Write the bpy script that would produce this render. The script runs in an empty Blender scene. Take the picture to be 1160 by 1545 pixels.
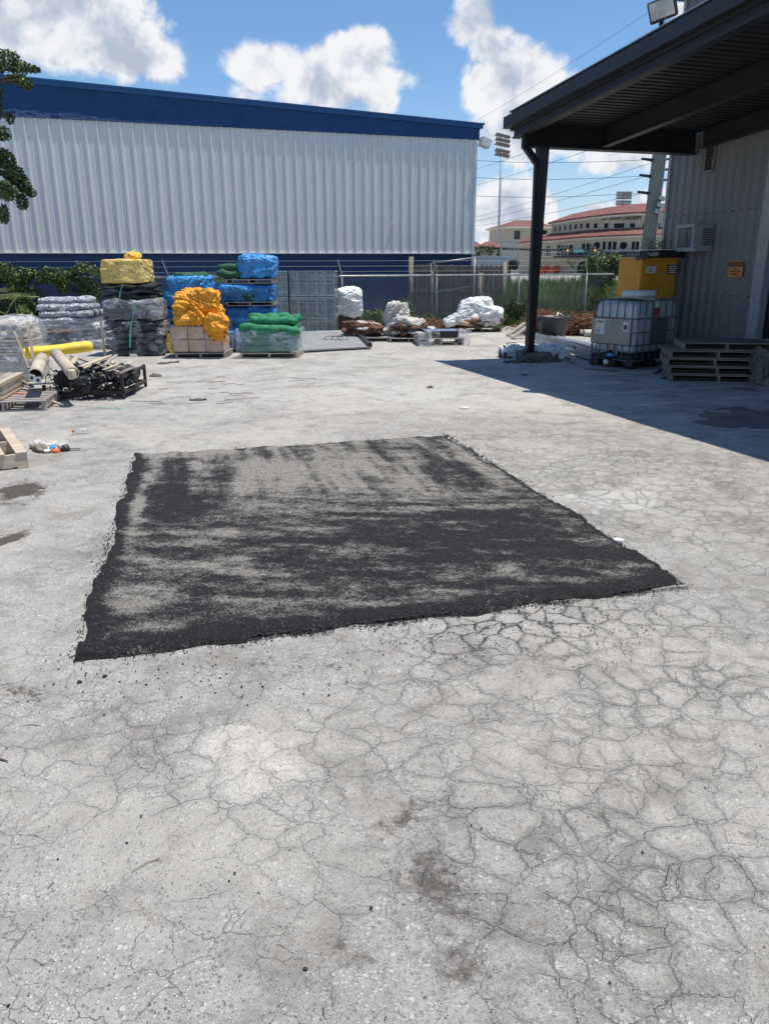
import bpy, bmesh, math, random
import numpy as np
from mathutils import Vector, Matrix, noise as mn

S = bpy.context.scene
COL = S.collection
PI = math.pi
rng = random.Random(7)

# ------------------------------------------------------------------ camera
PW, PH = 1160., 1545.
FPX = 1175.; TH = math.radians(17.5); ROLL = 0.004; HC = 1.7
Fv = np.array([0, math.cos(TH), -math.sin(TH)])
_r0 = np.array([1., 0, 0]); _u0 = np.cross(_r0, Fv)
Rv = _r0*math.cos(ROLL) - _u0*math.sin(ROLL)
Uv = _u0*math.cos(ROLL) + _r0*math.sin(ROLL)
CAMP = np.array([0, 0, HC])
cd = bpy.data.cameras.new('camera'); cam = bpy.data.objects.new('camera', cd); COL.objects.link(cam)
cam.matrix_world = Matrix(((Rv[0], Uv[0], -Fv[0], 0), (Rv[1], Uv[1], -Fv[1], 0), (Rv[2], Uv[2], -Fv[2], HC), (0, 0, 0, 1)))
cd.sensor_fit = 'VERTICAL'; cd.sensor_height = 36; cd.lens = FPX/PH*36
cd.clip_start = 0.05; cd.clip_end = 6000
S.camera = cam

SUN = Vector((1.10, 0.03, 4.0)).normalized()
SUN_EL = math.asin(SUN.z); SUN_AZ = math.atan2(SUN.x, SUN.y)
SKY_STRENGTH = 0.102

def ray(px, py):
    return Fv + Rv*((px-PW/2)/FPX) + Uv*((PH/2-py)/FPX)
def G(px, py, z=0.):
    d = ray(px, py); return CAMP + d*((z-HC)/d[2])
def AY(px, py, Y):
    d = ray(px, py); return CAMP + d*(Y/d[1])
def onplane(px, py, P, n):
    d = ray(px, py); t = np.dot(np.array(P)-CAMP, n)/np.dot(d, n); return CAMP + d*t
def ZA(px, py, Y): return float(AY(px, py, Y)[2])

# ------------------------------------------------------------------ node helpers
class NT:
    def __init__(s, nt): s.nt = nt; s.n = nt.nodes; s.l = nt.links
    def node(s, t, **kw):
        n = s.n.new(t)
        for k, v in kw.items(): setattr(n, k, v)
        return n
    def put(s, sock, v):
        if isinstance(v, bpy.types.NodeSocket): s.l.new(v, sock)
        elif v is not None:
            if isinstance(v, (tuple, list, Vector)) and hasattr(sock, 'default_value') and sock.type == 'RGBA' and len(v) == 3: v = tuple(v)+(1,)
            sock.default_value = v
    def m(s, op, a, b=None, c=None, clamp=False):
        n = s.node('ShaderNodeMath', operation=op, use_clamp=clamp)
        s.put(n.inputs[0], a)
        if b is not None: s.put(n.inputs[1], b)
        if c is not None: s.put(n.inputs[2], c)
        return n.outputs[0]
    def v(s, op, a, b=None, scale=None):
        n = s.node('ShaderNodeVectorMath', operation=op)
        s.put(n.inputs[0], a)
        if b is not None: s.put(n.inputs[1], b)
        if scale is not None: s.put(n.inputs['Scale'], scale)
        return n.outputs['Value'] if op in ('DOT_PRODUCT', 'LENGTH', 'DISTANCE') else n.outputs['Vector']
    def mix(s, f, a, b, mode='MIX'):
        n = s.node('ShaderNodeMix', data_type='RGBA', blend_type=mode)
        s.put(n.inputs['Factor'], f); s.put(n.inputs[6], a); s.put(n.inputs[7], b)
        return n.outputs[2]
    def ss(s, x, a, b):
        n = s.node('ShaderNodeMapRange', interpolation_type='SMOOTHSTEP')
        s.put(n.inputs[0], x); s.put(n.inputs[1], a); s.put(n.inputs[2], b); s.put(n.inputs[3], 0.); s.put(n.inputs[4], 1.)
        return n.outputs[0]
    def noise(s, vec, scale, detail=4., rough=.55, dist=0., out='Fac'):
        n = s.node('ShaderNodeTexNoise'); s.put(n.inputs['Vector'], vec)
        n.inputs['Scale'].default_value = scale; n.inputs['Detail'].default_value = detail
        n.inputs['Roughness'].default_value = rough; n.inputs['Distortion'].default_value = dist
        return n.outputs[out]
    def voro(s, vec, scale, feature='F1', out='Distance', rnd=1.):
        n = s.node('ShaderNodeTexVoronoi', feature=feature); s.put(n.inputs['Vector'], vec)
        n.inputs['Scale'].default_value = scale; n.inputs['Randomness'].default_value = rnd
        return n.outputs[out]
    def attr(s, name):
        n = s.node('ShaderNodeAttribute', attribute_name=name); return n.outputs['Fac']
    def tc(s, out='Object'): return s.node('ShaderNodeTexCoord').outputs[out]
    def scale(s, vec, xyz): return s.v('MULTIPLY', vec, xyz)
    def bump(s, h, strength, dist, normal=None):
        n = s.node('ShaderNodeBump'); n.inputs['Strength'].default_value = strength; n.inputs['Distance'].default_value = dist
        s.put(n.inputs['Height'], h)
        if normal is not None: s.put(n.inputs['Normal'], normal)
        return n.outputs[0]

def newmat(name):
    m = bpy.data.materials.new(name); m.use_nodes = True
    m.node_tree.nodes.clear(); t = NT(m.node_tree)
    out = t.node('ShaderNodeOutputMaterial')
    b = t.node('ShaderNodeBsdfPrincipled'); t.l.new(b.outputs[0], out.inputs[0])
    return m, t, b, out

# ------------------------------------------------------------------ world
w = bpy.data.worlds.new('World'); S.world = w; w.use_nodes = True
w.cycles.sampling_method = 'MANUAL'; w.cycles.sample_map_resolution = 512
w.node_tree.nodes.clear(); t = NT(w.node_tree)
out = t.node('ShaderNodeOutputWorld'); bg = t.node('ShaderNodeBackground'); t.l.new(bg.outputs[0], out.inputs[0])
sky = t.node('ShaderNodeTexSky', sky_type='NISHITA'); sky.sun_disc = False
sky.sun_elevation = SUN_EL; sky.sun_rotation = SUN_AZ
sky.air_density = 1.0; sky.dust_density = 0.35; sky.ozone_density = 2.2; sky.altitude = 0
d = t.v('NORMALIZE', t.tc('Generated'))
def ndir(px, py):
    v = ray(px, py); return v/np.linalg.norm(v)
def blob(px, py, rx, ry, wgt=1.0):
    c = ndir(px, py); R = np.cross(c, (0, 0, 1)); R /= np.linalg.norm(R); U = np.cross(R, c)
    k = 1./np.linalg.norm(ray(px, py))/FPX
    a = t.v('DOT_PRODUCT', d, tuple(R/(rx*k))); b = t.v('DOT_PRODUCT', d, tuple(U/(ry*k)))
    q = t.m('SQRT', t.m('ADD', t.m('MULTIPLY', a, a), t.m('MULTIPLY', b, b)))
    front = t.m('GREATER_THAN', t.v('DOT_PRODUCT', d, tuple(c)), 0.)
    v = t.m('SUBTRACT', 1., q)
    v = t.m('MAXIMUM', v, -1.)
    v = t.m('MULTIPLY', t.m('ADD', v, 1.), front)
    return t.m('MULTIPLY', v, wgt)
BL = [(60, 35, 210, 72, 1), (190, 85, 110, 50, 1), (20, 0, 220, 80, 1.05), (400, 100, 75, 50, 1), (500, 115, 140, 62, 1.), (545, 85, 62, 46, 1.), (575, 150, 45, 40, .9),
      (715, 30, 55, 62, .97), (770, 118, 98, 62, 1.), (735, 125, 58, 62, 1.), (738, 72, 52, 48, 1.), (780, 190, 80, 66, 1.), (780, 330, 105, 70, 1.0), (720, 385, 120, 40, .95),
      (950, 235, 100, 38, .98), (900, 318, 60, 24, .9), (1000, 300, 70, 26, .92), (1120, 330, 160, 110, 1.), (1030, 14, 36, 12, .9),
      (-300, 190, 260, 120, 1), (1500, 60, 260, 110, 1), (300, -260, 260, 90, 1), (980, -380, 300, 110, 1)]
bm_ = None
for q in BL:
    v = blob(*q); bm_ = v if bm_ is None else t.m('SMOOTH_MAX', bm_, v, .08)
# away from the view the same kind of broken cumulus goes on
wide = t.m('MULTIPLY', t.ss(t.noise(t.scale(d, (1, 1, 1.9)), 1.7, 2., .5), .52, .64), 1.08)
infront = t.m('GREATER_THAN', t.v('DOT_PRODUCT', d, tuple(ndir(580, 500))), .62)
wide = t.m('MULTIPLY', wide, t.m('SUBTRACT', 1., infront))
low = t.m('MULTIPLY', t.m('SUBTRACT', 1., t.ss(t.node('ShaderNodeSeparateXYZ').outputs[2], .0, .1)), 0.)
bm_ = t.m('MAXIMUM', bm_, wide)
def cl(vec):
    warp = t.v('ADD', vec, t.v('SCALE', t.v('SUBTRACT', t.noise(vec, 14., 4., .6, out='Color'), (.5, .5, .5)), scale=.05))
    n1 = t.noise(warp, 8., 10., .66, .25)
    bil = t.m('SUBTRACT', 1., t.m('MULTIPLY', t.voro(warp, 24., 'F1'), 1.1))
    bil2 = t.m('SUBTRACT', 1., t.m('MULTIPLY', t.voro(warp, 60., 'F1'), 1.1))
    return t.m('ADD', t.m('ADD', t.m('MULTIPLY', n1, .72), t.m('MULTIPLY', bil, .17)), t.m('MULTIPLY', bil2, .085))
n0 = cl(d)
off = tuple(Vector((.012, .0, .03)))
n1 = cl(t.v('ADD', d, off))
den = t.m('ADD', bm_, t.m('MULTIPLY', t.m('SUBTRACT', n0, .57), 1.9))
alpha = t.ss(den, .89, 1.22)
relief = t.m('SUBTRACT', n0, n1)                       # lit from above
# thickness: deep, low parts of a cloud go grey-blue
thick = t.ss(den, 1.12, 1.75)
shade = t.m('ADD', .91, t.m('MULTIPLY', relief, 2.1))
shade = t.m('SUBTRACT', shade, t.m('MULTIPLY', thick, .15))
shade = t.m('MINIMUM', t.m('MAXIMUM', shade, .42), 1.12)
ccol = t.mix(t.ss(shade, .5, 1.02), (4.6, 5.3, 6.5), (8.9, 9.0, 9.2))
ccol = t.v('SCALE', ccol, scale=1.0)
skyc = t.mix(1., sky.outputs[0], (.96, 1.20, 1.42), 'MULTIPLY')
# thin milky veil low down
sz = t.node('ShaderNodeSeparateXYZ'); t.l.new(d, sz.inputs[0])
veil = t.m('MULTIPLY', t.m('SUBTRACT', 1., t.ss(sz.outputs[2], .0, .22)), .45)
skyc = t.mix(veil, skyc, (6.3, 7.2, 8.4))
fin = t.mix(alpha, skyc, ccol)
t.l.new(fin, bg.inputs[0]); bg.inputs[1].default_value = SKY_STRENGTH

sd = bpy.data.lights.new('sun', 'SUN'); sd.energy = 5.0; sd.angle = math.radians(.53); sd.color = (1, .94, .84)
so = bpy.data.objects.new('sun', sd); COL.objects.link(so)
so.rotation_euler = SUN.to_track_quat('Z', 'Y').to_euler(); so.location = (0, 0, 50)
vs = S.view_settings; vs.view_transform = 'Standard'; vs.look = 'None'; vs.exposure = 0.0; vs.gamma = 1; vs.use_curve_mapping = False

# ------------------------------------------------------------------ materials
MATS = {}
def crumple(name, sc=5., dist=.06, strength=1.):
    m = MATS[name]; t = NT(m.node_tree); b = [n for n in m.node_tree.nodes if n.type == 'BSDF_PRINCIPLED'][0]
    co = t.scale(t.tc(), (1.0, 1.0, 1.5)); w_ = t.v('ADD', co, t.v('SCALE', t.v('SUBTRACT', t.noise(co, sc*.7, 2., out='Color'), (.5, .5, .5)), scale=.7/sc))
    hs = None
    for k_, (f_, a_) in enumerate(((1., 1.), (2.3, .5), (5.1, .24))):
        r_ = t.m('ABSOLUTE', t.m('SUBTRACT', t.noise(t.v('ADD', w_, (k_*5., 3., 1.)), sc*f_, 1., .5), .5))
        r_ = t.m('MULTIPLY', r_, a_); hs = r_ if hs is None else t.m('ADD', hs, r_)
    t.put(b.inputs['Normal'], t.bump(t.m('MULTIPLY', hs, 2.2), strength, dist))
def pm(name, col, rough=.7, metal=0., var=.25, vscale=6., bump=0., bscale=30., dirt=0., dcol=(.2, .17, .13), spec=.5, stretch=(1, 1, 1), bdist=.01):
    """a plain painted / grown / rusted surface: colour varied by noise, dust and stains, fine relief"""
    m, t, b, o = newmat(name)
    co = t.scale(t.tc(), stretch)
    n = t.noise(co, vscale, 6., .6)
    c = t.mix(t.ss(n, .3, .7), tuple(x*(1-var) for x in col), tuple(min(1, x*(1+var)) for x in col))
    if dirt:
        n2 = t.noise(co, vscale*.45+.7, 8., .7, .6)
        c = t.mix(t.m('MULTIPLY', t.ss(n2, .5, .68), dirt), c, dcol)
    t.put(b.inputs['Base Color'], c)
    t.put(b.inputs['Roughness'], t.m('ADD', rough-.08, t.m('MULTIPLY', n, .16)))
    b.inputs['Metallic'].default_value = metal; b.inputs['Specular IOR Level'].default_value = spec
    if bump:
        t.put(b.inputs['Normal'], t.bump(t.noise(co, bscale, 5., .6), bump, bdist))
    MATS[name] = m
    return m

pm('navy block paint', (.009, .045, .135), .6, var=.15, bump=.25, bscale=5., dirt=.25, dcol=(.02, .05, .10))
pm('navy trim', (.014, .085, .24), .38, var=.12, dirt=.3, dcol=(.03, .06, .13))
m, t, b, o = newmat('blue stucco'); MATS['blue stucco'] = m
co = t.tc(); n = t.noise(co, 3., 5.)
t.put(b.inputs['Base Color'], t.mix(n, (.009, .062, .185), (.018, .10, .28))); b.inputs['Roughness'].default_value = .55
h = t.noise(t.scale(co, (1, 1, 1.6)), 9., 7., .68, 1.6)
t.put(b.inputs['Normal'], t.bump(h, .9, .09))
pm('white siding', (.74, .755, .715), .42, var=.05, vscale=2.2, dirt=.28, dcol=(.5, .54, .55), stretch=(1, 1, .16), spec=.4)
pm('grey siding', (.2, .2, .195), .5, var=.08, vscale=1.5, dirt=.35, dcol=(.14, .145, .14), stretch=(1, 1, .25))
pm('siding trim', (.34, .35, .36), .5, var=.1, dirt=.3, dcol=(.18, .17, .15))
pm('dark steel', (.017, .018, .020), .5, var=.25, dirt=.4, dcol=(.03, .029, .028), bump=.1)
pm('roof sheet', (.024, .025, .026), .55, var=.2, dirt=.3, dcol=(.06, .05, .045))
pm('galvanised', (.42, .44, .45), .42, .75, var=.18, dirt=.35, dcol=(.3, .28, .25))
pm('slate blue sheet', (.16, .22, .33), .5, var=.2)
pm('grey steel rack', (.30, .37, .35), .5, .35, var=.3, dirt=.3, dcol=(.2, .2, .18))
pm('chain wire', (.30, .32, .32), .6, .4, var=.2)
pm('fence wire', (.36, .38, .38), .5, .6, var=.2)
pm('concrete', (.36, .35, .33), .85, var=.15, dirt=.4, dcol=(.24, .23, .21), bump=.3, bscale=60)
pm('old concrete lump', (.13, .125, .12), .9, var=.35, dirt=.5, dcol=(.05, .05, .05), bump=.8, bscale=25, bdist=.03)
pm('weathered wood', (.23, .2, .165), .8, var=.3, vscale=7, stretch=(1, 1, .12), dirt=.35, dcol=(.13, .12, .105), bump=.3, bscale=40)
pm('picket wood', (.21, .16, .12), .85, var=.3, vscale=9, stretch=(1, 1, .1), dirt=.4, dcol=(.1, .095, .09), bump=.3, bscale=40)
pm('pallet wood', (.2, .165, .12), .8, var=.3, vscale=8, stretch=(.15, 1, 1), dirt=.35, dcol=(.18, .16, .13), bump=.3, bscale=40)
pm('pale wood', (.52, .44, .33), .75, var=.2, vscale=8, stretch=(1, .15, 1), dirt=.3, dcol=(.33, .28, .22), bump=.25, bscale=40)
pm('grey wood', (.34, .31, .275), .85, var=.25, vscale=8, stretch=(.15, 1, 1), dirt=.35, dcol=(.2, .19, .17), bump=.3, bscale=40)
pm('yellow paint', (.60, .28, .02), .45, var=.08, dirt=.25, dcol=(.42, .26, .06))
pm('yellow sheet', (.82, .5, .06), .5, var=.18, bump=.6, bscale=7, bdist=.04, dirt=.3, dcol=(.5, .33, .06))
pm('orange sheet', (.85, .36, .02), .5, var=.15, bump=.7, bscale=6, bdist=.06, dirt=.2, dcol=(.5, .22, .02))
pm('pale yellow wrap', (.68, .5, .14), .4, var=.22, bump=.7, bscale=7, bdist=.05, dirt=.35, dcol=(.72, .62, .42))
pm('yellow roll', (.88, .62, .05), .42, var=.08, bump=.4, bscale=5, bdist=.04)
pm('blue film', (.045, .29, .68), .32, var=.28, bump=.7, bscale=8, bdist=.04, dirt=.3, dcol=(.1, .36, .72))
pm('blue film dark', (.03, .19, .50), .35, var=.3, bump=.6, bscale=9, bdist=.04)
pm('green net', (.014, .19, .085), .7, var=.35, vscale=14, bump=.6, bscale=45, dirt=.3, dcol=(.03, .3, .15))
pm('dark green net', (.014, .09, .045), .75, var=.4, vscale=14, bump=.6, bscale=45)
pm('black net', (.022, .022, .024), .6, var=.5, vscale=30, bump=1., bscale=60, dirt=.45, dcol=(.12, .12, .12))
pm('charcoal roll', (.06, .062, .068), .6, var=.4, vscale=12, bump=.6, bscale=30, dirt=.3, dcol=(.16, .16, .16))
pm('copper ends', (.5, .24, .16), .6, var=.5, vscale=25)
pm('silver foil roll', (.55, .57, .61), .3, .45, var=.25, bump=.8, bscale=12, bdist=.03, dirt=.3, dcol=(.3, .3, .32))
pm('cardboard', (.56, .4, .27), .75, var=.14, vscale=4, dirt=.35, dcol=(.6, .47, .37), bump=.2)
pm('white tarp', (.72, .74, .75), .5, var=.08, bump=.5, bscale=8, bdist=.03, dirt=.3, dcol=(.55, .54, .5))
pm('dirty white sheet', (.6, .57, .52), .6, var=.25, bump=.6, bscale=9, bdist=.04, dirt=.55, dcol=(.36, .28, .2))
pm('mid grey panel', (.11, .12, .125), .5, var=.12, dirt=.3)
pm('grey plate', (.27, .275, .275), .6, var=.12, vscale=3, dirt=.4, dcol=(.35, .34, .32))
pm('rack rust', (.05, .03, .024), .85, var=.4, vscale=18, bump=.5, bscale=40)
pm('brush rust', (.17, .078, .045), .9, var=.5, vscale=14)
pm('rust', (.12, .042, .025), .85, var=.45, vscale=18, bump=.7, bscale=40)
pm('brown felt', (.1, .052, .035), .85, var=.4, vscale=12, bump=.6, bscale=40, dirt=.4, dcol=(.2, .13, .09))
pm('grey tub plastic', (.035, .04, .044), .5, var=.15, dirt=.4, dcol=(.13, .13, .125))
pm('tank plastic', (.58, .60, .61), .35, var=.06, vscale=2, dirt=.5, dcol=(.4, .41, .4))
pm('cage steel', (.16, .19, .2), .45, .5, var=.2)
pm('black plastic', (.02, .02, .021), .45, var=.3, dirt=.3, dcol=(.06, .06, .055))
pm('plate steel', (.36, .33, .28), .5, .3, var=.12, vscale=3, dirt=.5, dcol=(.26, .23, .19), bump=.2)
pm('label white', (.7, .7, .68), .6, var=.06)
pm('ink', (.03, .03, .03), .6)
pm('ink red', (.5, .05, .04), .6)
pm('ink yellow', (.75, .6, .05), .6)
pm('sign orange', (.62, .27, .05), .6, var=.15, dirt=.4, dcol=(.35, .2, .1))
pm('pvc pipe', (.6, .63, .66), .4, var=.06, dirt=.4, dcol=(.42, .4, .36))
pm('channel grey', (.33, .37, .4), .45, .2, var=.1, dirt=.35, dcol=(.42, .4, .37))
pm('paper tube', (.5, .43, .34), .75, var=.18, vscale=5, dirt=.55, dcol=(.24, .2, .15))
pm('red strap', (.6, .12, .08), .5); pm('green strap', (.05, .42, .24), .45); pm('mint strap', (.1, .48, .36), .45)
pm('tan strap', (.62, .42, .2), .6)
pm('orange cap', (.85, .16, .05), .45)
pm('blue cloth', (.08, .33, .62), .7, var=.2)
pm('leaf', (.11, .18, .035), .6, var=.5, vscale=2.5)
pm('leaf dark', (.055, .088, .025), .6, var=.5, vscale=2.5)
pm('leaf tree', (.05, .075, .03), .6, var=.5, vscale=2.)
pm('leaf yellow', (.2, .2, .06), .6, var=.4, vscale=2.5)
pm('grass', (.13, .20, .045), .65, var=.5, vscale=1.1)
pm('palm frond', (.19, .22, .08), .6, var=.4, vscale=3.)
pm('bark', (.09, .075, .06), .9, var=.3, bump=.8, bscale=20)
pm('twig', (.12, .1, .085), .9, var=.3)
pm('stadium plaster', (.44, .385, .285), .8, var=.04, vscale=.3)
pm('stadium trim', (.7, .67, .6), .8, var=.04, vscale=.3)
pm('clay tile', (.19, .07, .055), .8, var=.3, vscale=1.2, dirt=.4, dcol=(.2, .08, .06))
pm('far glass', (.012, .013, .015), .5, spec=.2)
pm('awning', (.75, .09, .04), .7, var=.15)
pm('dark green awning', (.02, .03, .03), .6)
pm('pole concrete', (.26, .24, .20), .8, var=.08, vscale=1.5)
pm('tower steel', (.5, .52, .54), .5, .3, var=.05)
pm('lamp dark', (.2, .18, .16), .5, var=.3)
pm('lamp glass', (.5, .5, .47), .25)
pm('traffic black', (.02, .02, .018), .5)
pm('white paint', (.7, .73, .75), .5, var=.05, dirt=.3, dcol=(.5, .5, .48))
pm('street sign green', (.02, .33, .26), .5)
pm('wire', (.05, .05, .055), .6)
pm('stone pale', (.52, .5, .46), .9, var=.25, vscale=40)
pm('tar crumb', (.014, .014, .015), .65, var=.4, vscale=60)
pm('flake white', (.72, .7, .67), .8, var=.1, vscale=20)
def emis(name, col, s):
    m, t, b, o = newmat(name); b.inputs['Base Color'].default_value = (*col, 1)
    b.inputs['Emission Color'].default_value = (*col, 1); b.inputs['Emission Strength'].default_value = s; MATS[name] = m
emis('amber light', (1., .55, .05), .7)

for q_, s_, d_ in (('yellow sheet', 3, .08), ('orange sheet', 2.6, .13), ('pale yellow wrap', 2.5, .06), ('blue film', 2.6, .08), ('blue film dark', 3, .08), ('white tarp', 2.4, .05), ('dirty white sheet', 4, .08), ('silver foil roll', 9, .05), ('charcoal roll', 12, .05), ('black net', 14, .05)): crumple(q_, s_, d_)

def film(name, col=(.75, .78, .82), lo=.12, hi=.75, scale=5., stretch=(1, 1, 1)):
    """cling film: mostly clear, milky and glossy where it is bunched up"""
    m, t, b, o = newmat(name)
    co = t.scale(t.tc(), stretch)
    n = t.noise(t.scale(co, (.55, .8, 1.9)), scale, 4., .55, 1.6)
    r = t.m('ABSOLUTE', t.m('SUBTRACT', n, .5))
    n2 = t.noise(co, scale*.5, 4.)
    streak = t.m('MULTIPLY', t.m('SUBTRACT', 1., t.ss(r, .0, .030)), t.ss(n2, .42, .6))
    f = t.m('MAXIMUM', t.m('MULTIPLY', streak, hi), t.m('ADD', lo, t.m('MULTIPLY', t.ss(n2, .5, .72), hi*.42)))
    b.inputs['Base Color'].default_value = (*col, 1); b.inputs['Roughness'].default_value = .18
    b.inputs['Specular IOR Level'].default_value = .8
    t.put(b.inputs['Normal'], t.bump(n, .7, .05))
    tr = t.node('ShaderNodeBsdfTransparent'); mx = t.node('ShaderNodeMixShader')
    t.put(mx.inputs[0], f); t.l.new(tr.outputs[0], mx.inputs[1]); t.l.new(b.outputs[0], mx.inputs[2]); t.l.new(mx.outputs[0], o.inputs[0])
    MATS[name] = m
film('cling film', lo=.08, hi=.8, scale=4); film('cloudy film', lo=.15, hi=.85); film('thin film', lo=.03, hi=.55, scale=6)
film('bottle plastic', (.8, .82, .84), .35, .5, 20)

# ------------------------------------------------------------------ mesh helpers
class MB:
    def __init__(s): s.v = []; s.f = []
    def add(s, vs, fs):
        o = len(s.v); s.v += [tuple(map(float, p)) for p in vs]; s.f += [tuple(i+o for i in f) for f in fs]; return s
    def box(s, c, d, rz=0., ry=0., rx=0., jit=0.):
        R = Matrix.Rotation(rz, 3, 'Z') @ Matrix.Rotation(ry, 3, 'Y') @ Matrix.Rotation(rx, 3, 'X')
        vs = []
        for k in range(8):
            p = Vector(((k & 1)-.5, ((k >> 1) & 1)-.5, (k >> 2)-.5))
            p = Vector((p.x*d[0], p.y*d[1], p.z*d[2]))
            if jit: p += Vector((rng.uniform(-jit, jit), rng.uniform(-jit, jit), rng.uniform(-jit, jit)))
            vs.append(R @ p + Vector(c))
        return s.add(vs, [(0, 2, 3, 1), (4, 5, 7, 6), (0, 1, 5, 4), (2, 6, 7, 3), (0, 4, 6, 2), (1, 3, 7, 5)])
    def bx(s, x0, x1, y0, y1, z0, z1):
        return s.box(((x0+x1)/2, (y0+y1)/2, (z0+z1)/2), (x1-x0, y1-y0, z1-z0))
    def tube(s, pts, r, n=8, cap=True, flat=1.):
        pts = [Vector(p) for p in pts]; N = len(pts); vs = []; fs = []
        rs = r if isinstance(r, (list, tuple)) else [r]*N
        T0 = (pts[1]-pts[0]).normalized()
        up = Vector((0, 0, 1)) if abs(T0.z) < .9 else Vector((1, 0, 0))
        A = T0.cross(up).normalized()
        for i, p in enumerate(pts):
            T = (pts[min(i+1, N-1)]-pts[max(i-1, 0)]).normalized()
            A = (A - T*A.dot(T)).normalized(); B = T.cross(A)
            for k in range(n):
                a = 2*PI*k/n; vs.append(p + A*(math.cos(a)*rs[i]) + B*(math.sin(a)*rs[i]*flat))
        for i in range(N-1):
            for k in range(n):
                k2 = (k+1) % n; fs.append((i*n+k, i*n+k2, (i+1)*n+k2, (i+1)*n+k))
        if cap: fs.append(tuple(range(n))[::-1]); fs.append(tuple((N-1)*n+k for k in range(n)))
        return s.add(vs, fs)
    def hollow(s, p0, p1, ro, ri, n=20, wob=0.):
        p0, p1 = Vector(p0), Vector(p1); T = (p1-p0).normalized()
        A = T.cross(Vector((0, 0, 1))).normalized(); B = T.cross(A); vs = []; fs = []
        for (p, rr) in ((p0, ro), (p1, ro), (p1, ri), (p0, ri)):
            for k in range(n):
                a = 2*PI*k/n; q = rr*(1+wob*math.sin(2*a+1)); vs.append(p + A*math.cos(a)*q + B*math.sin(a)*q)
        for j in range(4):
            for k in range(n):
                k2 = (k+1) % n; j2 = (j+1) % 4; fs.append((j*n+k, j*n+k2, j2*n+k2, j2*n+k))
        return s.add(vs, fs)
    def bar(s, p0, p1, a, b=None, up=(0, 0, 1)):
        b = a if b is None else b
        p0, p1 = Vector(p0), Vector(p1); T = (p1-p0).normalized(); U = Vector(up)
        if abs(T.dot(U)) > .95: U = Vector((0, 1, 0))
        A = T.cross(U).normalized()*a/2; B = A.cross(T).normalized()*b/2
        vs = [p0-A-B, p0+A-B, p0+A+B, p0-A+B, p1-A-B, p1+A-B, p1+A+B, p1-A+B]
        return s.add(vs, [(0, 1, 2, 3), (7, 6, 5, 4), (0, 4, 5, 1), (1, 5, 6, 2), (2, 6, 7, 3), (3, 7, 4, 0)])
    def quad(s, a, b, c, d): return s.add([a, b, c, d], [(0, 1, 2, 3)])
    def prism(s, poly, ext):
        """extrude polygon (list of 3d points) by vector"""
        n = len(poly); e = Vector(ext); vs = [Vector(p) for p in poly]; vs += [p+e for p in vs]
        fs = [tuple(range(n))[::-1], tuple(range(n, 2*n))] + [(i, (i+1) % n, (i+1) % n+n, i+n) for i in range(n)]
        return s.add(vs, fs)
    def stone(s, c, r, squash=.7):
        q = [Vector(p) for p in ((1, 0, 0), (-1, 0, 0), (0, 1, 0), (0, -1, 0), (0, 0, 1), (0, 0, -1))]
        a = rng.random()*PI; R = Matrix.Rotation(a, 3, 'Z')
        vs = []
        for p in q:
            p = R @ (p*r*rng.uniform(.55, 1.25)); p.z *= squash; vs.append(p+Vector(c))
        return s.add(vs, [(0, 2, 4), (2, 1, 4), (1, 3, 4), (3, 0, 4), (2, 0, 5), (1, 2, 5), (3, 1, 5), (0, 3, 5)])
    def mesh(s, name, mat, smooth=False):
        me = bpy.data.meshes.new(name); me.from_pydata(s.v, [], s.f)
        if mat: me.materials.append(MATS[mat])
        if smooth: me.shade_smooth()
        me.update(); return me
    def build(s, name, mat, parent=None, smooth=False, loc=None, rot=None):
        return put(name, s.mesh(name, mat, smooth), parent, loc, rot)

def put(name, me, parent=None, loc=None, rot=None):
    o = bpy.data.objects.new(name, me); COL.objects.link(o)
    if parent is not None: o.parent = parent
    if loc is not None: o.location = loc
    if rot is not None: o.rotation_euler = rot
    return o
def bevel(o, w=.004, seg=2):
    b = o.modifiers.new('bevel', 'BEVEL'); b.width = w; b.segments = seg; b.limit_method = 'ANGLE'; return o
def thing(name, label, cat, loc=(0, 0, 0), rz=0., group=None):
    o = bpy.data.objects.new(name, None); COL.objects.link(o); o.location = tuple(map(float, loc)); o.rotation_euler = (0, 0, rz)
    o.empty_display_size = .1
    o['label'] = label; o['category'] = cat
    if group: o['group'] = group
    return o
def tag(o, label, cat, group=None):
    o['label'] = label; o['category'] = cat
    if group: o['group'] = group
    return o
def kind(o, k): o['kind'] = k; return o
def copytree(o, label=None, loc=None, rz=None, parent=None):
    c = o.copy(); COL.objects.link(c)
    if parent is not None: c.parent = parent
    for ch in [x for x in ALLCH(o)]: copytree(ch, parent=c)
    if label: c['label'] = label
    if loc is not None: c.location = tuple(map(float, loc))
    if rz is not None: c.rotation_euler = (0, 0, rz)
    return c
def ALLCH(o): return [x for x in COL.objects if x.parent == o]

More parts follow.
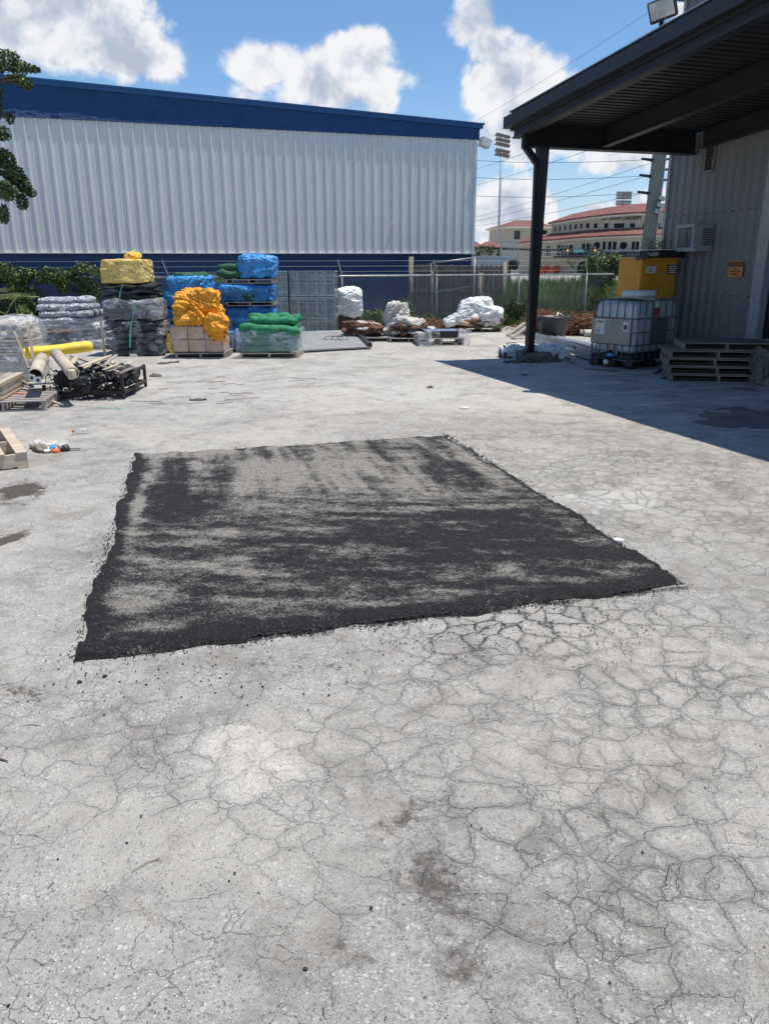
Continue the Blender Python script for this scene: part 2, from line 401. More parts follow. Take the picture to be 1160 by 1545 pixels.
_PM = np.random.RandomState(3).rand(64, 64, 64)
def vn3(P):
    i_ = np.floor(P).astype(int); f = P-i_; f = f*f*(3-2*f); i_ %= 64; j_ = (i_+1) % 64
    g = lambda a, b, c: _PM[a, b, c]
    x0, y0, z0 = i_.T; x1, y1, z1 = j_.T; fx, fy, fz = f.T
    a = g(x0, y0, z0)*(1-fx)+g(x1, y0, z0)*fx; b = g(x0, y1, z0)*(1-fx)+g(x1, y1, z0)*fx
    c = g(x0, y0, z1)*(1-fx)+g(x1, y0, z1)*fx; d_ = g(x0, y1, z1)*(1-fx)+g(x1, y1, z1)*fx
    return ((a*(1-fy)+b*fy)*(1-fz)+(c*(1-fy)+d_*fy)*fz)*2-1
def fold(P, sc, seed, crisp=1.):
    """cloth and film: sharp creases between nearly flat facets (several bent triangle waves)"""
    P = np.asarray(P, float); one = P.ndim == 1
    if one: P = P[None]
    R_ = np.random.RandomState(int(seed)*7+1); out = np.zeros(len(P)); q = P*sc*.55
    w_ = np.stack([vn3(q+k_*7.7+seed) for k_ in range(3)], 1)*.9
    q = q+w_
    for k_ in range(6):
        d_ = R_.normal(size=3); d_ /= np.linalg.norm(d_); fr = .7*1.6**k_
        x = (q@d_)*fr+R_.rand()*9; tri = np.abs((x % 1.)-.5)*4-1
        out += tri*(.70**k_)*(.35+.65*np.abs(vn3(q*.8+k_*3.1+11)))
    out = out*.62+vn3(P*sc*.8+seed*1.3)*.35
    return float(out[0]) if one else out
_CT = {}
def _cube(n):
    if n in _CT: return _CT[n]
    vs = {}; V = []; Fc = []
    def idx(*k):
        if k not in vs: vs[k] = len(V); V.append(k)
        return vs[k]
    for a in range(n):
        for b_ in range(n):
            for s_ in (0, n):
                for ax in range(3):
                    q = [(a, b_), (a+1, b_), (a+1, b_+1), (a, b_+1)]
                    q = [(x[0], x[1], s_) if ax == 0 else ((x[0], s_, x[1]) if ax == 1 else (s_, x[0], x[1])) for x in q]
                    if (s_ == 0) != (ax == 1): q = q[::-1]
                    Fc.append(tuple(idx(*x) for x in q))
    _CT[n] = (np.array(V, float)/n*2-1, np.array(Fc, dtype=np.int32)); return _CT[n]
def lumpmesh(name, mat, size, n=14, box=.6, amp=.05, sc=3., seed=1, taper=0., flat=True, warp=0.):
    """rounded box (box=1 square, 0 ellipsoid) with creases; base on z=0; origin bottom centre"""
    n = int(n*1.7)
    w_, dp, h = size; V, Fc = _cube(n)
    pe = 2+box*8; nn = (np.abs(V)**pe).sum(1)**(1/pe); q = V/nn[:, None]
    if box < .3: q = q*(box/.3)+V/np.linalg.norm(V, axis=1)[:, None]*(1-box/.3)
    hs = np.array([w_, dp, h])/2
    nd = q/hs; nd /= np.linalg.norm(nd, axis=1)[:, None]
    B = q*hs; tz = (B[:, 2]+h/2)/h; k_ = 1-taper*tz; B[:, 0] *= k_; B[:, 1] *= k_
    if warp: B = B+np.stack([vn3(B*1.9+seed+j*5.) for j in range(3)], 1)*warp
    B = B+nd*(fold(B, sc, seed)*amp)[:, None]
    B = B+nd*((vn3(B*sc*4.+seed)*.5+vn3(B*sc*9.+seed)*.25)*amp*.22)[:, None]
    B[:, 2] += h/2
    if flat: B[:, 2] = np.maximum(B[:, 2], 0)
    me = bpy.data.meshes.new(name); me.from_pydata(B.tolist(), [], Fc.tolist()); me.materials.append(MATS[mat]); me.shade_smooth(); me.update(); return me
def lump(name, mat, parent, size, loc=(0, 0, 0), rot=(0, 0, 0), **kw):
    me = lumpmesh(name, mat, size, **kw)
    return put(name, me, parent, loc, rot)
def floppy(name, mat, parent, p0, p1, r, seed=0, n=10, seg=10, flat=.8, bend=.04, lumpy=.12, cap=True):
    """a soft roll of sheet or net, uneven along its length"""
    p0, p1 = Vector(p0), Vector(p1); pts = []; rs = []
    for i in range(seg+1):
        t_ = i/seg; p = p0.lerp(p1, t_)
        p += Vector((0, mn.noise(Vector((t_*3, seed, 0)))*bend, mn.noise(Vector((t_*3, seed, 9)))*bend))
        e = 1. if 0 < i < seg else .72
        pts.append(p); rs.append(r*e*(1+lumpy*mn.noise(Vector((t_*6, seed*2.3, 4)))*2))
    mb = MB().tube(pts, rs, n, cap, flat)
    return mb.build(name, mat, parent, True)
def ribbon(mb, pts, w, th=.003):
    for a, b in zip(pts[:-1], pts[1:]): mb.bar(a, b, w, th)
    return mb
def textmesh(name, txt, size, mat, parent=None, loc=(0, 0, 0), rot=(PI/2, 0, 0), ext=.002, align='CENTER', xs=1.):
    cu = bpy.data.curves.new(name, 'FONT'); cu.body = txt; cu.size = size; cu.extrude = ext; cu.align_x = align; cu.align_y = 'CENTER'
    cu.resolution_u = 2
    tmp = bpy.data.objects.new('tmp_text', cu); COL.objects.link(tmp)
    dg = bpy.context.evaluated_depsgraph_get(); me = bpy.data.meshes.new_from_object(tmp.evaluated_get(dg)); me.name = name
    bpy.data.objects.remove(tmp); bpy.data.curves.remove(cu)
    me.materials.clear(); me.materials.append(MATS[mat])
    if xs != 1.:
        for v_ in me.vertices: v_.co.x *= xs
    return put(name, me, parent, loc, rot)
def spot(x0, x1, yb):
    A, B = G(x0, yb), G(x1, yb)
    c = (A+B)/2; w_ = float(np.linalg.norm(B-A)); return Vector(c), w_, w_/(x1-x0), math.atan2(B[1]-A[1], B[0]-A[0])
# ------------------------------------------------------------------ ground
# stains and wear are noted where they lie in the photograph and carried to the ground plane
cT, sT = math.cos(TH), math.sin(TH)
def topix(X, Y):
    dx, dy, dz = X-CAMP[0], Y-CAMP[1], -HC
    z = dx*Fv[0]+dy*Fv[1]+dz*Fv[2]; z = np.where(z < .05, .05, z)
    return PW/2+FPX*(dx*Rv[0]+dy*Rv[1]+dz*Rv[2])/z, PH/2-FPX*(dx*Uv[0]+dy*Uv[1]+dz*Uv[2])/z
def vnoise(X, Y, sc, seed=0, oct=4):
    r_ = np.random.RandomState(seed); Pm = r_.rand(256, 256); out = np.zeros_like(X); amp = 1.; tot = 0.
    for o_ in range(oct):
        x = X*sc+o_*17.3; y = Y*sc+o_*9.1; xi = np.floor(x).astype(int); yi = np.floor(y).astype(int)
        fx = x-xi; fy = y-yi; fx = fx*fx*(3-2*fx); fy = fy*fy*(3-2*fy)
        a = Pm[xi % 256, yi % 256]; b = Pm[(xi+1) % 256, yi % 256]; c = Pm[xi % 256, (yi+1) % 256]; d_ = Pm[(xi+1) % 256, (yi+1) % 256]
        out += amp*((a*(1-fx)+b*fx)*(1-fy)+(c*(1-fx)+d_*fx)*fy); tot += amp; amp *= .55; sc *= 2.03
    return out/tot
def gb(px, py, cx, cy, rx, ry, rot=0., pw=1.):
    a = math.radians(rot); dx = px-cx; dy = py-cy
    u = (dx*math.cos(a)+dy*math.sin(a))/rx; v = (-dx*math.sin(a)+dy*math.cos(a))/ry
    return np.exp(-((u*u+v*v)**pw))
def axis(dense0, dense1, st, grow, lo, hi, near=8., fine_lo=True):
    def step(d_): return st+min(d_, near)*grow+max(d_-near, 0)*.13
    a = [dense0]
    while a[-1] > lo: a.append(a[-1]-(step(dense0-a[-1]) if fine_lo else .05+(dense0-a[-1])*.15))
    b = [dense1]
    while b[-1] < hi: b.append(b[-1]+step(b[-1]-dense1))
    mid = list(np.arange(dense0, dense1, st))
    return np.array(sorted(set(a[1:]+mid+b)))
xs = axis(-1.6, 1.6, .013, .0105, -2500, 2500)
ys = axis(1.2, 3.0, .0115, .0085, -300, 4000, 17., False)
XX, YY = np.meshgrid(xs, ys)
px, py = topix(XX, YY)
front = YY > .6
n1 = vnoise(XX, YY, 1.3, 1); n2 = vnoise(XX, YY, 5., 2, 5); n3 = vnoise(XX*1., YY*1., .35, 3, 3)
n4 = vnoise(XX, YY, 2.6, 12, 5)
wx = px+(n2-.5)*110+(n1-.5)*60; wy = py+(vnoise(XX, YY, 6., 5)-.5)*70*np.clip((py-500)/500, .1, 1)
pale = 1.9*gb(wx, wy, 362, 1148, 88, 52, -12, 1.6)+.9*gb(wx, wy, 930, 755, 70, 20)+.55*gb(wx, wy, 930, 752, 80, 20, 5)+.4*gb(wx, wy, 1120, 790, 110, 60)+.3*gb(wx, wy, 640, 600, 250, 30)
pale += .45*gb(wx, wy, 770, 1440, 80, 60)+.35*gb(wx, wy, 1010, 1160, 130, 50)+.35*gb(wx, wy, 200, 1120, 80, 60)+.22*gb(wx, wy, 1080, 1490, 120, 60)+.3*gb(wx, wy, 80, 700, 60, 25)
pale += .25*gb(wx, wy, 60, 980, 200, 90)+.3*gb(wx, wy, 800, 690, 300, 40)+.55*(py < 680)*np.clip((660-py)/60, 0, 1)
pale = np.clip(pale+(n4-.5)*.8, 0, 1.4)
tan = .55*gb(wx, wy, 640, 1080, 260, 110)+.4*gb(wx, wy, 30, 740, 80, 50)+.5*gb(wx, wy, 860, 985, 240, 60)+.35*gb(wx, wy, 560, 640, 400, 40)+.7*gb(wx, wy, 365, 1145, 80, 50)+.4*gb(wx, wy, 900, 640, 140, 40)
tan += .8*gb(px, py, 560, 515, 500, 12)
tan = np.clip(tan+(n1-.5)*.3, 0, 1)
oil = np.clip(1.2*gb(px+(n4-.5)*60, py+(n2-.5)*30, 30, 742, 40, 15, -14, 1.2)+1.2*gb(px+(n4-.5)*40, py+(n2-.5)*16, 10, 817, 38, 8, -18, 1.2)+.5*gb(px+(n4-.5)*60, py+(n2-.5)*30, 25, 1040, 60, 18), 0, 1.2)
dark = .45*gb(wx, wy, 625, 1300, 110, 170)+.75*gb(wx, wy, 655, 1335, 60, 40)+.7*gb(wx, wy, 668, 1445, 60, 36)
dark += .5*gb(wx, wy, 610, 1230, 40, 20)+.75*gb(wx, wy, 515, 1432, 16, 26, -30)+.35*gb(wx, wy, 350, 1010, 160, 18)+.3*gb(wx, wy, 880, 1110, 60, 22)+.4*gb(wx, wy, 1130, 1250, 30, 18)+.5*gb(wx, wy, 25, 1040, 40, 18)
dark += .16*gb(wx, wy, 120, 800, 110, 70)+.22*gb(wx, wy, 470, 1010, 120, 22)+.3*gb(wx, wy, 690, 1130, 50, 20)
dark = np.clip(dark, 0, 1.2)
coarse = np.clip(gb(wx, wy, 60, 1480, 400, 190, 0, 2.)*1.1, 0, 1)
crack = np.clip(.95*gb(wx, wy, 930, 1000, 330, 110, 0, 2.)+.8*gb(wx, wy, 1000, 1370, 330, 260, 0, 2.)+.75*gb(wx, wy, 960, 740, 360, 95, 8, 2.)+.5*gb(wx, wy, 200, 1150, 300, 130)+.5*gb(wx, wy, 640, 1220, 300, 220), 0, 1)
tar = np.clip(gb(px, py, 780, 945, 190, 36, -6, 2.), 0, 1)*.9
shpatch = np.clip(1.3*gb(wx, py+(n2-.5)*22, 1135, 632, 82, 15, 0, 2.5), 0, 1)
for a_ in (oil, pale, tan, dark, coarse, crack, tar, shpatch): a_[~front] = .25
zz = (n1-.5)*.012+(n2-.5)*.006*(1+coarse)
zz += crack*.012*(vnoise(XX, YY, 4.2, 8, 2)-.5)-dark*.006
far = np.hypot(XX, YY); zz *= np.clip((40-far)/25, 0, 1)
zz[(YY > 11.)] *= .5
nx_, ny_ = len(xs), len(ys)
co_ = np.stack([XX.ravel(), YY.ravel(), zz.ravel()], 1).astype(np.float32)
ii = np.arange((ny_-1)*(nx_-1)); i0 = (ii//(nx_-1))*nx_+ii % (nx_-1)
quads = np.stack([i0, i0+1, i0+nx_+1, i0+nx_], 1).astype(np.int32)
def gridmesh(name, co_, quads, attrs):
    me = bpy.data.meshes.new(name); me.vertices.add(len(co_)); me.vertices.foreach_set('co', co_.ravel())
    me.loops.add(quads.size); me.loops.foreach_set('vertex_index', quads.ravel())
    me.polygons.add(len(quads)); me.polygons.foreach_set('loop_start', np.arange(0, quads.size, 4, dtype=np.int32))
    me.update(calc_edges=True)
    for k, v_ in attrs.items():
        a = me.attributes.new(k, 'FLOAT', 'POINT'); a.data.foreach_set('value', np.asarray(v_, dtype=np.float32).ravel())
    me.shade_smooth(); return me
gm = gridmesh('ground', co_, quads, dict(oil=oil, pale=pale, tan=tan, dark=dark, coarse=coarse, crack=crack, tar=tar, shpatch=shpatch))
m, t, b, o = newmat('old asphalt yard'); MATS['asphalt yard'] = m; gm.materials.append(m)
co = t.tc()
A = {k: t.attr(k) for k in ('oil', 'pale', 'tan', 'dark', 'coarse', 'crack', 'tar', 'shpatch')}
warp = t.v('SCALE', t.v('SUBTRACT', t.noise(co, 3.5, 4., .6, out='Color'), (.5, .5, .5)), scale=.18)
wco = t.v('ADD', co, warp)
warp2 = t.v('SCALE', t.v('SUBTRACT', t.noise(co, 20., 3., .6, out='Color'), (.5, .5, .5)), scale=.028)
wco2 = t.v('ADD', wco, warp2)
big = t.noise(wco, 1.2, 5., .6); mid = t.noise(co, 6., 6., .65); fine = t.noise(co, 55., 6., .7); vf = t.noise(co, 240., 3., .7)
# binder colour under the dust
base = t.mix(t.ss(big, .3, .7), (.27, .265, .255), (.37, .362, .345))
base = t.mix(t.m('MULTIPLY', A['coarse'], .75), base, (.2, .205, .212))
# dust film settles unevenly
dustm = t.ss(t.m('ADD', t.m('MULTIPLY', mid, .5), t.m('MULTIPLY', fine, .5)), .43, .57)
base = t.mix(t.m('MULTIPLY', dustm, .52), base, (.50, .487, .46))
base = t.mix(t.m('MULTIPLY', A['tan'], .42), base, (.41, .375, .335))
palef = t.ss(t.m('ADD', A['pale'], t.m('MULTIPLY', t.m('SUBTRACT', fine, .5), .9)), .25, 1.05)
base = t.mix(t.m('MULTIPLY', palef, .88), base, t.mix(A['tan'], (.60, .60, .585), (.82, .77, .68)))
wst = t.v('ADD', co, t.v('SCALE', t.noise(co, 60., 1., out='Color'), scale=.005))
# aggregate: pale stones in a fine matrix, three sizes
def stones(scale, lo, hi, colr, amt):
    global base
    n = t.node('ShaderNodeTexVoronoi'); t.put(n.inputs['Vector'], wst); n.inputs['Scale'].default_value = scale
    sep = t.node('ShaderNodeSeparateColor'); t.l.new(n.outputs['Color'], sep.inputs[0])
    pick = t.ss(sep.outputs[0], lo, hi)
    sz_ = t.m('ADD', .22, t.m('MULTIPLY', sep.outputs[1], .25))
    inside = t.m('SUBTRACT', 1., t.ss(t.m('DIVIDE', n.outputs['Distance'], sz_), .7, 1.15))
    f = t.m('MULTIPLY', pick, inside)
    base = t.mix(t.m('MULTIPLY', f, amt), base, colr)
    return f
patchy = t.ss(t.noise(wco, 4.5, 5., .65), .42, .56)
base = t.mix(t.m('MULTIPLY', t.m('MULTIPLY', patchy, fine), .5), base, (.56, .555, .54))
grm = t.noise(co, 120., 4., .75)
base = t.mix(t.m('MULTIPLY', t.ss(grm, .5, .7), .6), base, (.13, .128, .122))
base = t.mix(t.m('MULTIPLY', t.ss(t.noise(co, 16., 6., .75), .52, .66), .42), base, (.16, .157, .15))
s1 = stones(95., .42, .5, (.72, .71, .69), t.m('MULTIPLY', t.m('ADD', .2, t.m('MULTIPLY', patchy, .8)), .9))
s2 = stones(46., .78, .82, (.70, .69, .67), t.m('MULTIPLY', t.m('ADD', .15, t.m('MULTIPLY', patchy, .85)), .85))
s3 = stones(70., .7, .78, (.13, .132, .135), t.m('ADD', .25, t.m('MULTIPLY', A['coarse'], .65)))
s4 = stones(170., .6, .7, (.15, .15, .15), .5)
base = t.mix(t.m('MULTIPLY', t.ss(vf, .35, .7), .35), base, (.16, .16, .158), 'MIX')
broad = t.ss(t.noise(t.v('ADD', wco, (11, 2, 0)), .55, 6., .62), .42, .66)
base = t.mix(t.m('MULTIPLY', broad, .5), base, (.52, .50, .46))
dirt = t.ss(t.noise(t.v('ADD', wco, (3, 8, 0)), 2.1, 8., .72, .4), .50, .66)
base = t.mix(t.m('MULTIPLY', dirt, .58), base, (.21, .197, .18))
base = t.mix(1., base, (1.02, 1.005, .975), 'MULTIPLY')
# oily and dug-out dark spots
dkn = t.m('ADD', t.m('MULTIPLY', t.noise(co, 26., 7., .75), .6), t.m('MULTIPLY', mid, .4))
dk = t.ss(t.m('ADD', t.m('MINIMUM', A['dark'], 1.05), t.m('MULTIPLY', t.m('SUBTRACT', dkn, .5), 4.0)), .30, 1.15)
base = t.mix(t.m('MULTIPLY', dk, .85), base, (.085, .074, .062))
ok_ = t.ss(t.m('ADD', A['oil'], t.m('MULTIPLY', t.m('SUBTRACT', dkn, .5), 2.2)), .3, .8)
base = t.mix(t.m('MULTIPLY', ok_, .88), base, (.055, .042, .03))
# scattered dark crumbs
cr = t.node('ShaderNodeTexVoronoi'); t.put(cr.inputs['Vector'], wco2); cr.inputs['Scale'].default_value = 14.
crs = t.m('SUBTRACT', 1., t.ss(cr.outputs['Distance'], .035, .075))
base = t.mix(t.m('MULTIPLY', crs, .6), base, (.06, .058, .055))
# alligator cracks: two nets
c1 = t.voro(wco2, 6.8, 'DISTANCE_TO_EDGE'); c2 = t.voro(t.v('ADD', wco2, (7.3, 2.1, 0)), 8.5, 'DISTANCE_TO_EDGE')
brk = t.ss(t.noise(co, 2.6, 5., .65), .36, .58); brk2 = t.ss(t.noise(t.v('ADD', co, (4, 4, 0)), 3.1, 3.), .42, .6)
wdn = t.m('ADD', .35, t.m('MULTIPLY', t.ss(t.noise(co, 9., 3.), .35, .68), 1.1))
def net(cx, wd, gate): return t.m('MULTIPLY', t.m('SUBTRACT', 1., t.ss(t.m('DIVIDE', cx, wdn), wd*.2, wd)), gate)
k1 = net(c1, .024, t.m('MULTIPLY', A['crack'], brk)); k2 = net(c2, .035, t.m('MULTIPLY', t.m('MULTIPLY', A['crack'], brk2), .55))
k3 = net(c1, .013, t.m('MULTIPLY', brk2, .45))
k = t.m('MAXIMUM', t.m('MAXIMUM', k1, k2), k3)
soft = t.m('MULTIPLY', t.m('SUBTRACT', 1., t.ss(t.m('ADD', c1, t.m('MULTIPLY', t.m('SUBTRACT', fine, .5), .12)), .0, .17)), t.m('MULTIPLY', A['crack'], t.ss(brk, -.4, 1.)))
base = t.mix(t.m('MULTIPLY', soft, .28), base, (.2, .195, .185))
base = t.mix(t.m('MULTIPLY', t.m('MULTIPLY', k, t.ss(mid, .38, .62)), .27), base, (.085, .08, .073))
kt = net(c1, .07, A['tar'])
base = t.mix(t.m('MULTIPLY', kt, t.ss(fine, .35, .55)), base, (.03, .03, .03))
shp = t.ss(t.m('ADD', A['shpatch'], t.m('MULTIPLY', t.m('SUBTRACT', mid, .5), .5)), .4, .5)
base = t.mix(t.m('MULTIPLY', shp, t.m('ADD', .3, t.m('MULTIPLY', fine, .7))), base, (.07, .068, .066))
t.put(b.inputs['Base Color'], base)
b.inputs['Roughness'].default_value = .88; b.inputs['Specular IOR Level'].default_value = .28
h = t.m('ADD', t.m('MULTIPLY', s1, .25), t.m('MULTIPLY', s2, .5))
h = t.m('ADD', h, t.m('MULTIPLY', fine, 1.2)); h = t.m('ADD', h, t.m('MULTIPLY', vf, .35)); h = t.m('ADD', h, t.m('MULTIPLY', mid, 2.0))
h = t.m('SUBTRACT', h, t.m('MULTIPLY', s3, .4)); h = t.m('SUBTRACT', h, t.m('MULTIPLY', s4, .2))
h = t.m('SUBTRACT', h, t.m('MULTIPLY', t.m('ADD', k, t.m('MULTIPLY', soft, .6)), 2.2))
h = t.m('SUBTRACT', h, t.m('MULTIPLY', crs, -.8))
t.put(b.inputs['Normal'], t.bump(h, 1., .0065))
g_ = put('ground', gm); kind(g_, 'structure')

# soil and weeds strip under the fence, and the verge beyond it
m, t, b, o = newmat('bare soil'); MATS['bare soil'] = m
co = t.tc(); n = t.noise(co, 1.2, 7., .65); n2 = t.noise(co, 14., 6., .7)
t.put(b.inputs['Base Color'], t.mix(t.ss(n, .36, .52), t.mix(n2, (.2, .155, .115), (.33, .28, .22)), (.075, .11, .035))); b.inputs['Roughness'].default_value = .95
t.put(b.inputs['Normal'], t.bump(n2, .8, .03))
def strip(name, P, mat, z, nseg=60, amp=.25, seed=3):
    """P: list of (near xy, far xy) pairs"""
    mb = MB(); vs = []; M_ = len(P)
    for i in range(nseg+1):
        f_ = i/nseg*(M_-1); k_ = min(int(f_), M_-2); u = f_-k_
        a = Vector(P[k_][0]).lerp(Vector(P[k_+1][0]), u); c = Vector(P[k_][1]).lerp(Vector(P[k_+1][1]), u)
        a = a+(c-a).normalized()*mn.noise(Vector((i*.35, seed, 0)))*amp
        for q in range(9):
            p = a.lerp(c, q/8); vs.append((p.x, p.y, z+mn.noise(Vector((p.x*.8, p.y*.8, seed)))*.02*(0 if q == 0 else 1) + (.02 if q else -.015)))
    fs = [(i*9+q, i*9+q+9, i*9+q+10, i*9+q+1)[::-1] for i in range(nseg) for q in range(8)]
    mb.add(vs, fs); o = mb.build(name, mat, None, True); kind(o, 'structure'); return o
FA = Vector(AY(-40, 416, 20.4)); FB = Vector(AY(919, 413, 24.6)); FA.z = FB.z = 0
fdir = (FB-FA).normalized(); fnor = Vector((-fdir.y, fdir.x, 0))
strip('soil_strip', [((FA-fnor*1.6)[:2], (FA+fnor*40)[:2]), ((FA+fdir*8-fnor*.9)[:2], (FA+fdir*8+fnor*40)[:2]), ((FA+fdir*13-fnor*1.6)[:2], (FA+fdir*13+fnor*40)[:2]), ((FB-fnor*2.2)[:2], (FB+fnor*40)[:2]), ((FB+fdir*30-fnor*1)[:2], (FB+fdir*30+fnor*40)[:2])], 'bare soil', .0, 120)

# ------------------------------------------------------------------ asphalt patch
c00 = G(113, 998); c10 = G(1033, 886); c01 = G(205, 688); c11 = G(672, 657)
NU, NV = 420, 380
us = np.linspace(0, 1, NU); vsv = np.linspace(0, 1, NV); U_, V_ = np.meshgrid(us, vsv)
# slight bows of the four sides, as laid by hand
P2 = (c00[None, None]*((1-U_)*(1-V_))[..., None]+c10[None, None]*(U_*(1-V_))[..., None]+c01[None, None]*((1-U_)*V_)[..., None]+c11[None, None]*(U_*V_)[..., None])
X, Y = P2[..., 0].copy(), P2[..., 1].copy()
def edge(sd, sc=9., big=.035, small=.05):
    s_ = np.linspace(0, 40, 2000); return (lambda q: (vnoise(q*sc, q*0+sd, .5, sd, 2)-.5)*2*big+(vnoise(q*sc*6, q*0+sd, 1., sd+3, 3)-.5)*2*small)
eN, eF, eL, eR = edge(21, 3.), edge(22, 3.), edge(23, 3.), edge(24, 3.)
wN = np.clip(1-V_/.08, 0, 1)**1.5; wF = np.clip(1-(1-V_)/.08, 0, 1)**1.5; wL = np.clip(1-U_/.08, 0, 1)**1.5; wR = np.clip(1-(1-U_)/.08, 0, 1)**1.5
Y += eN(U_)*wN*1.1 + eF(U_)*wF*1.5; X += eL(V_)*wL*1.3 + eR(V_)*wR*1.2
Y += -.05*np.sin(PI*U_)*wN*0
px, py = topix(X, Y)
nA = vnoise(X, Y, 1.8, 31, 4); nB = vnoise(X*.5, Y*3.2, 3., 32, 5); nC = vnoise(X, Y, 7., 33, 4)
rot = math.radians(10); Xr = X*math.cos(rot)-Y*math.sin(rot); Yr = X*math.sin(rot)+Y*math.cos(rot)
nS = vnoise(Xr*1.3, Yr*4.2, 2.4, 34, 6)
ux = U_*3.3; nV = vnoise(ux*5.5, V_*3.9*.8, 1.6, 44, 5); fw = np.clip((V_-.42)/.25, 0, 1); nS = nS*(1-fw)+nV*fw*1.1
wx = px+(nC-.5)*46; wy = py+(nA-.5)*34
dust = .40+0*X
dust += .36*gb(wx, wy, 480, 715, 190, 34, -4, 1.6)+.22*gb(wx, wy, 420, 770, 70, 26)+.30*gb(wx, wy, 620, 745, 130, 24, 8)
dust -= .38*gb(wx, wy, 268, 752, 48, 46, 0, 3.)
dust += .55*gb(wx, wy, 205, 775, 13, 75, 12, 2.)
dust += .40*gb(wx, wy, 300, 690, 110, 12, -3)
dust -= .25*gb(wx, wy, 470, 690, 90, 12)+.22*gb(wx, wy, 370, 780, 40, 18)+.16*gb(wx, wy, 560, 730, 22, 26, 20)+.2*gb(wx, wy, 640, 695, 34, 20)+.16*gb(wx, wy, 700, 735, 40, 24, 30)
dust += .40*gb(wx, wy, 722, 712, 62, 7, 40, 1.5)
dust -= .26*gb(wx, wy, 560, 815, 330, 24, 2)+.30*gb(wx, wy, 800, 815, 120, 36, 10)+.24*gb(wx, wy, 560, 870, 260, 26, -2)
dust += .30*gb(wx, wy, 260, 865, 140, 22, -6)+.32*gb(wx, wy, 190, 915, 60, 26)+.26*gb(wx, wy, 350, 925, 120, 16, -6)
dust += .85*gb(wx, py, 770, 862, 24, 6)+.34*gb(wx, wy, 640, 905, 90, 12, -6)+.28*gb(wx, wy, 800, 878, 110, 9, -4)+.25*gb(wx, wy, 960, 868, 50, 8)+.25*gb(wx, wy, 470, 835, 50, 8)
dN = V_*3.9; 
dust -= .95*np.exp(-((V_-.012)/.022)**2)*(1-.4*(nC > .6))
dust += (nS-.5)*1.55+(nB-.5)*.9+(nC-.5)*.5+(vnoise(X, Y, 18., 41, 3)-.5)*.6
lft = np.exp(-((U_-.0)/(.012+.030*nC))**2); dust -= 1.1*lft
rgt = np.exp(-((1-U_)/.012)**2); dust -= .8*rgt*np.clip(1.3-V_*.5, 0, 1)
fdg = np.clip((V_-.93)/.07, 0, 1); dust += fdg*.35*(.4+nC)-.7*np.exp(-((V_-.985)/.007)**2)*(nB > .47)*(U_ > .3)
dust = np.clip(dust, 0, 1)
edge_h = np.clip(np.minimum(np.minimum(U_*3.2, (1-U_)*3.2), np.minimum(V_*3.9, (1-V_)*12))/.035, 0, 1)
Z = .004+.016*edge_h**.6*np.clip(1.2-V_*.7, .35, 1)+.010*np.exp(-((V_-.02)/.02)**2)*(.4+nC)+.007*lft*(.3+nC)*2+.006*rgt*(nC)*2
Z += (vnoise(X, Y, 28., 36, 3)-.5)*.014*(.35+np.exp(-((V_-.01)/.03)**2)+lft+rgt)
bord = (U_ == 0) | (U_ == 1) | (V_ == 0) | (V_ == 1); Z[bord] = -.012
gzs = (vnoise(X, Y, 1.3, 1)-.5)*.012+(vnoise(X, Y, 5., 2, 5)-.5)*.006; Z += gzs+.004
ii = np.arange((NV-1)*(NU-1)); i0 = (ii//(NU-1))*NU+ii % (NU-1)
pmesh = gridmesh('asphalt_patch', np.stack([X.ravel(), Y.ravel(), Z.ravel()], 1).astype(np.float32), np.stack([i0, i0+1, i0+NU+1, i0+NU], 1).astype(np.int32), dict(dust=dust))
m, t, b, o = newmat('fresh asphalt'); pmesh.materials.append(m); co = t.tc()
fine = t.noise(co, 70., 5., .7); vf = t.noise(co, 260., 3., .7); grain = t.voro(co, 120.); md = t.noise(t.scale(co, (1, 1.5, 1)), 16., 6., .72)
du = t.attr('dust')
col = t.mix(grain, (.005, .005, .0055), (.024, .024, .0245))
f = t.ss(t.m('ADD', du, t.m('ADD', t.m('MULTIPLY', t.m('SUBTRACT', fine, .5), 2.9), t.m('MULTIPLY', t.m('SUBTRACT', md, .5), 1.3))), .10, 1.35)
col = t.mix(t.m('MULTIPLY', f, .95), col, (.40, .375, .33))
n = t.node('ShaderNodeTexVoronoi'); t.put(n.inputs['Vector'], co); n.inputs['Scale'].default_value = 85.
sep = t.node('ShaderNodeSeparateColor'); t.l.new(n.outputs['Color'], sep.inputs[0])
sp = t.m('MULTIPLY', t.m('GREATER_THAN', sep.outputs[0], .82), t.m('SUBTRACT', 1., t.ss(n.outputs['Distance'], .2, .34)))
col = t.mix(t.m('MULTIPLY', sp, t.m('ADD', .12, t.m('MULTIPLY', du, .75))), col, (.5, .5, .48))
t.put(b.inputs['Base Color'], col); b.inputs['Roughness'].default_value = .75; b.inputs['Specular IOR Level'].default_value = .35
hh = t.m('ADD', t.m('MULTIPLY', grain, -1.2), t.m('ADD', t.m('MULTIPLY', fine, 2.), vf))
t.put(b.inputs['Normal'], t.bump(hh, 1., .007))
patch = put('asphalt_patch', pmesh); kind(patch, 'structure')

def ground_z(x, y): return 0.
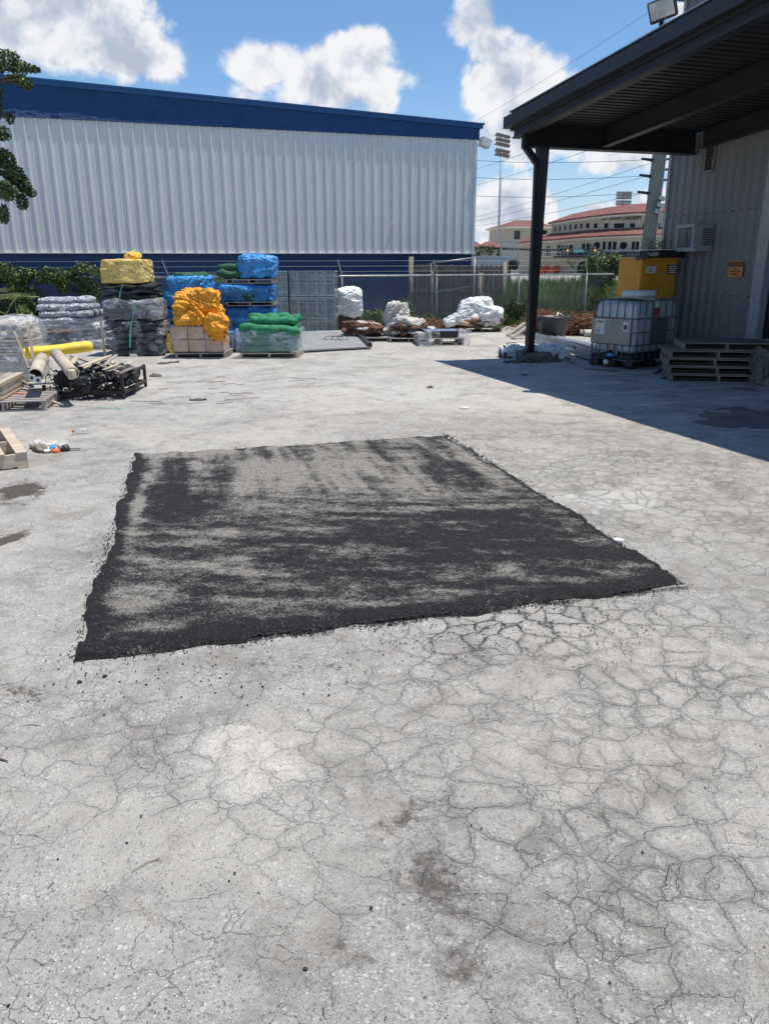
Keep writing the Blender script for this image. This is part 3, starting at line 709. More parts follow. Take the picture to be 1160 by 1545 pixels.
# tar crumbs along the edges of the patch
mb = MB(); R = random.Random(5)
def crumbs(a, b, n, spread, r0, r1, inward=.3):
    a, b = Vector(a), Vector(b); d_ = (b-a); nn = Vector((-d_.y, d_.x, 0)).normalized()
    for i in range(n):
        s_ = R.random(); 
        if mn.noise(Vector((s_*14, n*.1, 3)))+R.uniform(-.35, .35) < -.05: continue
        q = R.gauss(0, 1)*spread
        q = q if R.random() < .93 else R.uniform(-spread*5, spread*2)
        p = a+d_*s_+nn*q; r = R.uniform(r0, r1)*(1.5 if R.random() < .06 else 1)
        mb.stone((p.x, p.y, .006+r*.3+(.012 if q > 0 else 0)), r)
crumbs(c00, c10, 3400, .020, .003, .007); crumbs(c01, c00, 1100, .018, .003, .007); crumbs(c10, c11, 1200, .020, .003, .008); crumbs(c11, c01, 250, .03, .003, .006)
for i in range(420):
    p = G(R.uniform(560, 1000), R.gauss(945, 28)); mb.stone((p[0], p[1], .004), R.uniform(.002, .006))
for i in range(160):
    p = G(R.uniform(60, 560), R.gauss(1015, 28)); mb.stone((p[0], p[1], .004), R.uniform(.002, .007))
kind(mb.build('tar_crumbs', 'tar crumb', patch), 'stuff')
# loose grit lying over the yard
mb = MB()
for i in range(5200):
    q = G(R.uniform(-20, 1180), 1560-(1560-560)*R.random()**1.15); r = R.uniform(.0007, .0021)*(1+.16*q[1])
    mb.stone((q[0], q[1], .004+r*.2), r, .6)
kind(mb.build('pale_grit', 'stone pale'), 'stuff')
mb = MB()
for i in range(1500):
    q = G(R.uniform(-20, 1180), 1560-(1560-560)*R.random()**1.2); r = R.uniform(.0007, .0022)*(1+.16*q[1])*(2 if R.random() < .03 else 1)
    mb.stone((q[0], q[1], .004+r*.2), r, .6)
kind(mb.build('dark_grit', 'tar crumb'), 'stuff')
# ------------------------------------------------------------------ blue and white warehouse
wa = math.radians(18.5)
WD = Vector((math.cos(wa), math.sin(wa), 0)); WN = Vector((math.sin(wa), -math.cos(wa), 0))      # along, outward
WR = Vector(AY(712, 384.5, 27.)); WR.z = 0                                                     # right end on the ground
def W(s, o, z): return WR + WD*(-s) + WN*o + Vector((0, 0, z))                                   # s metres left of the right end
ZB = ZA(712, 384.5, 29.); ZF = float(onplane(716, 211, WR, WN)[2]); ZT = float(onplane(716, 187, WR, WN)[2]); 
WL = 30.
wh = thing('warehouse', 'long warehouse with white ribbed metal wall between navy blue bands', 'warehouse', WR)
def rel(p): return Vector(p)-WR
_zl = onplane(0, 114.5, WR, WN); SLP = (float(_zl[2])-ZT)/float((WR-Vector((_zl[0], _zl[1], 0))).dot(WD))
mb = MB()
def slab(mb, s0, s1, o0, o1, z0, z1):
    a = [rel(W(s0, o0, z0)), rel(W(s1, o0, z0)), rel(W(s1, o1, z0)), rel(W(s0, o1, z0))]
    k0, k1 = (SLP*s0, SLP*s1)
    t0 = z0+(k0 if z0 > ZF+.3 else 0); t1 = z0+(k1 if z0 > ZF+.3 else 0); u0_ = z1+(k0 if z1 > ZF+.3 else 0); u1_ = z1+(k1 if z1 > ZF+.3 else 0)
    zz_ = [t0-z0, t1-z0, t1-z0, t0-z0]; uu_ = [u0_-z0, u1_-z0, u1_-z0, u0_-z0]
    mb.add([p+Vector((0, 0, q)) for p, q in zip(a, zz_)]+[p+Vector((0, 0, q)) for p, q in zip(a, uu_)], [(3, 2, 1, 0), (4, 5, 6, 7), (0, 1, 5, 4), (1, 2, 6, 5), (2, 3, 7, 6), (3, 0, 4, 7)]); return mb
slab(mb, -.02, WL, -20, -.06, 0, ZB-.01).build('base_wall', 'navy block paint', wh)
mb = MB(); slab(mb, 0, WL, -20, -.12, ZB, ZT-.1).build('inner_wall', 'white siding', wh)
pitch = .305
def rib_profile(n):
    pr = []
    for k in range(n):
        x = k*pitch
        for dx, h in ((0, .036), (.024, .036), (.034, 0.), (.12, .0), (.13, .006), (.150, .006), (.160, 0), (.205, 0), (.215, .006), (.235, .006), (.245, 0), (.268, 0), (.281, .036)): pr.append((x+dx, h))
    pr.append((n*pitch, .034)); return pr
def siding_mesh(name, mat, z0f, z1, n=3, z1b=None):
    pr = rib_profile(n); mb = MB(); vs = [(x, -h, z0f) for x, h in pr]+[(x, -h, z1) for x, h in pr]; N = len(pr)
    mb.add(vs, [(i, i+1, N+i+1, N+i) for i in range(N-1)])
    vs2 = [(x, -h+.003, z0f) for x, h in pr]+[(x, -h+.003, z1) for x, h in pr]
    mb.add(vs2, [(i, N+i, N+i+1, i+1) for i in range(N-1)])
    # closed lip along the bottom
    mb.add([(x, -h, z0f) for x, h in pr]+[(x, -h+.003, z0f) for x, h in pr], [(i, N+i, N+i+1, i+1) for i in range(N-1)])
    return mb.mesh(name, mat)
sm = siding_mesh('siding_panel', 'white siding', ZB+.03, ZF+.25)
np_ = int(WL/(pitch*3))
for i in range(np_):
    p = rel(W((i+1)*pitch*3, .0, 0)); o = put('siding_panel', sm, wh, p, (0, 0, wa))
mb = MB(); slab(mb, -.05, WL, -.05, .055, ZB-.0, ZB+.028).build('drip_trim', 'white siding', wh)
mb = MB(); slab(mb, -.06, .0, -.06, .04, ZB+.03, ZF).build('corner_trim', 'white siding', wh)
# stucco fascia: subdivided and uneven, as trowelled
vs = []; fs = []; NX, NZ = 700, 24
fvals = fold([(a_*WL/NX*1.2, b__*.34, 0) for a_ in range(NX+1) for b__ in range(NZ+1)], 2.6, 4)
for i in range(NX+1):
    for j in range(NZ+1):
        s_ = -.12+(WL+.12)*i/NX; z = ZF+(ZT+SLP*s_-.12-ZF)*j/NZ
        o_ = .048+fvals[i*(NZ+1)+j]*.013*(1-abs(2*j/NZ-1)**6)
        vs.append(rel(W(s_, o_, z)))
fs = [(i*(NZ+1)+j, i*(NZ+1)+j+1, (i+1)*(NZ+1)+j+1, (i+1)*(NZ+1)+j) for i in range(NX) for j in range(NZ)]
mb = MB().add(vs, fs); mb.build('fascia', 'blue stucco', wh, True); mb = MB(); slab(mb, -.12, WL, -.3, .03, ZF+.001, ZT-.12); mb.build('fascia_backing', 'blue stucco', wh)
mb = MB(); slab(mb, -.22, WL, -.5, .085, ZT-.12, ZT-.02); slab(mb, -.26, WL, -.5, .11, ZT-.018, ZT+.03); mb.build('coping', 'navy trim', wh)
mb = MB(); slab(mb, -.1, WL, -20, -.5, ZT-.3, ZT-.1); mb.build('roof', 'roof sheet', wh)
fl = MB(); c = rel(W(-.34, .0, ZT-.52)); fl.box(c, (.3, .3, .28), wa, .35); f_ = fl.build('floodlight', 'label white', wh); bevel(f_, .02)
mb = MB().bar(rel(W(-.12, 0, ZT-.45)), rel(W(-.25, 0, ZT-.5)), .05); mb.build('lamp_arm', 'galvanised', f_)
# small fittings and scuffs
for (qx, qy) in ((592, 338), (676, 274)):
    p = rel(onplane(qx, qy, W(0, .04, 0), WN)); MB().box(p, (.07, .03, .09), wa).build('junction_cover', 'white siding', wh)

# ------------------------------------------------------------------ grey warehouse at right
ea = math.radians(18.5)
ED = Vector((math.sin(ea), -math.cos(ea), 0)); PD = Vector((math.cos(ea), math.sin(ea), 0))     # towards the camera; towards the wall
CB = Vector(G(797, 545)); RISE = .075
BW = CB + PD*3.35 - ED*.25                                        # far corner of the grey wall
_d = ray(1010, 300); 
# slide corner along ED so that it shows at px 1010
tt = np.linspace(-3, 3, 601); bestt = min(tt, key=lambda q: abs(((lambda P: PW/2+FPX*np.dot(P-CAMP, Rv)/np.dot(P-CAMP, Fv))(np.array(BW+ED*q+Vector((0, 0, 3)))))-1008))
BC = BW + ED*float(bestt); BC.z = 0
def E_(s, o, z): return ED*s + PD*(-o) + Vector((0, 0, z))        # relative to BC; s towards camera, o out of the wall
gw = thing('grey_warehouse', 'grey ribbed metal warehouse standing in the shade of its canopy', 'warehouse', BC)
def eslab(mb, s0, s1, o0, o1, z0, z1):
    a = [E_(s0, o0, z0), E_(s1, o0, z0), E_(s1, o1, z0), E_(s0, o1, z0)]; return mb.prism(a, (0, 0, z1-z0))
JS = 0.
tt = np.linspace(0, 8, 801)
def pxof(P): P = np.array(P)-CAMP; return PW/2+FPX*np.dot(P, Rv)/np.dot(P, Fv)
def pyof(P): P = np.array(P)-CAMP; return PH/2-FPX*np.dot(P, Uv)/np.dot(P, Fv)
JS = float(min(tt, key=lambda q: abs(pxof(BC+E_(q, 0, 1))-1134)))
GH = 6.4
mb = MB(); eslab(mb, .02, JS, -12, -.08, 0, GH); eslab(mb, JS+3.2, 22, -12, -.08, 0, GH); eslab(mb, JS, JS+3.2, -12, -.08, 3.4, GH); eslab(mb, JS, JS+3.2, -12, -.5, 0, 3.4)
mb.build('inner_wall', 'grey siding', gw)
npan = 0
pg = JS/12.
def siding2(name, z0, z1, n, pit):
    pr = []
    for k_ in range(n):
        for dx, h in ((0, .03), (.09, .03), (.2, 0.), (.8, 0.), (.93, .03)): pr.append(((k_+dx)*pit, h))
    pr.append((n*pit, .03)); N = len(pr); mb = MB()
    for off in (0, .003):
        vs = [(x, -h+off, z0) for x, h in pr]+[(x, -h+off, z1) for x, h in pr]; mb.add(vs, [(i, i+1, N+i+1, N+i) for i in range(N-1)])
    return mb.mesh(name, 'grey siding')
rz = math.atan2(ED.y, ED.x)
def panelrow(s0, cnt, z0, z1, n=3):
    me = siding2('siding_panel', z0, z1, n, pg)
    for i in range(cnt):
        o = put('siding_panel', me, gw, E_(s0+i*n*pg, 0, 0), (0, 0, rz)); o.scale = (1, 1, 1)
# profile is built towards -y; the wall faces -PD, which is +y of this frame turned by pi
panelrow(.0, 4, .05, GH)
panelrow(JS+3.3, 6, .05, GH)
for o in [x for x in COL.objects if x.parent == gw and x.name.startswith('siding_panel')]:
    pass
mb = MB(); eslab(mb, JS+.0, JS+.24, -.08, .07, .05, 3.5); mb.build('door_jamb', 'siding trim', gw)
mb = MB(); eslab(mb, JS+3.1, JS+3.3, -.08, .07, .05, 3.5); mb.build('door_jamb', 'siding trim', gw)
me = None
for k_ in range(22):
    mb = MB(); eslab(mb, JS+.24, JS+3.1, -.14, -.10, .06+k_*.15, .06+k_*.15+.142); o = mb.build('door_slat', 'black plastic', gw)
mb = MB(); eslab(mb, -.03, .04, -.1, .05, .0, GH); mb.build('corner_trim', 'siding trim', gw)
mb = MB(); eslab(mb, -.2, 22, -12.2, .15, GH, GH+.2); mb.build('roof', 'roof sheet', gw)
# screw line
mb = MB()
for k_ in range(12):
    for z in (1.17, 2.62): mb.box(E_((k_+.5)*pg, .008, z), (.02, .02, .02))
kind(mb.build('screws', 'ink', gw), 'stuff')
# louvred vent
WP = BC; WNn = -PD
def onwall(qx, qy, o=0.): return Vector(onplane(qx, qy, BC+WNn*o, WNn))
vt = thing('wall_vent', 'small dark louvred vent high on the grey ribbed wall', 'vent', onwall(1074, 239), rz)
a, c = onwall(1069, 221), onwall(1082, 257); vw = abs((onwall(1082, 240)-onwall(1069, 240)).length); vh = (a-c).z
MB().box((0, -.035, 0), (vw, .02, vh)).build('back_plate', 'ink', vt)
fr = MB()
for q in (-1, 1): fr.box((q*vw/2, -.05, 0), (.03, .05, vh)); fr.box((0, -.05, q*vh/2), (vw+.03, .05, .03))
fr.build('frame', 'grey siding', vt)
for k_ in range(8): MB().box((0, -.055, -vh/2+vh*(k_+.5)/8), (vw, .03, .008), 0, 0, .6).build('louvre', 'dark steel', vt)
# air conditioner hanging from the wall: open cage and grille box
z0 = onwall(1060, 377).z; z1 = onwall(1060, 341).z
aw, ah, ad = .48, z1-z0, .42
p = onwall(1076, 360)-ED*(aw/2); ac = thing('air_conditioner', 'old window air conditioner in an open metal frame on the grey wall', 'air conditioner', (p.x, p.y, z0), rz)
def acbox(n, m_, x0, x1, y0, y1, z0_, z1_, par=ac): return MB().bx(x0, x1, y0, y1, z0_, z1_).build(n, m_, par)
nf = acbox('side_panel', 'siding trim', aw/2-.02, aw/2, -ad, -.02, .0, ah)
MB().bx(aw/2+.001, aw/2+.006, -ad*.60, -ad*.12, ah*.14, ah*.86).build('grille_back', 'ink', nf)
for k_ in range(10): MB().bx(aw/2+.007, aw/2+.014, -ad*.60, -ad*.12, ah*(.15+.7*k_/10), ah*(.15+.7*k_/10)+.014).build('louvre', 'siding trim', nf)
mb = MB()
for x in (-aw/2, aw/2-.04): mb.bx(x-.02, x+.02, -ad-.02, -ad+.02, 0, ah)
mb.bx(-aw/2-.02, -aw/2+.02, -.06, -.02, 0, ah)
for z in (.0, ah-.04): mb.bx(-aw/2+.02, aw/2-.06, -ad-.018, -ad+.02, z, z+.04); mb.bx(-aw/2-.018, -aw/2+.018, -ad+.02, -.06, z, z+.04)
mb.build('frame', 'siding trim', ac)
acbox('top_plate', 'siding trim', -aw/2-.03, aw/2+.03, -ad-.03, -.02, ah+.002, ah+.02)
acbox('bracket', 'siding trim', -aw/2, aw/2+.04, -ad, -.02, -.03, -.002)
acbox('casing', 'ink', -aw/2+.05, aw/2-.04, -.16, -.04, .03, ah-.05)
for x in (-.08, .06): acbox('inner_rail', 'siding trim', x, x+.02, -.24, -.22, .03, ah-.04)
# caution sign
p = onwall(1109, 406, .035); sw = (onwall(1121, 406)-onwall(1099, 406)).length; shh = (onwall(1109, 394)-onwall(1109, 418)).z
sg = thing('caution_sign', 'weathered orange CAUTION sign screwed to the grey ribbed wall', 'sign', p, rz)
q = MB().box((0, -.004, 0), (sw, .004, shh)).build('plate', 'sign orange', sg); bevel(q, .002)
MB().box((0, -.0085, shh*.31), (sw*.94, .003, shh*.28)).build('header_band', 'ink', sg)
textmesh('lettering', 'CAUTION', shh*.24, 'sign orange', sg, (0, -.0115, shh*.31), xs=sw*.8/(shh*.24*4.4))
for i, tx in enumerate(('FOR', 'FORKLIFT TRUCK', 'ENTRANCE')): textmesh('lettering', tx, shh*.15, 'ink', sg, (0, -.008, shh*(.02-.17*i)), xs=.75)

# ------------------------------------------------------------------ canopy
cz = 3.96                                                                     # underside of rake at the far corner
CO = CB.copy(); CO.z = 0
can = thing('canopy', 'dark steel lean-to canopy on a post with gutter and downspout', 'canopy', CO)
def K(p_, e, z): return PD*p_ + ED*e + Vector((0, 0, z+RISE*max(e, -1)*1.0))
RP = -.40; CL = 13.0; WPd = 3.33
corner = np.array(AY(768, 183, 14.35)); czt = corner[2]
zc = czt-.10
def kslab(mb, p0, p1, e0, e1, z0, z1):
    vs = [K(p0, e0, z0), K(p1, e0, z0), K(p1, e1, z0), K(p0, e1, z0), K(p0, e0, z1), K(p1, e0, z1), K(p1, e1, z1), K(p0, e1, z1)]
    return mb.add(vs, [(0, 3, 2, 1), (4, 5, 6, 7), (0, 1, 5, 4), (1, 2, 6, 5), (2, 3, 7, 6), (3, 0, 4, 7)])
zr = zc+.12                       # underside of roof deck
mb = MB(); kslab(mb, RP, RP+.05, -.35, CL, zr-.06, zr+.22); kslab(mb, RP-.10, RP, -.38, CL, zr-.02, zr+.0); kslab(mb, RP-.12, RP-.10, -.38, CL, zr-.02, zr+.16); kslab(mb, RP-.10, RP, -.38, -.36, zr, zr+.15)
mb.build('gutter', 'dark steel', can)
mb = MB(); kslab(mb, RP+.051, RP+.09, -.3, CL, zr-.16, zr-.005); kslab(mb, RP+.02, RP+.17, -.3, CL, zr-.185, zr-.162); mb.build('edge_beam', 'dark steel', can)
mb = MB(); kslab(mb, RP-.06, RP+.5, -.3, CL, zr+.222, zr+.238); mb.build('edge_flashing', 'galvanised', can)
def ibeam(name, fn, p0, p1, h=.26, w_=.14):
    mb = MB()
    a, b_ = p0, p1
    mb.bar(a, b_, w_, .015); a2 = Vector(a)+Vector((0, 0, h)); b2 = Vector(b_)+Vector((0, 0, h)); mb.bar(a2, b2, w_, .015)
    mb.bar(Vector(a)+Vector((0, 0, h/2)), Vector(b_)+Vector((0, 0, h/2)), .012, h-.016); return mb.build(name, 'dark steel', can)
ibeam('rafter_beam', None, K(1.30, -.02, zr-.31), K(1.30, CL, zr-.31), .29)
ibeam('rafter_beam', None, K(3.2, .25, zr-.31), K(3.2, CL, zr-.31), .29)
mb = MB(); kslab(mb, RP+.2, WPd-.02, -.16, -.10, zr-.33, zr-.005); kslab(mb, RP+.2, WPd-.02, -.20, -.03, zr-.35, zr-.332); kslab(mb, RP+.2, WPd-.02, -.215, -.2, zr-.33, zr-.005)
mb.build('end_beam', 'dark steel', can)
# ribbed deck sheets, ribs running from the edge to the wall
dl = .9; me_ = None
for k_ in range(int(CL/dl)+1):
    e0 = -.3+k_*dl; mb = MB()
    pr = []
    for q in range(6):
        x = e0+q*.15
        for dx, h in ((0, 0), (.05, 0), (.065, .035), (.115, .035), (.13, 0)): pr.append((x+dx, h))
    pr.append((e0+.897, 0)); N = len(pr)
    for off in (0, .004):
        vs = [K(RP+.06, e, zr+.002+h+off) for e, h in pr]+[K(WPd-.03, e, zr+.002+h+off) for e, h in pr]; mb.add(vs, [(i, i+1, N+i+1, N+i) for i in range(N-1)])
    mb.build('deck_sheet', 'roof sheet', can)
# post (H section) and square downspout
def vbar(mb, p_, e, w_, d_, z0, z1, lean=0.):
    c0 = PD*p_+ED*e+Vector((0, 0, z0)); c1 = PD*(p_+lean)+ED*e+Vector((0, 0, z1)); return mb.bar(c0, c1, w_, d_, up=ED)
mb = MB(); zt = zr-.36-.0
vbar(mb, .0, 0, .012, .15, .0, zt, .06); vbar(mb, .045, 0, .014, .16, 0, zt, .10); vbar(mb, -.045, 0, .014, .16, 0, zt, .02)
vs_ = PD*.06+Vector((0, 0, zt)); mb.bar(PD*-.1+Vector((0, 0, zt)), PD*.24+Vector((0, 0, zt)), .24, .02)
mb.build('post', 'dark steel', can)
mb = MB(); vbar(mb, -.075, .14, .085, .08, .2, zr-.62, -.035)
mb.bar(PD*-.11+ED*.14+Vector((0, 0, zr-.64)), PD*-.28+ED*-.0+Vector((0, 0, zr-.36)), .1, .09, up=ED)
mb.bar(PD*-.28+ED*-.0+Vector((0, 0, zr-.40)), PD*-.28+ED*-.0+Vector((0, 0, zr-.03)), .1, .09, up=ED)
mb.bar(PD*-.075+ED*.14+Vector((0, 0, .24)), PD*-.19+ED*.14+Vector((0, 0, .12)), .085, .08, up=ED)
mb.build('downspout', 'dark steel', can)
o = lump('post_footing', 'old concrete lump', can, (.62, .5, .17), (.1, .02, 0), n=14, box=.4, amp=.05, sc=6, seed=4)
for j in range(16): lump('rubble', 'old concrete lump', can, (rng.uniform(.05, .13), rng.uniform(.05, .11), rng.uniform(.03, .06)), (rng.uniform(-.6, .55), rng.uniform(-.4, .0), 0), (0, 0, rng.random()*3), n=5, box=.5, amp=.02, sc=9, seed=j)
# floodlight and aerial on the edge
def esolve(qx):
    return float(min(np.linspace(0, 12, 1201), key=lambda e: abs(pxof(CO+K(RP, e, zr+.25))-qx)))
e_ = esolve(1000); fp = CO+K(RP-.03, e_, zr+.26)
flt = thing('floodlight', 'square floodlight mounted on the canopy edge against the sky', 'floodlight', fp)
o = MB().box((0, 0, .17), (.33, .16, .24), math.radians(-25), math.radians(-14), .35).build('housing', 'dark steel', flt); bevel(o, .015)
o = MB().box((-.035, -.075, .15), (.28, .02, .19), math.radians(-25), math.radians(-14), .35).build('lens', 'lamp glass', flt)
MB().bar((0, 0, -.02), (0, .02, .08), .05, .03).build('bracket', 'dark steel', flt)
ap = CO+K(RP-.02, esolve(1003)+.02, zr+.25)
q = MB().tube([(0, 0, 0), (.02, 0, .9)], .006, 6).build('aerial', 'galvanised', None, True, ap); tag(q, 'thin metal aerial rod rising above the floodlight on the canopy edge', 'aerial')

# ------------------------------------------------------------------ chain-link fence
fh = 1.45; FL = (FB-FA).length
cf = thing('chain_link_fence', 'chain-link fence with round top rail and slanted barbed arms', 'fence', FA, math.atan2(fdir.y, fdir.x))
def fx(qx):
    """distance along the fence of a picture column"""
    n_ = np.array((-fdir.y, fdir.x, 0)); return float((Vector(onplane(qx, 440, FA, n_))-FA).dot(fdir))
MB().tube([(0, 0, fh), (FL+.15, 0, fh)], .024, 8).build('top_rail', 'fence wire', cf, True)
posts = [fx(q) for q in (29-60, 130, 257, 380, 517, 659, 783, 884, 919)]
for s_ in posts[:-1]:
    pp = MB().tube([(s_, .03, 0), (s_, .03, fh+.04)], .03, 8).build('post', 'fence wire', cf, True)
    MB().bar((s_, .03, fh+.02), (s_-.14, .03-.12, fh+.42), .03, .02).build('barbed_arm', 'fence wire', pp)
mb = MB()
pt_ = .055; n_ = int((FL+.1)/pt_)
for i in range(-26, n_):
    for sgn in (1, -1):
        x0 = i*pt_; x1 = x0+fh*1.0
        a = (x0, 0, .02) if sgn == 1 else (x1, .004, .02); c = (x1, 0, fh) if sgn == 1 else (x0, .004, fh)
        xa, za = a[0], a[2]; xc, zc_ = c[0], c[2]
        if xa < 0 or xc < 0 or xa > FL+.1 or xc > FL+.1: 
            continue
        mb.bar((xa, a[1], za), (xc, c[1], zc_), .0034, .0034, up=(0, 1, 0))
for i in range(0, n_): mb.bar((i*pt_, 0, fh-.01), (i*pt_+.01, 0, fh+.07), .006, .006, up=(0, 1, 0))
kind(mb.build('wire_mesh', 'chain wire', cf), 'stuff')
for z in (.12, .26, .4):
    mb = MB(); mb.tube([(s_-.14*(z/.42), .03-.12*(z/.42), fh+z) for s_ in posts[:-1]], .0022, 4); mb.build('barbed_wire', 'chain wire', cf)

# wooden picket fence behind it
def wf_pt(qx, qy, Y=25.1): return Vector(AY(qx, qy, Y))
wz = thing('picket_fence', 'weathered dog-eared board fence between the blue wall and the lamp pole', 'fence', wf_pt(690, 480)*1.)
O_ = Vector(wz.location); O_.z = 0; wz.location = O_
L0 = wf_pt(619, 480).x-O_.x; L1 = wf_pt(758, 480).x-O_.x
ptop = [ZA(q, y, 25.1) for q, y in ((628, 396), (655, 398), (690, 400), (750, 404))]
x = wf_pt(626, 480).x-O_.x; xe = wf_pt(752, 480).x-O_.x
while x < xe:
    u = (x-L0)/(L1-L0); ht = 1.78-.06*u+rng.uniform(-.02, .02)
    wd = .128
    pk = MB().prism([(x, 0, .03), (x+wd, 0, .03), (x+wd, 0, ht-.06), (x+wd*.72, 0, ht), (x+wd*.28, 0, ht), (x, 0, ht-.06)], (0, .018, 0))
    pk.build('picket', 'picket wood', wz, rot=(0, rng.uniform(-.008, .008), 0)); x += .145+rng.uniform(0, .012)
for z in (.25, .95, 1.55): MB().bx(L0, L1, -.05, -.004, z, z+.09).build('rail', 'weathered wood', wz)
for qx, hh_, r_ in ((619, 1.98, .075), (757, 1.82, .06), (650, 1.55, .045), (722, 1.5, .05)):
    xx = wf_pt(qx, 480).x-O_.x; MB().tube([(xx, -.1, 0), (xx+.01, -.1, hh_)], r_, 10).build('post', 'weathered wood', wz, True)
# leaning steel gate frame
gf = thing('gate_frame', 'bare leaning pipe gate frame in front of the board fence', 'gate', (O_.x, O_.y-.35, 0))
a, b_, c, d_ = [wf_pt(*q, 24.8)-Vector((O_.x, O_.y-.35, 0)) for q in ((650, 397), (716, 389), (710, 432), (655, 441))]
for (p0, p1) in ((a, b_), (d_, c)): MB().tube([p0, p1], .022, 8).build('rail', 'fence wire', gf, True)
for (p0, p1) in ((a, (d_.x, d_.y, 0)), (b_, (c.x+.1, c.y, 0))): MB().tube([p0, p1], .022, 8).build('upright', 'fence wire', gf, True)

# white shed and white frame beyond
def wp(qx, qy, Y): return Vector(AY(qx, qy, Y))
p0 = wp(712, 386, 33); p1 = wp(764, 404, 33)
sh = thing('white_trailer', 'low white box trailer roof seen over the board fence', 'trailer', ((p0.x+p1.x)/2, 33, 0))
wd = p1.x-p0.x
q = MB().bx(-wd/2, wd/2, 0, 2.5, .5, p0.z-.09).build('body', 'white paint', sh); q = MB().bx(-wd/2-.03, wd/2+.03, -.03, 2.53, p0.z-.088, p0.z).build('roof', 'white paint', sh)
for s_ in (-.6, .6): MB().tube([(s_, -.02, .32), (s_, .2, .32)], .32, 16).build('wheel', 'black plastic', sh, True)
MB().bar((wd/2+.15, -.1, .0), (wd/2-.08, -.1, p0.z-.1), .1, .03, up=(0, 1, 0)).build('leaning_board', 'white paint', sh)
p0 = wp(756, 365, 40); p1 = wp(781, 391, 40); wf = thing('white_frame_rack', 'white tubular rack standing above the fence beside the dark post', 'rack', (p0.x, 40, 0)); ww = p1.x-p0.x
mb = MB(); 
for x in (0, ww*.0+.04, ww): mb.bar((x, 0, p1.z), (x, 0, p0.z), .05)
for z in (p0.z, p1.z): mb.bar((0, 0, z), (ww, 0, z), .05)
mb.build('frame', 'white paint', wf)
for x in (.35, .5, .62, .75, .86): MB().bar((ww*x, .03, p1.z), (ww*x, .03, p0.z), .03).build('upright', 'white paint', wf)
for x in (.1, .55): MB().bar((ww*x, 0.05, 0), (ww*x, .05, p1.z), .09).build('leg', 'rust', wf)

# ------------------------------------------------------------------ stadium
zE = 11.2
def dist_for(qx, qy, z=zE):
    d_ = ray(qx, qy); t_ = (z-HC)/d_[2]; return Vector(CAMP+d_*t_)
fac = [(1160, 150, 322, 351), (1080, 148, 320, 352), (1003, 147, 319, 353), (960, 148, 320, 354), (925, 150, 322.5, 355.5), (890, 153.5, 326.5, 357.5), (860, 158, 331, 360.5), (832, 164, 336, 362), (815, 168, 339, 364), (801, 172, 342, 366)]
PL = []; ZU = []; ZL_ = []
for q_, Y_, ye_, yl_ in fac:
    p = Vector(AY(q_, ye_, Y_)); ZU.append(p.z); ZL_.append(float(AY(q_, yl_, Y_)[2])); PL.append(Vector((p.x, p.y, 0)))
NUP = 8
def zmap(i, z):
    """nominal height (lower eave 7.3, upper eave 11.2) to the height at corner i (may be fractional)"""
    k_ = min(int(i), len(PL)-2); u = i-k_; zu = ZU[k_]*(1-u)+ZU[k_+1]*u; zw = ZL_[k_]*(1-u)+ZL_[k_+1]*u
    if z <= 4: return z
    if z <= 8.7: return zw+(z-7.3)
    if z < 11.2-1.0: return zw+1.4+(z-8.7)
    return zu+(z-11.2)
HI = [0.]
def hit(qx):
    d_ = ray(qx, 390); dx, dy = d_[0], d_[1]
    for i in range(len(PL)-1):
        a, b_ = PL[i], PL[i+1]; e = b_-a; det = dx*(-e.y)-dy*(-e.x)
        if abs(det) < 1e-9: continue
        t_ = (a.x*(-e.y)-a.y*(-e.x))/det; u = (dx*a.y-dy*a.x)/det
        if t_ > 0 and -.001 <= u <= 1.001:
            HI[0] = i+u
            n_ = Vector((e.y, -e.x, 0)).normalized()
            if n_.y > 0: n_ = -n_
            return a+e*u, e.normalized(), n_
    return None
st = thing('stadium', 'curved cream stadium building with red tiled roofs and arches', 'stadium', PL[3])
SO = Vector(PL[3])
def ring(mb, off0, z0, off1, z1, side=1):
    N = NUP if min(z0, z1) > 8.6 or off0 < 0 or (off0 == 0 and z1 > 9) or off1 < -1 else len(PL); ns = []
    for i in range(N):
        e = (PL[min(i+1, N-1)]-PL[max(i-1, 0)]).normalized(); n_ = Vector((e.y, -e.x, 0)); n_ = n_ if n_.y < 0 else -n_; ns.append(n_)
    vs = [PL[i]+ns[i]*off0+Vector((0, 0, zmap(i, z0)))-SO for i in range(N)]+[PL[i]+ns[i]*off1+Vector((0, 0, zmap(i, z1)))-SO for i in range(N)]
    mb.add(vs, [(i, i+1, N+i+1, N+i) for i in range(N-1)]); return mb
def solid(mb, o0, o1, z0, z1):
    ring(mb, o0, z0, o0, z1); ring(mb, o1, z0, o1, z1); ring(mb, o0, z0, o1, z0); ring(mb, o0, z1, o1, z1); return mb
zl = 7.3                    # lower roof eave
mb = MB(); solid(mb, 0, -6, 0, zE); mb.build('upper_wall', 'stadium plaster', st)
mb = MB(); solid(mb, 2.2, .02, 0, zl-.02); mb.build('lower_wall', 'stadium plaster', st)
mb = MB(); ring(mb, 3.0, zl, -.1, zl+1.25); ring(mb, 3.0, zl-.25, 3.0, zl); ring(mb, 3.0, zl-.25, 2.2, zl-.26); mb.build('lower_roof', 'clay tile', st)
mb = MB(); ring(mb, .9, zE, -4.5, zE+1.7); ring(mb, .9, zE-.25, .9, zE); ring(mb, .9, zE-.25, 0, zE-.26); mb.build('upper_roof', 'clay tile', st)
mb = MB(); solid(mb, 2.75, 2.2, zl-.42, zl-.27); solid(mb, .65, 0, zE-.45, zE-.27); mb.build('cornice', 'stadium trim', st)
mb = MB()
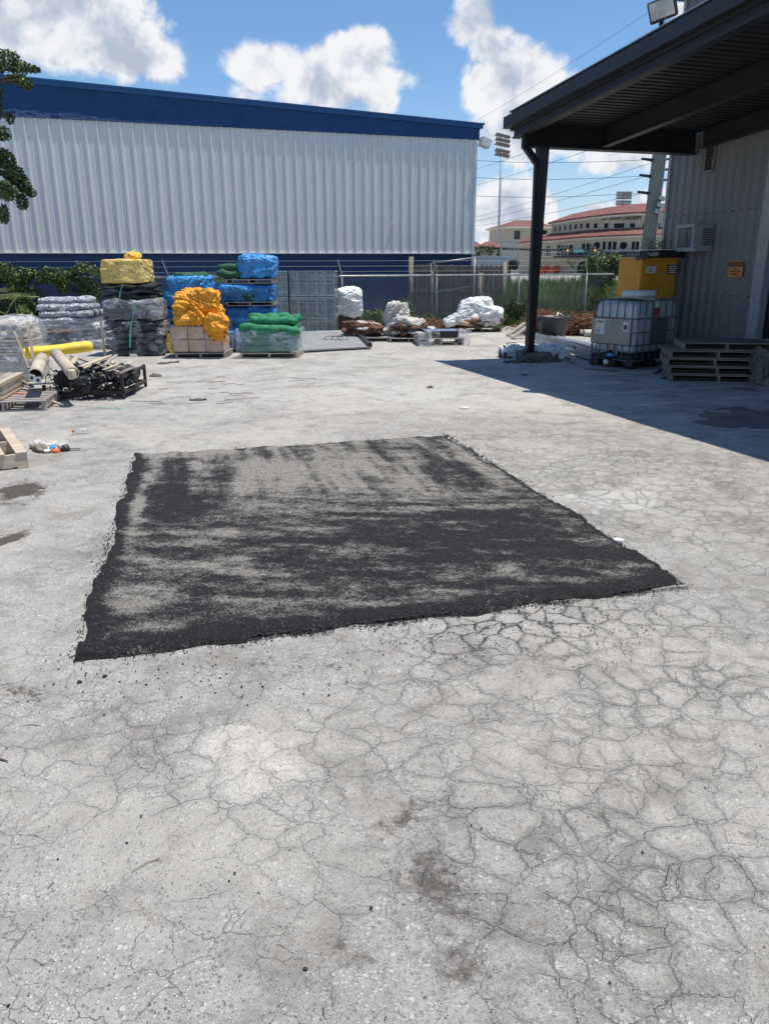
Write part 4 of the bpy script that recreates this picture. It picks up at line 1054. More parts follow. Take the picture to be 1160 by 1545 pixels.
for k_ in range(120):
    h_ = hit(838+k_*2.6)
    if h_:
        P_, e, n_ = h_; a_ = math.atan2(e.y, e.x); mb.box(P_-SO+n_*.4+Vector((0, 0, zmap(HI[0], zE)-.55)), (.14, .5, .2), a_); mb.box(P_-SO+n_*2.5+Vector((0, 0, zmap(HI[0], zl)-.52)), (.14, .5, .2), a_)
kind(mb.build('eave_brackets', 'stadium trim', st), 'stuff')
def at_facade(qx, qy, off):
    h_ = hit(qx)
    if not h_: return None
    P_, e, n_ = h_; P2_ = P_+n_*off; q = Vector(onplane(qx, qy, P2_, np.array(n_))); return q, e, n_
def window(qx, qy0, qy1, wpx, off, arch=False, kindn='window', mat='far glass'):
    r1 = at_facade(qx, qy0, off); r2 = at_facade(qx, qy1, off)
    if not r1: return
    P_, e, n_ = r1; z1_, z0_ = P_.z, r2[0].z; wd_ = abs((at_facade(qx+wpx/2, qy0, off)[0]-at_facade(qx-wpx/2, qy0, off)[0]).length) if hit(qx+wpx/2) and hit(qx-wpx/2) else wpx*.12
    wd_ = min(wd_, wpx*.2)*1.15; a_ = math.atan2(e.y, e.x)
    c_ = P_-SO; c_.z = (z0_+z1_)/2; hgt = z1_-z0_
    fo = bpy.data.objects.new(kindn, None)
    mb = MB()
    if arch:
        N = 12; rr = wd_/2
        ou = [(math.cos(PI*k_/N)*(rr+.22), 0, hgt/2-rr+math.sin(PI*k_/N)*(rr+.22)) for k_ in range(N+1)]; inn = [(math.cos(PI*k_/N)*rr, 0, hgt/2-rr+math.sin(PI*k_/N)*rr) for k_ in range(N+1)]
        ou = [(rr+.22, 0, -hgt/2)]+ou+[(-rr-.22, 0, -hgt/2)]; inn = [(rr, 0, -hgt/2)]+inn+[(-rr, 0, -hgt/2)]
        M2 = len(ou); vs = ou+inn+[(x, .3, z) for x, _, z in ou]+[(x, .3, z) for x, _, z in inn]
        for i in range(M2-1): mb.f += [(i, i+1, M2+i+1, M2+i), (M2+i, M2+i+1, 3*M2+i+1, 3*M2+i)]
        mb.v = vs
        gl = MB().prism([(x, -.02, z) for x, _, z in inn], (0, .05, 0))
    else:
        f_ = .05
        mb.box((0, -.03, hgt/2), (wd_+2*f_, .12, f_)); mb.box((0, -.06, -hgt/2), (wd_+3*f_, .2, f_)); mb.box((wd_/2+f_/2, -.03, 0), (f_, .12, hgt)); mb.box((-wd_/2-f_/2, -.03, 0), (f_, .12, hgt))
        gl = MB().box((0, .0, 0), (wd_, .06, hgt))
    rzv = a_ if Vector((math.sin(a_), -math.cos(a_), 0)).dot(n_) > 0 else a_+PI
    o = mb.build(kindn, 'stadium trim', st, False, c_+n_*.05, (0, 0, rzv)); gl.build('pane', mat, o); return o
for qx, w_ in ((838, 3), (845.5, 3), (853, 3), (861, 3), (869, 3.5), (877.5, 3.5), (887, 4), (899, 5), (915, 6), (934, 14), (954, 7), (972, 5), (991, 7)):
    window(qx, 336.5+(-.0)*(qx-840)+(1 if qx < 880 else 0)*(880-qx)*.12, 344.5+(880-qx)*.12*(qx < 880), w_, 0)
for qx in (812.5, 827.5): window(qx, 371, 387, 4.5, 2.2)
window(843.5, 369, 386, 5, 2.2); window(862, 368, 386, 4.5, 2.2, True)
for qx in (881, 888): window(qx, 367, 379, 5, 2.2)
for qx in (912, 920, 927.5, 955.5, 961.5): window(qx, 364, 377, 5, 2.2)
window(987, 363.5, 374, 6, 2.2, True); window(1030, 363, 375, 6, 2.2, True)
for qx in (900, 940):
    r1 = at_facade(qx, 370.5, 2.25); P_, e, n_ = r1; a_ = math.atan2(e.y, e.x)
    MB().tube([P_-SO+n_*-.1, P_-SO+n_*.08], .62, 18).build('round_window', 'far glass', st, True)
for qx, w_, y0_ in ((881, 22, 393), (915, 24, 392), (955, 24, 392), (811, 9, 407), (824.5, 9, 407), (839.5, 9, 407)):
    a__ = window(qx, y0_, 416, w_, 2.2, True, 'arch', 'far glass')
for qx in (811, 824.5, 839.5):
    r1 = at_facade(qx, 409, 2.2); r2 = at_facade(qx, 399.5, 2.2)
    P_, e, n_ = r1; zt_ = r2[0].z; zb = P_.z-.1; a_ = math.atan2(e.y, e.x); rr = 1.15; vs = []; fs = []; N = 10
    for k_ in range(N+1):
        an = PI*k_/N; vs += [(math.cos(an)*rr, 0, zb+math.sin(an)*(zt_-zb)), (math.cos(an)*rr, -1.4, zb-.25+math.sin(an)*(zt_-zb)*.55)]
    fs = [(2*i, 2*i+1, 2*i+3, 2*i+2) for i in range(N)]; fs.append(tuple(2*i+1 for i in range(N+1)))
    c_ = P_-SO; c_.z = 0; MB().add(vs, fs).build('awning', 'awning', st, False, c_+n_*.1, (0, 0, a_ if Vector((math.sin(a_), -math.cos(a_), 0)).dot(n_) > 0 else a_+PI))
# balcony rail, entrance canopy, lettering
mb = MB()
def rail_at(z, off, r_): 
    pts = []
    for qx in range(806, 1000, 6):
        h_ = hit(qx)
        if h_: pts.append(h_[0]-SO+h_[2]*off+Vector((0, 0, z)))
    mb.tube(pts, r_, 5)
zr1 = at_facade(900, 379, 2.6)[0].z; zr0 = at_facade(900, 385, 2.6)[0].z
rail_at(zr1, 2.6, .07); rail_at(zr0, 2.6, .07)
for qx in range(808, 1000, 4):
    h_ = hit(qx)
    if h_: b0 = h_[0]-SO+h_[2]*2.6; mb.bar(b0+Vector((0, 0, zr0)), b0+Vector((0, 0, zr1)), .05)
kind(mb.build('balcony_rail', 'stadium trim', st), 'stuff')
pa, pb_ = at_facade(852, 388, 2.2), at_facade(965, 388, 2.2)
mb = MB(); pts = [at_facade(q, 388.5, 2.2) for q in range(852, 969, 8)]
for i in range(len(pts)-1):
    a, b_ = pts[i][0]-SO, pts[i+1][0]-SO; n0_, n1_ = pts[i][2], pts[i+1][2]; z = pts[5][0].z; a.z = b_.z = z
    mb.add([a, b_, b_+n1_*2.6, a+n0_*2.6, a+Vector((0, 0, .45)), b_+Vector((0, 0, .45)), b_+n1_*2.6+Vector((0, 0, .3)), a+n0_*2.6+Vector((0, 0, .3))], [(0, 1, 2, 3), (4, 7, 6, 5), (3, 2, 6, 7), (0, 3, 7, 4), (1, 5, 6, 2)])
mb.build('entrance_canopy', 'dark green awning', st)
for qx in (866, 899, 940):
    P_, e, n_ = at_facade(qx, 391, 2.2); a_ = P_-SO; MB().bar(a_+Vector((0, 0, -1.6)), a_+n_*1.8+Vector((0, 0, -.1)), .14).build('canopy_bracket', 'dark green awning', st)
def letters(txt, q0, q1, qy, off, mat, sz):
    for i, chx in enumerate(txt):
        if chx == ' ': continue
        qx = q0+(q1-q0)*i/(len(txt)-1); r_ = at_facade(qx, qy, off)
        if not r_: continue
        P_, e, n_ = r_; a_ = math.atan2(e.y, e.x); a_ = a_ if Vector((math.sin(a_), -math.cos(a_), 0)).dot(n_) > 0 else a_+PI
        textmesh('letter', chx, sz, mat, st, P_-SO, (PI/2, 0, a_), .06)
letters('ED SMITH STADIUM', 909, 963, 329, .12, 'ink', 1.0)
letters('HOME OF THE BALTIMORE ORIOLES', 866, 978, 384, 2.85, 'ink', 1.25)
# square end pavilion at left
ax = dist_for(770, 341, 11.0); ax.z = 0; bx_ = Vector(PL[-1])
pv = thing('stadium_pavilion', 'cream square end pavilion with hipped red roof, left of the curved stadium', 'building', ax)
e = Vector((1, .25, 0)).normalized(); n_ = Vector((-e.y, e.x, 0)); Wd = (Vector(wp(834, 400, ax.y))-ax).length*1.02; zt_ = ZA(770, 342, ax.y)
mb = MB().prism([Vector((0, 0, 0)), e*Wd, e*Wd+n_*14, n_*14], (0, 0, zt_)); mb.build('wall', 'stadium plaster', pv)
o1 = [-e*.8-n_*.8, e*(Wd+.8)-n_*.8, e*(Wd+.8)+n_*14.8, -e*.8+n_*14.8]; o1 = [p+Vector((0, 0, zt_+.02)) for p in o1]
zr_ = zt_+1.9; r0 = e*4.5+n_*7+Vector((0, 0, zr_)); r1 = e*(Wd-3.)+n_*7+Vector((0, 0, zr_))
MB().add(o1+[r0, r1], [(0, 1, 5, 4), (1, 2, 5), (2, 3, 4, 5), (3, 0, 4), (3, 2, 1, 0)]).build('roof', 'clay tile', pv)
MB().prism([p-Vector((0, 0, .32)) for p in o1], (0, 0, .3)).build('cornice', 'stadium trim', pv)
for qx in (777.2, 780.4, 783.6):
    P_ = wp(qx, 355, ax.y); P_ = P_-ax; s_ = P_.x/e.x; c_ = e*s_-n_*.04
    z1_, z0_ = ZA(qx, 348, ax.y), ZA(qx, 361, ax.y); c_ = c_+Vector((0, 0, (z0_+z1_)/2)); wo = MB().box((0, 0, 0), (.36, .1, z1_-z0_)).build('window', 'far glass', pv, False, c_, (0, 0, math.atan2(e.y, e.x)))
P_ = wp(824, 351, ax.y)-ax; MB().box(e*(P_.x/e.x)-n_*.04+Vector((0, 0, P_.z)), (1.2, .1, 1.2), math.atan2(e.y, e.x)).build('window', 'far glass', pv)
P_ = wp(776, 399, ax.y)-ax; MB().tube([e*(P_.x/e.x)-n_*.2+Vector((0, 0, P_.z)), e*(P_.x/e.x)+n_*.1+Vector((0, 0, P_.z))], 1.3, 16).build('arch', 'far glass', pv, True)

# red-roofed houses and trees left of the pavilion
for i, (q0, q1, ye, yr, D, lab) in enumerate(((708, 724, 372, 364, 120, 'small red-roofed house just right of the blue warehouse corner'), (728, 758, 374, 366, 150, 'low red tiled roof behind the green trees by the light mast'))):
    a, b_ = wp(q0, ye, D), wp(q1, ye, D); hb = thing('house', lab, 'house', ((a.x+b_.x)/2, D, 0)); wd = (b_.x-a.x)/2; zt_ = a.z; zr_ = ZA(q0, yr, D)
    MB().bx(-wd, wd, 0, 10, 0, zt_).build('wall', 'stadium plaster', hb)
    MB().add([(-wd-.6, -.6, zt_), (wd+.6, -.6, zt_), (wd+.6, 10.6, zt_), (-wd-.6, 10.6, zt_), (-wd*.4, 5, zr_+.3), (wd*.4, 5, zr_+.3)], [(0, 1, 5, 4), (1, 2, 5), (2, 3, 4, 5), (3, 0, 4), (3, 2, 1, 0)]).build('roof', 'clay tile', hb)

def leafcloud(mb, c, rad, n, sz, rnd, shell=.5, thick=True):
    c = Vector(c)
    for i in range(n):
        while True:
            p = Vector((rnd.uniform(-1, 1), rnd.uniform(-1, 1), rnd.uniform(-1, 1)))
            if p.length < 1 and rnd.random() < .25+p.length: break
        q = c+Vector((p.x*rad[0], p.y*rad[1], p.z*rad[2]))
        q += Vector((mn.noise(q*1.7), mn.noise(q*1.7+Vector((9, 0, 0))), mn.noise(q*1.7+Vector((0, 9, 0)))))*max(rad)*.35
        s_ = sz*rnd.uniform(.6, 1.3)
        a = Vector((rnd.gauss(0, 1), rnd.gauss(0, 1), rnd.gauss(0, .6))).normalized(); b_ = a.cross(Vector((rnd.gauss(0, 1), rnd.gauss(0, 1), rnd.gauss(0, 1)))).normalized()
        mb.add([q-a*s_*.5, q+b_*s_*.26, q+a*s_*.5, q-b_*s_*.26], [(0, 1, 2, 3)])
LR = random.Random(11)
def tree(name, lab, cat, base, trunk_h, crowns, n, sz, mat, group=None, r=.16):
    tr = thing(name, lab, cat, base, 0, group); 
    mb = MB().tube([(0, 0, 0), (.05, 0, trunk_h*.5), (0, .05, trunk_h)], [r, r*.8, r*.6], 8)
    for (c, rd) in crowns: mb.tube([(0, .05, trunk_h*.8), tuple((Vector((0, 0, trunk_h))*.4+Vector(c)*.6)), c], [r*.5, r*.3, r*.08], 6)
    mb.build('trunk', 'bark', tr, True); mb = MB()
    tot = sum(rd[0]*rd[1]*rd[2] for c, rd in crowns)
    for c, rd in crowns: leafcloud(mb, c, rd, int(n*rd[0]*rd[1]*rd[2]/tot), sz, LR)
    mb.build('crown', mat, tr); return tr
p = wp(730, 376, 60); tree('tree', 'dark green tree beside the base of the tall light mast', 'tree', (p.x, 60, 0), 1.6, [((0, 0, 2.3), (1.1, 1, .9)), ((-.9, .3, 1.9), (.8, .8, .7)), ((1.2, .2, 1.8), (.9, .8, .6))], 2600, .17, 'leaf dark')
p = wp(700, 376, 50); tree('tree', 'low hedge-like tree partly behind the blue warehouse corner', 'tree', (p.x+.6, 50, 0), 1.2, [((0, 0, 1.7), (1.0, .8, .5)), ((1.1, 0, 1.6), (.8, .6, .45))], 1600, .14, 'leaf dark')
p = wp(912, 420, 60); tree('tree', 'bushy green tree in front of the stadium arches beside the yellow cabinet', 'tree', (p.x, 45, 0), .8, [((-.2, 0, .95), (1.1, .8, .95)), ((.9, 0, 1.2), (.9, .7, .9)), ((-1.3, 0, .6), (.8, .7, .7))], 3800, .11, 'leaf dark')

# ------------------------------------------------------------------ light masts
def mast(lab, qx, ybase, ytop, D, rows, ncol, rackw, tilt, rpole, lamp):
    p = wp(qx, 400, D); zt_ = ZA(qx, ytop, D); ms = thing('light_mast', lab, 'light mast', (p.x, D, 0), 0, None)
    MB().tube([(0, 0, 0), (0, 0, zt_)], [rpole*1.15, rpole*.75], 10).build('pole', 'tower steel', ms, True)
    lm = MB().box((0, -.25, 0), (lamp*.5, .4, lamp*.85)).mesh('lamp', 'lamp dark'); lg = MB().box((0, -.52, 0), (lamp*.62, .03, lamp*.7)).mesh('lamp_lens', 'lamp glass')
    for k_, dz in enumerate(rows):
        z = zt_-dz
        d_ = Vector((math.cos(tilt), math.sin(tilt), 0))
        rl = .28 if rackw > 2.5 else 0.; d_ = Vector((math.cos(tilt), math.sin(tilt), rl))
        rk = MB().bar(d_*-rackw+Vector((0, 0, z-lamp*.55)), d_*rackw+Vector((0, 0, z-lamp*.55)), .25, .16).build('crossbar', 'lamp dark', ms)
        for c_ in range(ncol):
            q = d_*(-rackw+2*rackw*(c_+.5)/ncol)+Vector((0, 0, z)); o = put('lamp', lm, rk, q, (0.35, 0, tilt)); 
    for (z0_, z1_) in ((rows[0], rows[-1]),): MB().bar((0, .2, zt_-z1_), (0, .2, zt_-z0_), .3).build('rack_spine', 'lamp dark', ms)
    return ms
mast('tall floodlight mast standing just right of the blue warehouse', 750, 395, 204, 160, (.0, .75, 1.5, 2.6, 3.3), 8, 2.5, .9, .26, .6)
mast('small distant floodlight mast above the stadium roof', 932, 312, 290, 230, (0., .7, 1.4, 2.3, 3.0), 9, 2.2, .1, .22, .6)

# ------------------------------------------------------------------ utility pole and lines
D = 40.; p = wp(975, 400, D); up = thing('utility_pole', 'square concrete utility pole with stand-off insulators beside the grey warehouse', 'utility pole', (p.x-.1, D, 0))
UP = Vector(up.location); zt_ = ZA(990, 150, D)
MB().bar((0, 0, 0), (.28, 0, zt_), .50, .46, up=(0, 1, 0)).build('shaft', 'pole concrete', up)
MB().tube([(.3, -.24, 1), (.52, -.26, zt_)], .03, 6).build('conduit', 'galvanised', up)
for (qx, qy, l) in ((979, 241, -.75), (976, 265.5, -.75), (973, 291, -.75), (998, 241.5, .7), (997, 257, .7), (996, 272.5, .7)):
    q = wp(qx, qy, D)-UP; a = Vector((q.x-l*.5, 0, q.z-.05)); b_ = a+Vector((l, 0, .1))
    o = MB().tube([a, a.lerp(b_, .3), b_], [.05, .075, .05], 8).build('insulator', 'wire', up, True)
for s_ in range(3):
    q = wp(994-s_*3, 300+s_*10, D)-UP; MB().box((q.x, -.3, q.z), (.3, .2, .18), 0, .4).build('fitting', 'galvanised', up)
wl = [((979, 241), (700, 235), 0), ((976, 265.5), (700, 261), 0), ((973, 291), (700, 289), 0), ((990, 243), (700, 329), 3), ((976, 265.5), (700, 334), 3), ((973, 291), (700, 340), 3),
      ((955, 201), (700, 281), 2), ((852, 205), (700, 256), 2), ((1006, -2), (690, 195), 1), ((935, 178), (715, 262), 2)]
wlab = ['top level power line running left from the pole', 'middle level power line running left from the pole', 'lowest level power line running left from the pole',
        'sagging line from behind the concrete pole, uppermost of the three', 'sagging line from behind the concrete pole, middle of the three', 'sagging line from behind the concrete pole, lowest of the three',
        'steep line passing behind the canopy corner, nearer the stadium', 'steep line crossing behind the lamp head of the tall mast', 'thin high line crossing the blue sky toward the canopy aerial', 'steep line between the two others right of the blue warehouse']
for (a, b_, md), lb in zip(wl[:9], wlab[:9]):
    Da, Db = (D, D+4) if md == 0 else ((D, 75) if md == 3 else ((30, 80) if md == 2 else (36, 60)))
    A_ = wp(*a, Da); B_ = wp(*b_, Db); ext = B_+(B_-A_)*.35; st_ = A_ if md in (0, 3) else A_-(B_-A_)*.12
    pts = [st_.lerp(ext, k_/16)-Vector((0, 0, math.sin(PI*k_/16)*.25)) for k_ in range(17)]
    o = MB().tube(pts, .0105 if md != 1 else .007, 5).build('power_line', 'wire', None, True); tag(o, lb.replace('power line', 'power line')+' against the clouds', 'power line', None)

# ------------------------------------------------------------------ traffic signals
D = 88.; za = ZA(850, 378, D)
sa = thing('traffic_signal_arm', 'long dark mast arm carrying traffic signals before the stadium', 'traffic signal', (wp(690, 400, D).x, D, 0))
xe = wp(908, 400, D).x-sa.location.x
MB().tube([(0, 0, za+.3), (xe, 0, za)], [.17, .09], 8).build('arm', 'traffic black', sa, True); MB().tube([(0, 0, 0), (0, 0, za+.4)], .2, 8).build('post', 'traffic black', sa, True)
for qx, on in ((847, 0), (853.5, 1), (888.5, 0), (894.5, 1)):
    x = wp(qx, 400, D).x-sa.location.x; o = MB().box((x, -.15, za), (.34, .22, 1.0)).build('signal_head', 'traffic black', sa)
    for k_ in range(3): MB().tube([(x, -.28, za+.3-.3*k_), (x, -.262, za+.3-.3*k_)], .11, 12).build('lens', 'amber light' if (on and k_ == 1) else 'lamp dark', o)
x = wp(871, 400, D).x-sa.location.x; ss_ = MB().box((x, -.1, za-.05), (1.05, .03, .36)).build('street_name_plate', 'street sign green', sa); textmesh('lettering', 'Tuttle Ave', .26, 'label white', ss_, (x, -.13, za-.05))
# ------------------------------------------------------------------ pallets
BOARD = {}
def pallet(lab, loc, rz=0., w=1.1, d=1.0, h=.125, mat='pallet wood', nb=7, group=None, gone=(), base=None, nm='wooden_pallet'):
    p = thing(nm, lab, 'pallet', loc, rz, group)
    key = (w, d, nb, mat)
    if key not in BOARD:
        bw = .092
        BOARD[key] = (MB().box((0, 0, 0), (w, bw, .017)).mesh('deck_board', mat), MB().box((0, 0, 0), (.038, d, h-.034)).mesh('stringer', mat))
    db, sr = BOARD[key]; bw = .092
    for i in range(nb):
        if i in gone: continue
        y = -d/2+bw/2+(d-bw)*i/(nb-1); put('deck_board', db, p, (rng.uniform(-.006, .006), y+rng.uniform(-.006, .006), h-.0085), (0, 0, rng.uniform(-.008, .008)))
    for x in (-w/2+.03, 0, w/2-.03): put('stringer', sr, p, (x, 0, h/2))
    for y in (-d/2+bw/2, 0, d/2-bw/2): put('base_board', db, p, (0, y, .0085))
    return p
def zrel(qy, qx, Y): return ZA(qx, qy, Y)

# ---- silver wrapped rolls (far left)
c, w_, s, r_ = spot(60, 152, 528)
lo = thing('wrapped_roll_bundle', 'clear-wrapped bundle of dark rolls with copper-coloured ends, under silver rolls', 'roll bundle', c+Vector((0, .55, 0)), 0)
H1 = zrel(488, 105, c.y)
for row, (n_, z, r0, mt) in enumerate(((6, .06, .062, 'charcoal roll'), (6, .165, .06, 'black net'), (6, .27, .058, 'charcoal roll'), (6, .37, .055, 'black net'), (6, .455, .05, 'dirty white sheet'), (5, .53, .05, 'silver foil roll'))):
    for i in range(n_):
        y = -.36+.72*i/(n_-1); floppy('roll', mt, lo, (-w_*.46+rng.uniform(0, .05), y, z*H1/.58), (w_*.46-rng.uniform(0, .05), y, z*H1/.58), r0*H1/.56, seed=row*7+i)
o = MB()
for i in range(26): o.stone((-w_*.36+i*.024, -.47, .4*H1/.58+rng.uniform(-.012, .02)), .022, 1)
kind(o.build('copper_ends', 'copper ends', lo), 'stuff')
lump('plastic_wrap', 'cloudy film', lo, (w_*1.08, .98, H1*1.0), (0, 0, 0), n=22, box=.7, amp=.07, sc=4, seed=5)
lump('plastic_wrap', 'cling film', lo, (w_*1.2, 1.04, H1*.35), (0, 0, 0), n=16, box=.5, amp=.09, sc=5, seed=9)
hi = thing('silver_roll_bundle', 'shiny silver foil rolls with a white tag, topmost at far left', 'roll bundle', c+Vector((-.08, .55, H1-.02)), 0)
H2 = zrel(446, 100, c.y)-H1
for i in range(6): floppy('roll', 'silver foil roll', hi, (-w_*.45, -.37+.15*i, H2*.12), (w_*.42, -.37+.15*i, H2*.14), H2*.16, seed=30+i, lumpy=.06)
for i in range(6): floppy('roll', 'charcoal roll' if i % 2 else 'silver foil roll', hi, (-w_*.41, -.36+.15*i, H2*.36), (w_*.45, -.36+.15*i, H2*.38), H2*.16, seed=60+i, lumpy=.06)
for i in range(4): floppy('roll', 'silver foil roll', hi, (-w_*.44, -.33+.2*i, H2*.60), (w_*.40, -.33+.2*i, H2*.61), H2*.17, seed=40+i, lumpy=.1)
for i in range(3): floppy('roll', 'silver foil roll', hi, (-w_*.43, -.27+.2*i, H2*.83), (w_*.38, -.27+.2*i, H2*.84), H2*.16, seed=50+i, lumpy=.1)
MB().box((.0, -.47, H2*.55), (.13, .004, .1), 0, .3).build('paper_tag', 'label white', hi)
# ---- black roll tower with yellow parcel
c, w_, s, r_ = spot(158, 248, 538)
T = [zrel(q, 200, c.y) for q in (538, 483, 428, 388)]; T[0] = 0
H0 = T[1]-T[0]; H1 = T[2]-T[1]; H2 = T[3]-T[2]
def netstack(name, lab, z, h, w, rows, seed, wrapmat='thin film', dx=0.):
    rows = int(rows*1.6); tg = thing(name, lab, 'roll bundle', c+Vector((dx, .5, z)), 0); rh = h/rows
    for k_ in range(rows):
        for i in range(4):
            mt = ('black net', 'charcoal roll', 'black net')[(k_+i+seed) % 3]
            y = -.38+.25*i; floppy('roll', mt, tg, (-w*.47+rng.uniform(-.03, .05), y, rh*(k_+.5)), (w*.47+rng.uniform(-.06, .03), y, rh*(k_+.5)+rng.uniform(-.02, .02)), rh*.55, seed=seed*10+k_*4+i, flat=.85, lumpy=.16, bend=.06)
    if wrapmat: lump('plastic_wrap', wrapmat, tg, (w*1.06, 1.02, h*.98), (0, 0, 0), n=20, box=.8, amp=.06, sc=5, seed=seed)
    return tg
b0 = netstack('black_net_bundle', 'film-wrapped bundle of black netting at the foot of the tall stack', 0, H0, w_*1.0, 4, 1)
b1 = netstack('black_net_bundle', 'loosely wrapped bundle of black netting in the middle of the tall stack', H0, H1*.58, w_*.92, 2, 2, 'cloudy film')
b2 = netstack('black_net_bundle', 'flat black netting rolls directly under the yellow wrapped parcel', H0+H1*.58, H1*.42, w_*.88, 2, 3, None, -.03)
for q, (x, z0_, z1_) in enumerate(((-.1, H0+H1*.6, H0+H1*.98), (.08, H0*.98, H0+H1*.4), (-.02, H0*.25, H0*.98))):
    o = ribbon(MB(), [(x+.05, -.515, z1_), (x, -.55, (z0_+z1_)/2), (x-.04, -.52, z0_)], .028).build('strap', 'mint strap', (b2, b1, b0)[q]); o.location.z = -(H0+H1*.58, H0, 0)[q]
MB().box((.0, -.56, .02), (.13, .05, .07)).build('foam_scrap', 'flake white', b0)
yp = thing('yellow_parcel', 'pale yellow plastic-wrapped parcel on top of the tall black stack', 'parcel', c+Vector((-.12, .5, T[2]+.005)), 0)
lump('wrapping', 'pale yellow wrap', yp, (w_*.70, .85, H2*.9), (0, 0, 0), n=26, box=2.6, amp=.03, sc=3, seed=3, taper=.07)
lump('wrapping_tuft', 'yellow sheet', yp, (.24, .2, .12), (.14, 0, H2*.84), n=10, box=.2, amp=.1, sc=7, seed=8)
# ---- blue pillow stack behind
c, w_, s, r_ = spot(252, 327, 533)
H = zrel(417, 290, c.y); bl = thing('blue_wrapped_stack', 'tall rounded blue film-wrapped stack with green net showing on its top', 'wrapped stack', c+Vector((0, .5, 0)), 0)
for k_ in range(5):
    lump('wrapped_layer', 'blue film', bl, (w_*(1.02 if k_ < 4 else .84), .95, H/5*1.12), (0 if k_ < 4 else -.03, 0, H/5*k_*.985), n=18, box=.55, amp=.035, sc=4, seed=20+k_)
lump('green_net', 'dark green net', bl, (w_*.62, .55, .1), (0, -.08, H-.045), n=12, box=.3, amp=.04, sc=7, seed=3)
# ---- orange tarpaulin on beige boxes
c, w_, s, r_ = spot(262, 338, 541)
pallet('dark worn pallet under the beige boxes and orange sheet', c+Vector((.02, .5, 0)), .03, w_*1.0, .95, .1, 'grey wood')
H1 = zrel(492, 300, c.y)-.1
bb = thing('beige_box_stack', 'beige wrapped boxes on a pallet beneath crumpled orange sheet', 'boxes', c+Vector((-.03, .48, .102)), .03)
for i in range(3):
    for k_ in range(2):
        o = lump('box', 'cardboard', bb, (w_*.345, .85, H1*.52), (-w_*.34+i*w_*.33, 0, H1*.49*k_), n=12, box=1., amp=.02, sc=4, seed=i*3+k_+60)
lump('plastic_wrap', 'thin film', bb, (w_*1.22, .95, H1*1.08), (.02, 0, 0), n=18, box=.7, amp=.07, sc=4, seed=66, taper=.1)
lump('yellow_scrap', 'yellow sheet', bb, (.1, .12, H1*.75), (-w_*.53, -.4, 0), n=10, box=.4, amp=.05, sc=8, seed=67)
H2 = zrel(440, 300, c.y)
os_ = thing('orange_sheet_parcel', 'crumpled bright orange sheet parcel with trailing folds on beige boxes', 'tarpaulin', c+Vector((0, .45, H1+.10)), .03)
lump('bundle', 'orange sheet', os_, (w_*.86, .85, H2-H1-.1), (-.02, 0, 0), n=36, box=1.1, amp=.10, sc=3.6, seed=71, taper=.08)
lump('fold', 'orange sheet', os_, (w_*.42, .32, .38), (w_*.30, -.42, -.15), (0, .35, 0), n=18, box=.4, amp=.09, sc=5, seed=72, flat=False)
lump('fold', 'orange sheet', os_, (w_*.3, .26, .26), (w_*.38, -.40, -.26), (0, .2, 0), n=16, box=.4, amp=.08, sc=6, seed=73, flat=False)
for i in range(5): 
    p0 = Vector((w_*(-.05+.06*i), -.46, .42-.07*i)); floppy('crease', 'orange sheet', os_, p0, p0+Vector((.22, -.02, -.32)), .035, seed=i+80, flat=.7, bend=.12)
# ---- tall blue / green three-tier stack
c, w_, s, r_ = spot(333, 415, 532)
T = [0]+[zrel(q, 370, c.y) for q in (462, 428, 401)]
t3 = [('blue film-wrapped bale at the foot of the three-tier blue stack', T[0], T[1]), ('blue wrapped bale in the middle of the three-tier blue stack', T[1]+.08, T[2])]
for i, (lb, z0_, z1_) in enumerate(t3):
    q = thing('blue_bale', lb, 'bale', c+Vector((-.04, .55, z0_)), .04)
    lump('wrapped_bale', 'blue film dark' if i else 'blue film dark', q, (w_*1.06, 1.0, z1_-z0_), n=26, box=.75, amp=.06, sc=3.4, seed=90+i)
    floppy('bulge', 'blue film', q, (-w_*.46, -.42, (z1_-z0_)*.72), (w_*.44, -.42, (z1_-z0_)*.66), .13, seed=91+i)
    if i == 0:
        floppy('bulge', 'blue film', q, (-w_*.44, -.42, (z1_-z0_)*.40), (w_*.40, -.44, (z1_-z0_)*.42), .16, seed=93)
        for k_ in range(14): a = Vector((w_*.18, -.5, (z1_-z0_)*.86)); ribbon(MB(), [a, a+Vector((rng.uniform(-.3, .3), -.06, rng.uniform(-.22, .15)))], .025).build('torn_strip', 'blue film', q)
    else: lump('green_patch', 'dark green net', q, (.3, .1, .16), (.1, -.47, .01), n=8, box=.2, amp=.05, sc=8, seed=4)
for z, lb in ((T[1], 'thin dark pallet between the lower two blue bales'), (T[2], 'thin dark pallet under the topmost blue and green net bale')):
    pallet(lb, c+Vector((.08, .5, z)), .03, w_*.86, .9, .085, 'grey wood', 5)
q = thing('net_bale', 'topmost bale with green net rolls half covered by bright blue film', 'bale', c+Vector((0, .5, T[2]+.087)), .03); hh = T[3]-T[2]+.12
for i in range(3):
    floppy('net_roll', 'dark green net', q, (-w_*.50+.02*i, -.36+.2*i, .1), (0, -.3+.2*i, .09), .105, seed=i+3, lumpy=.2); floppy('net_roll', 'dark green net', q, (-w_*.5, -.3+.2*i, .22), (w_*.1, -.3+.2*i, .26), .09, seed=i+7, lumpy=.2)
lump('blue_film', 'blue film', q, (w_*.68, .95, hh*.98), (w_*.19, 0, .0), (0, .06, 0), n=26, box=.45, amp=.08, sc=4, seed=97)
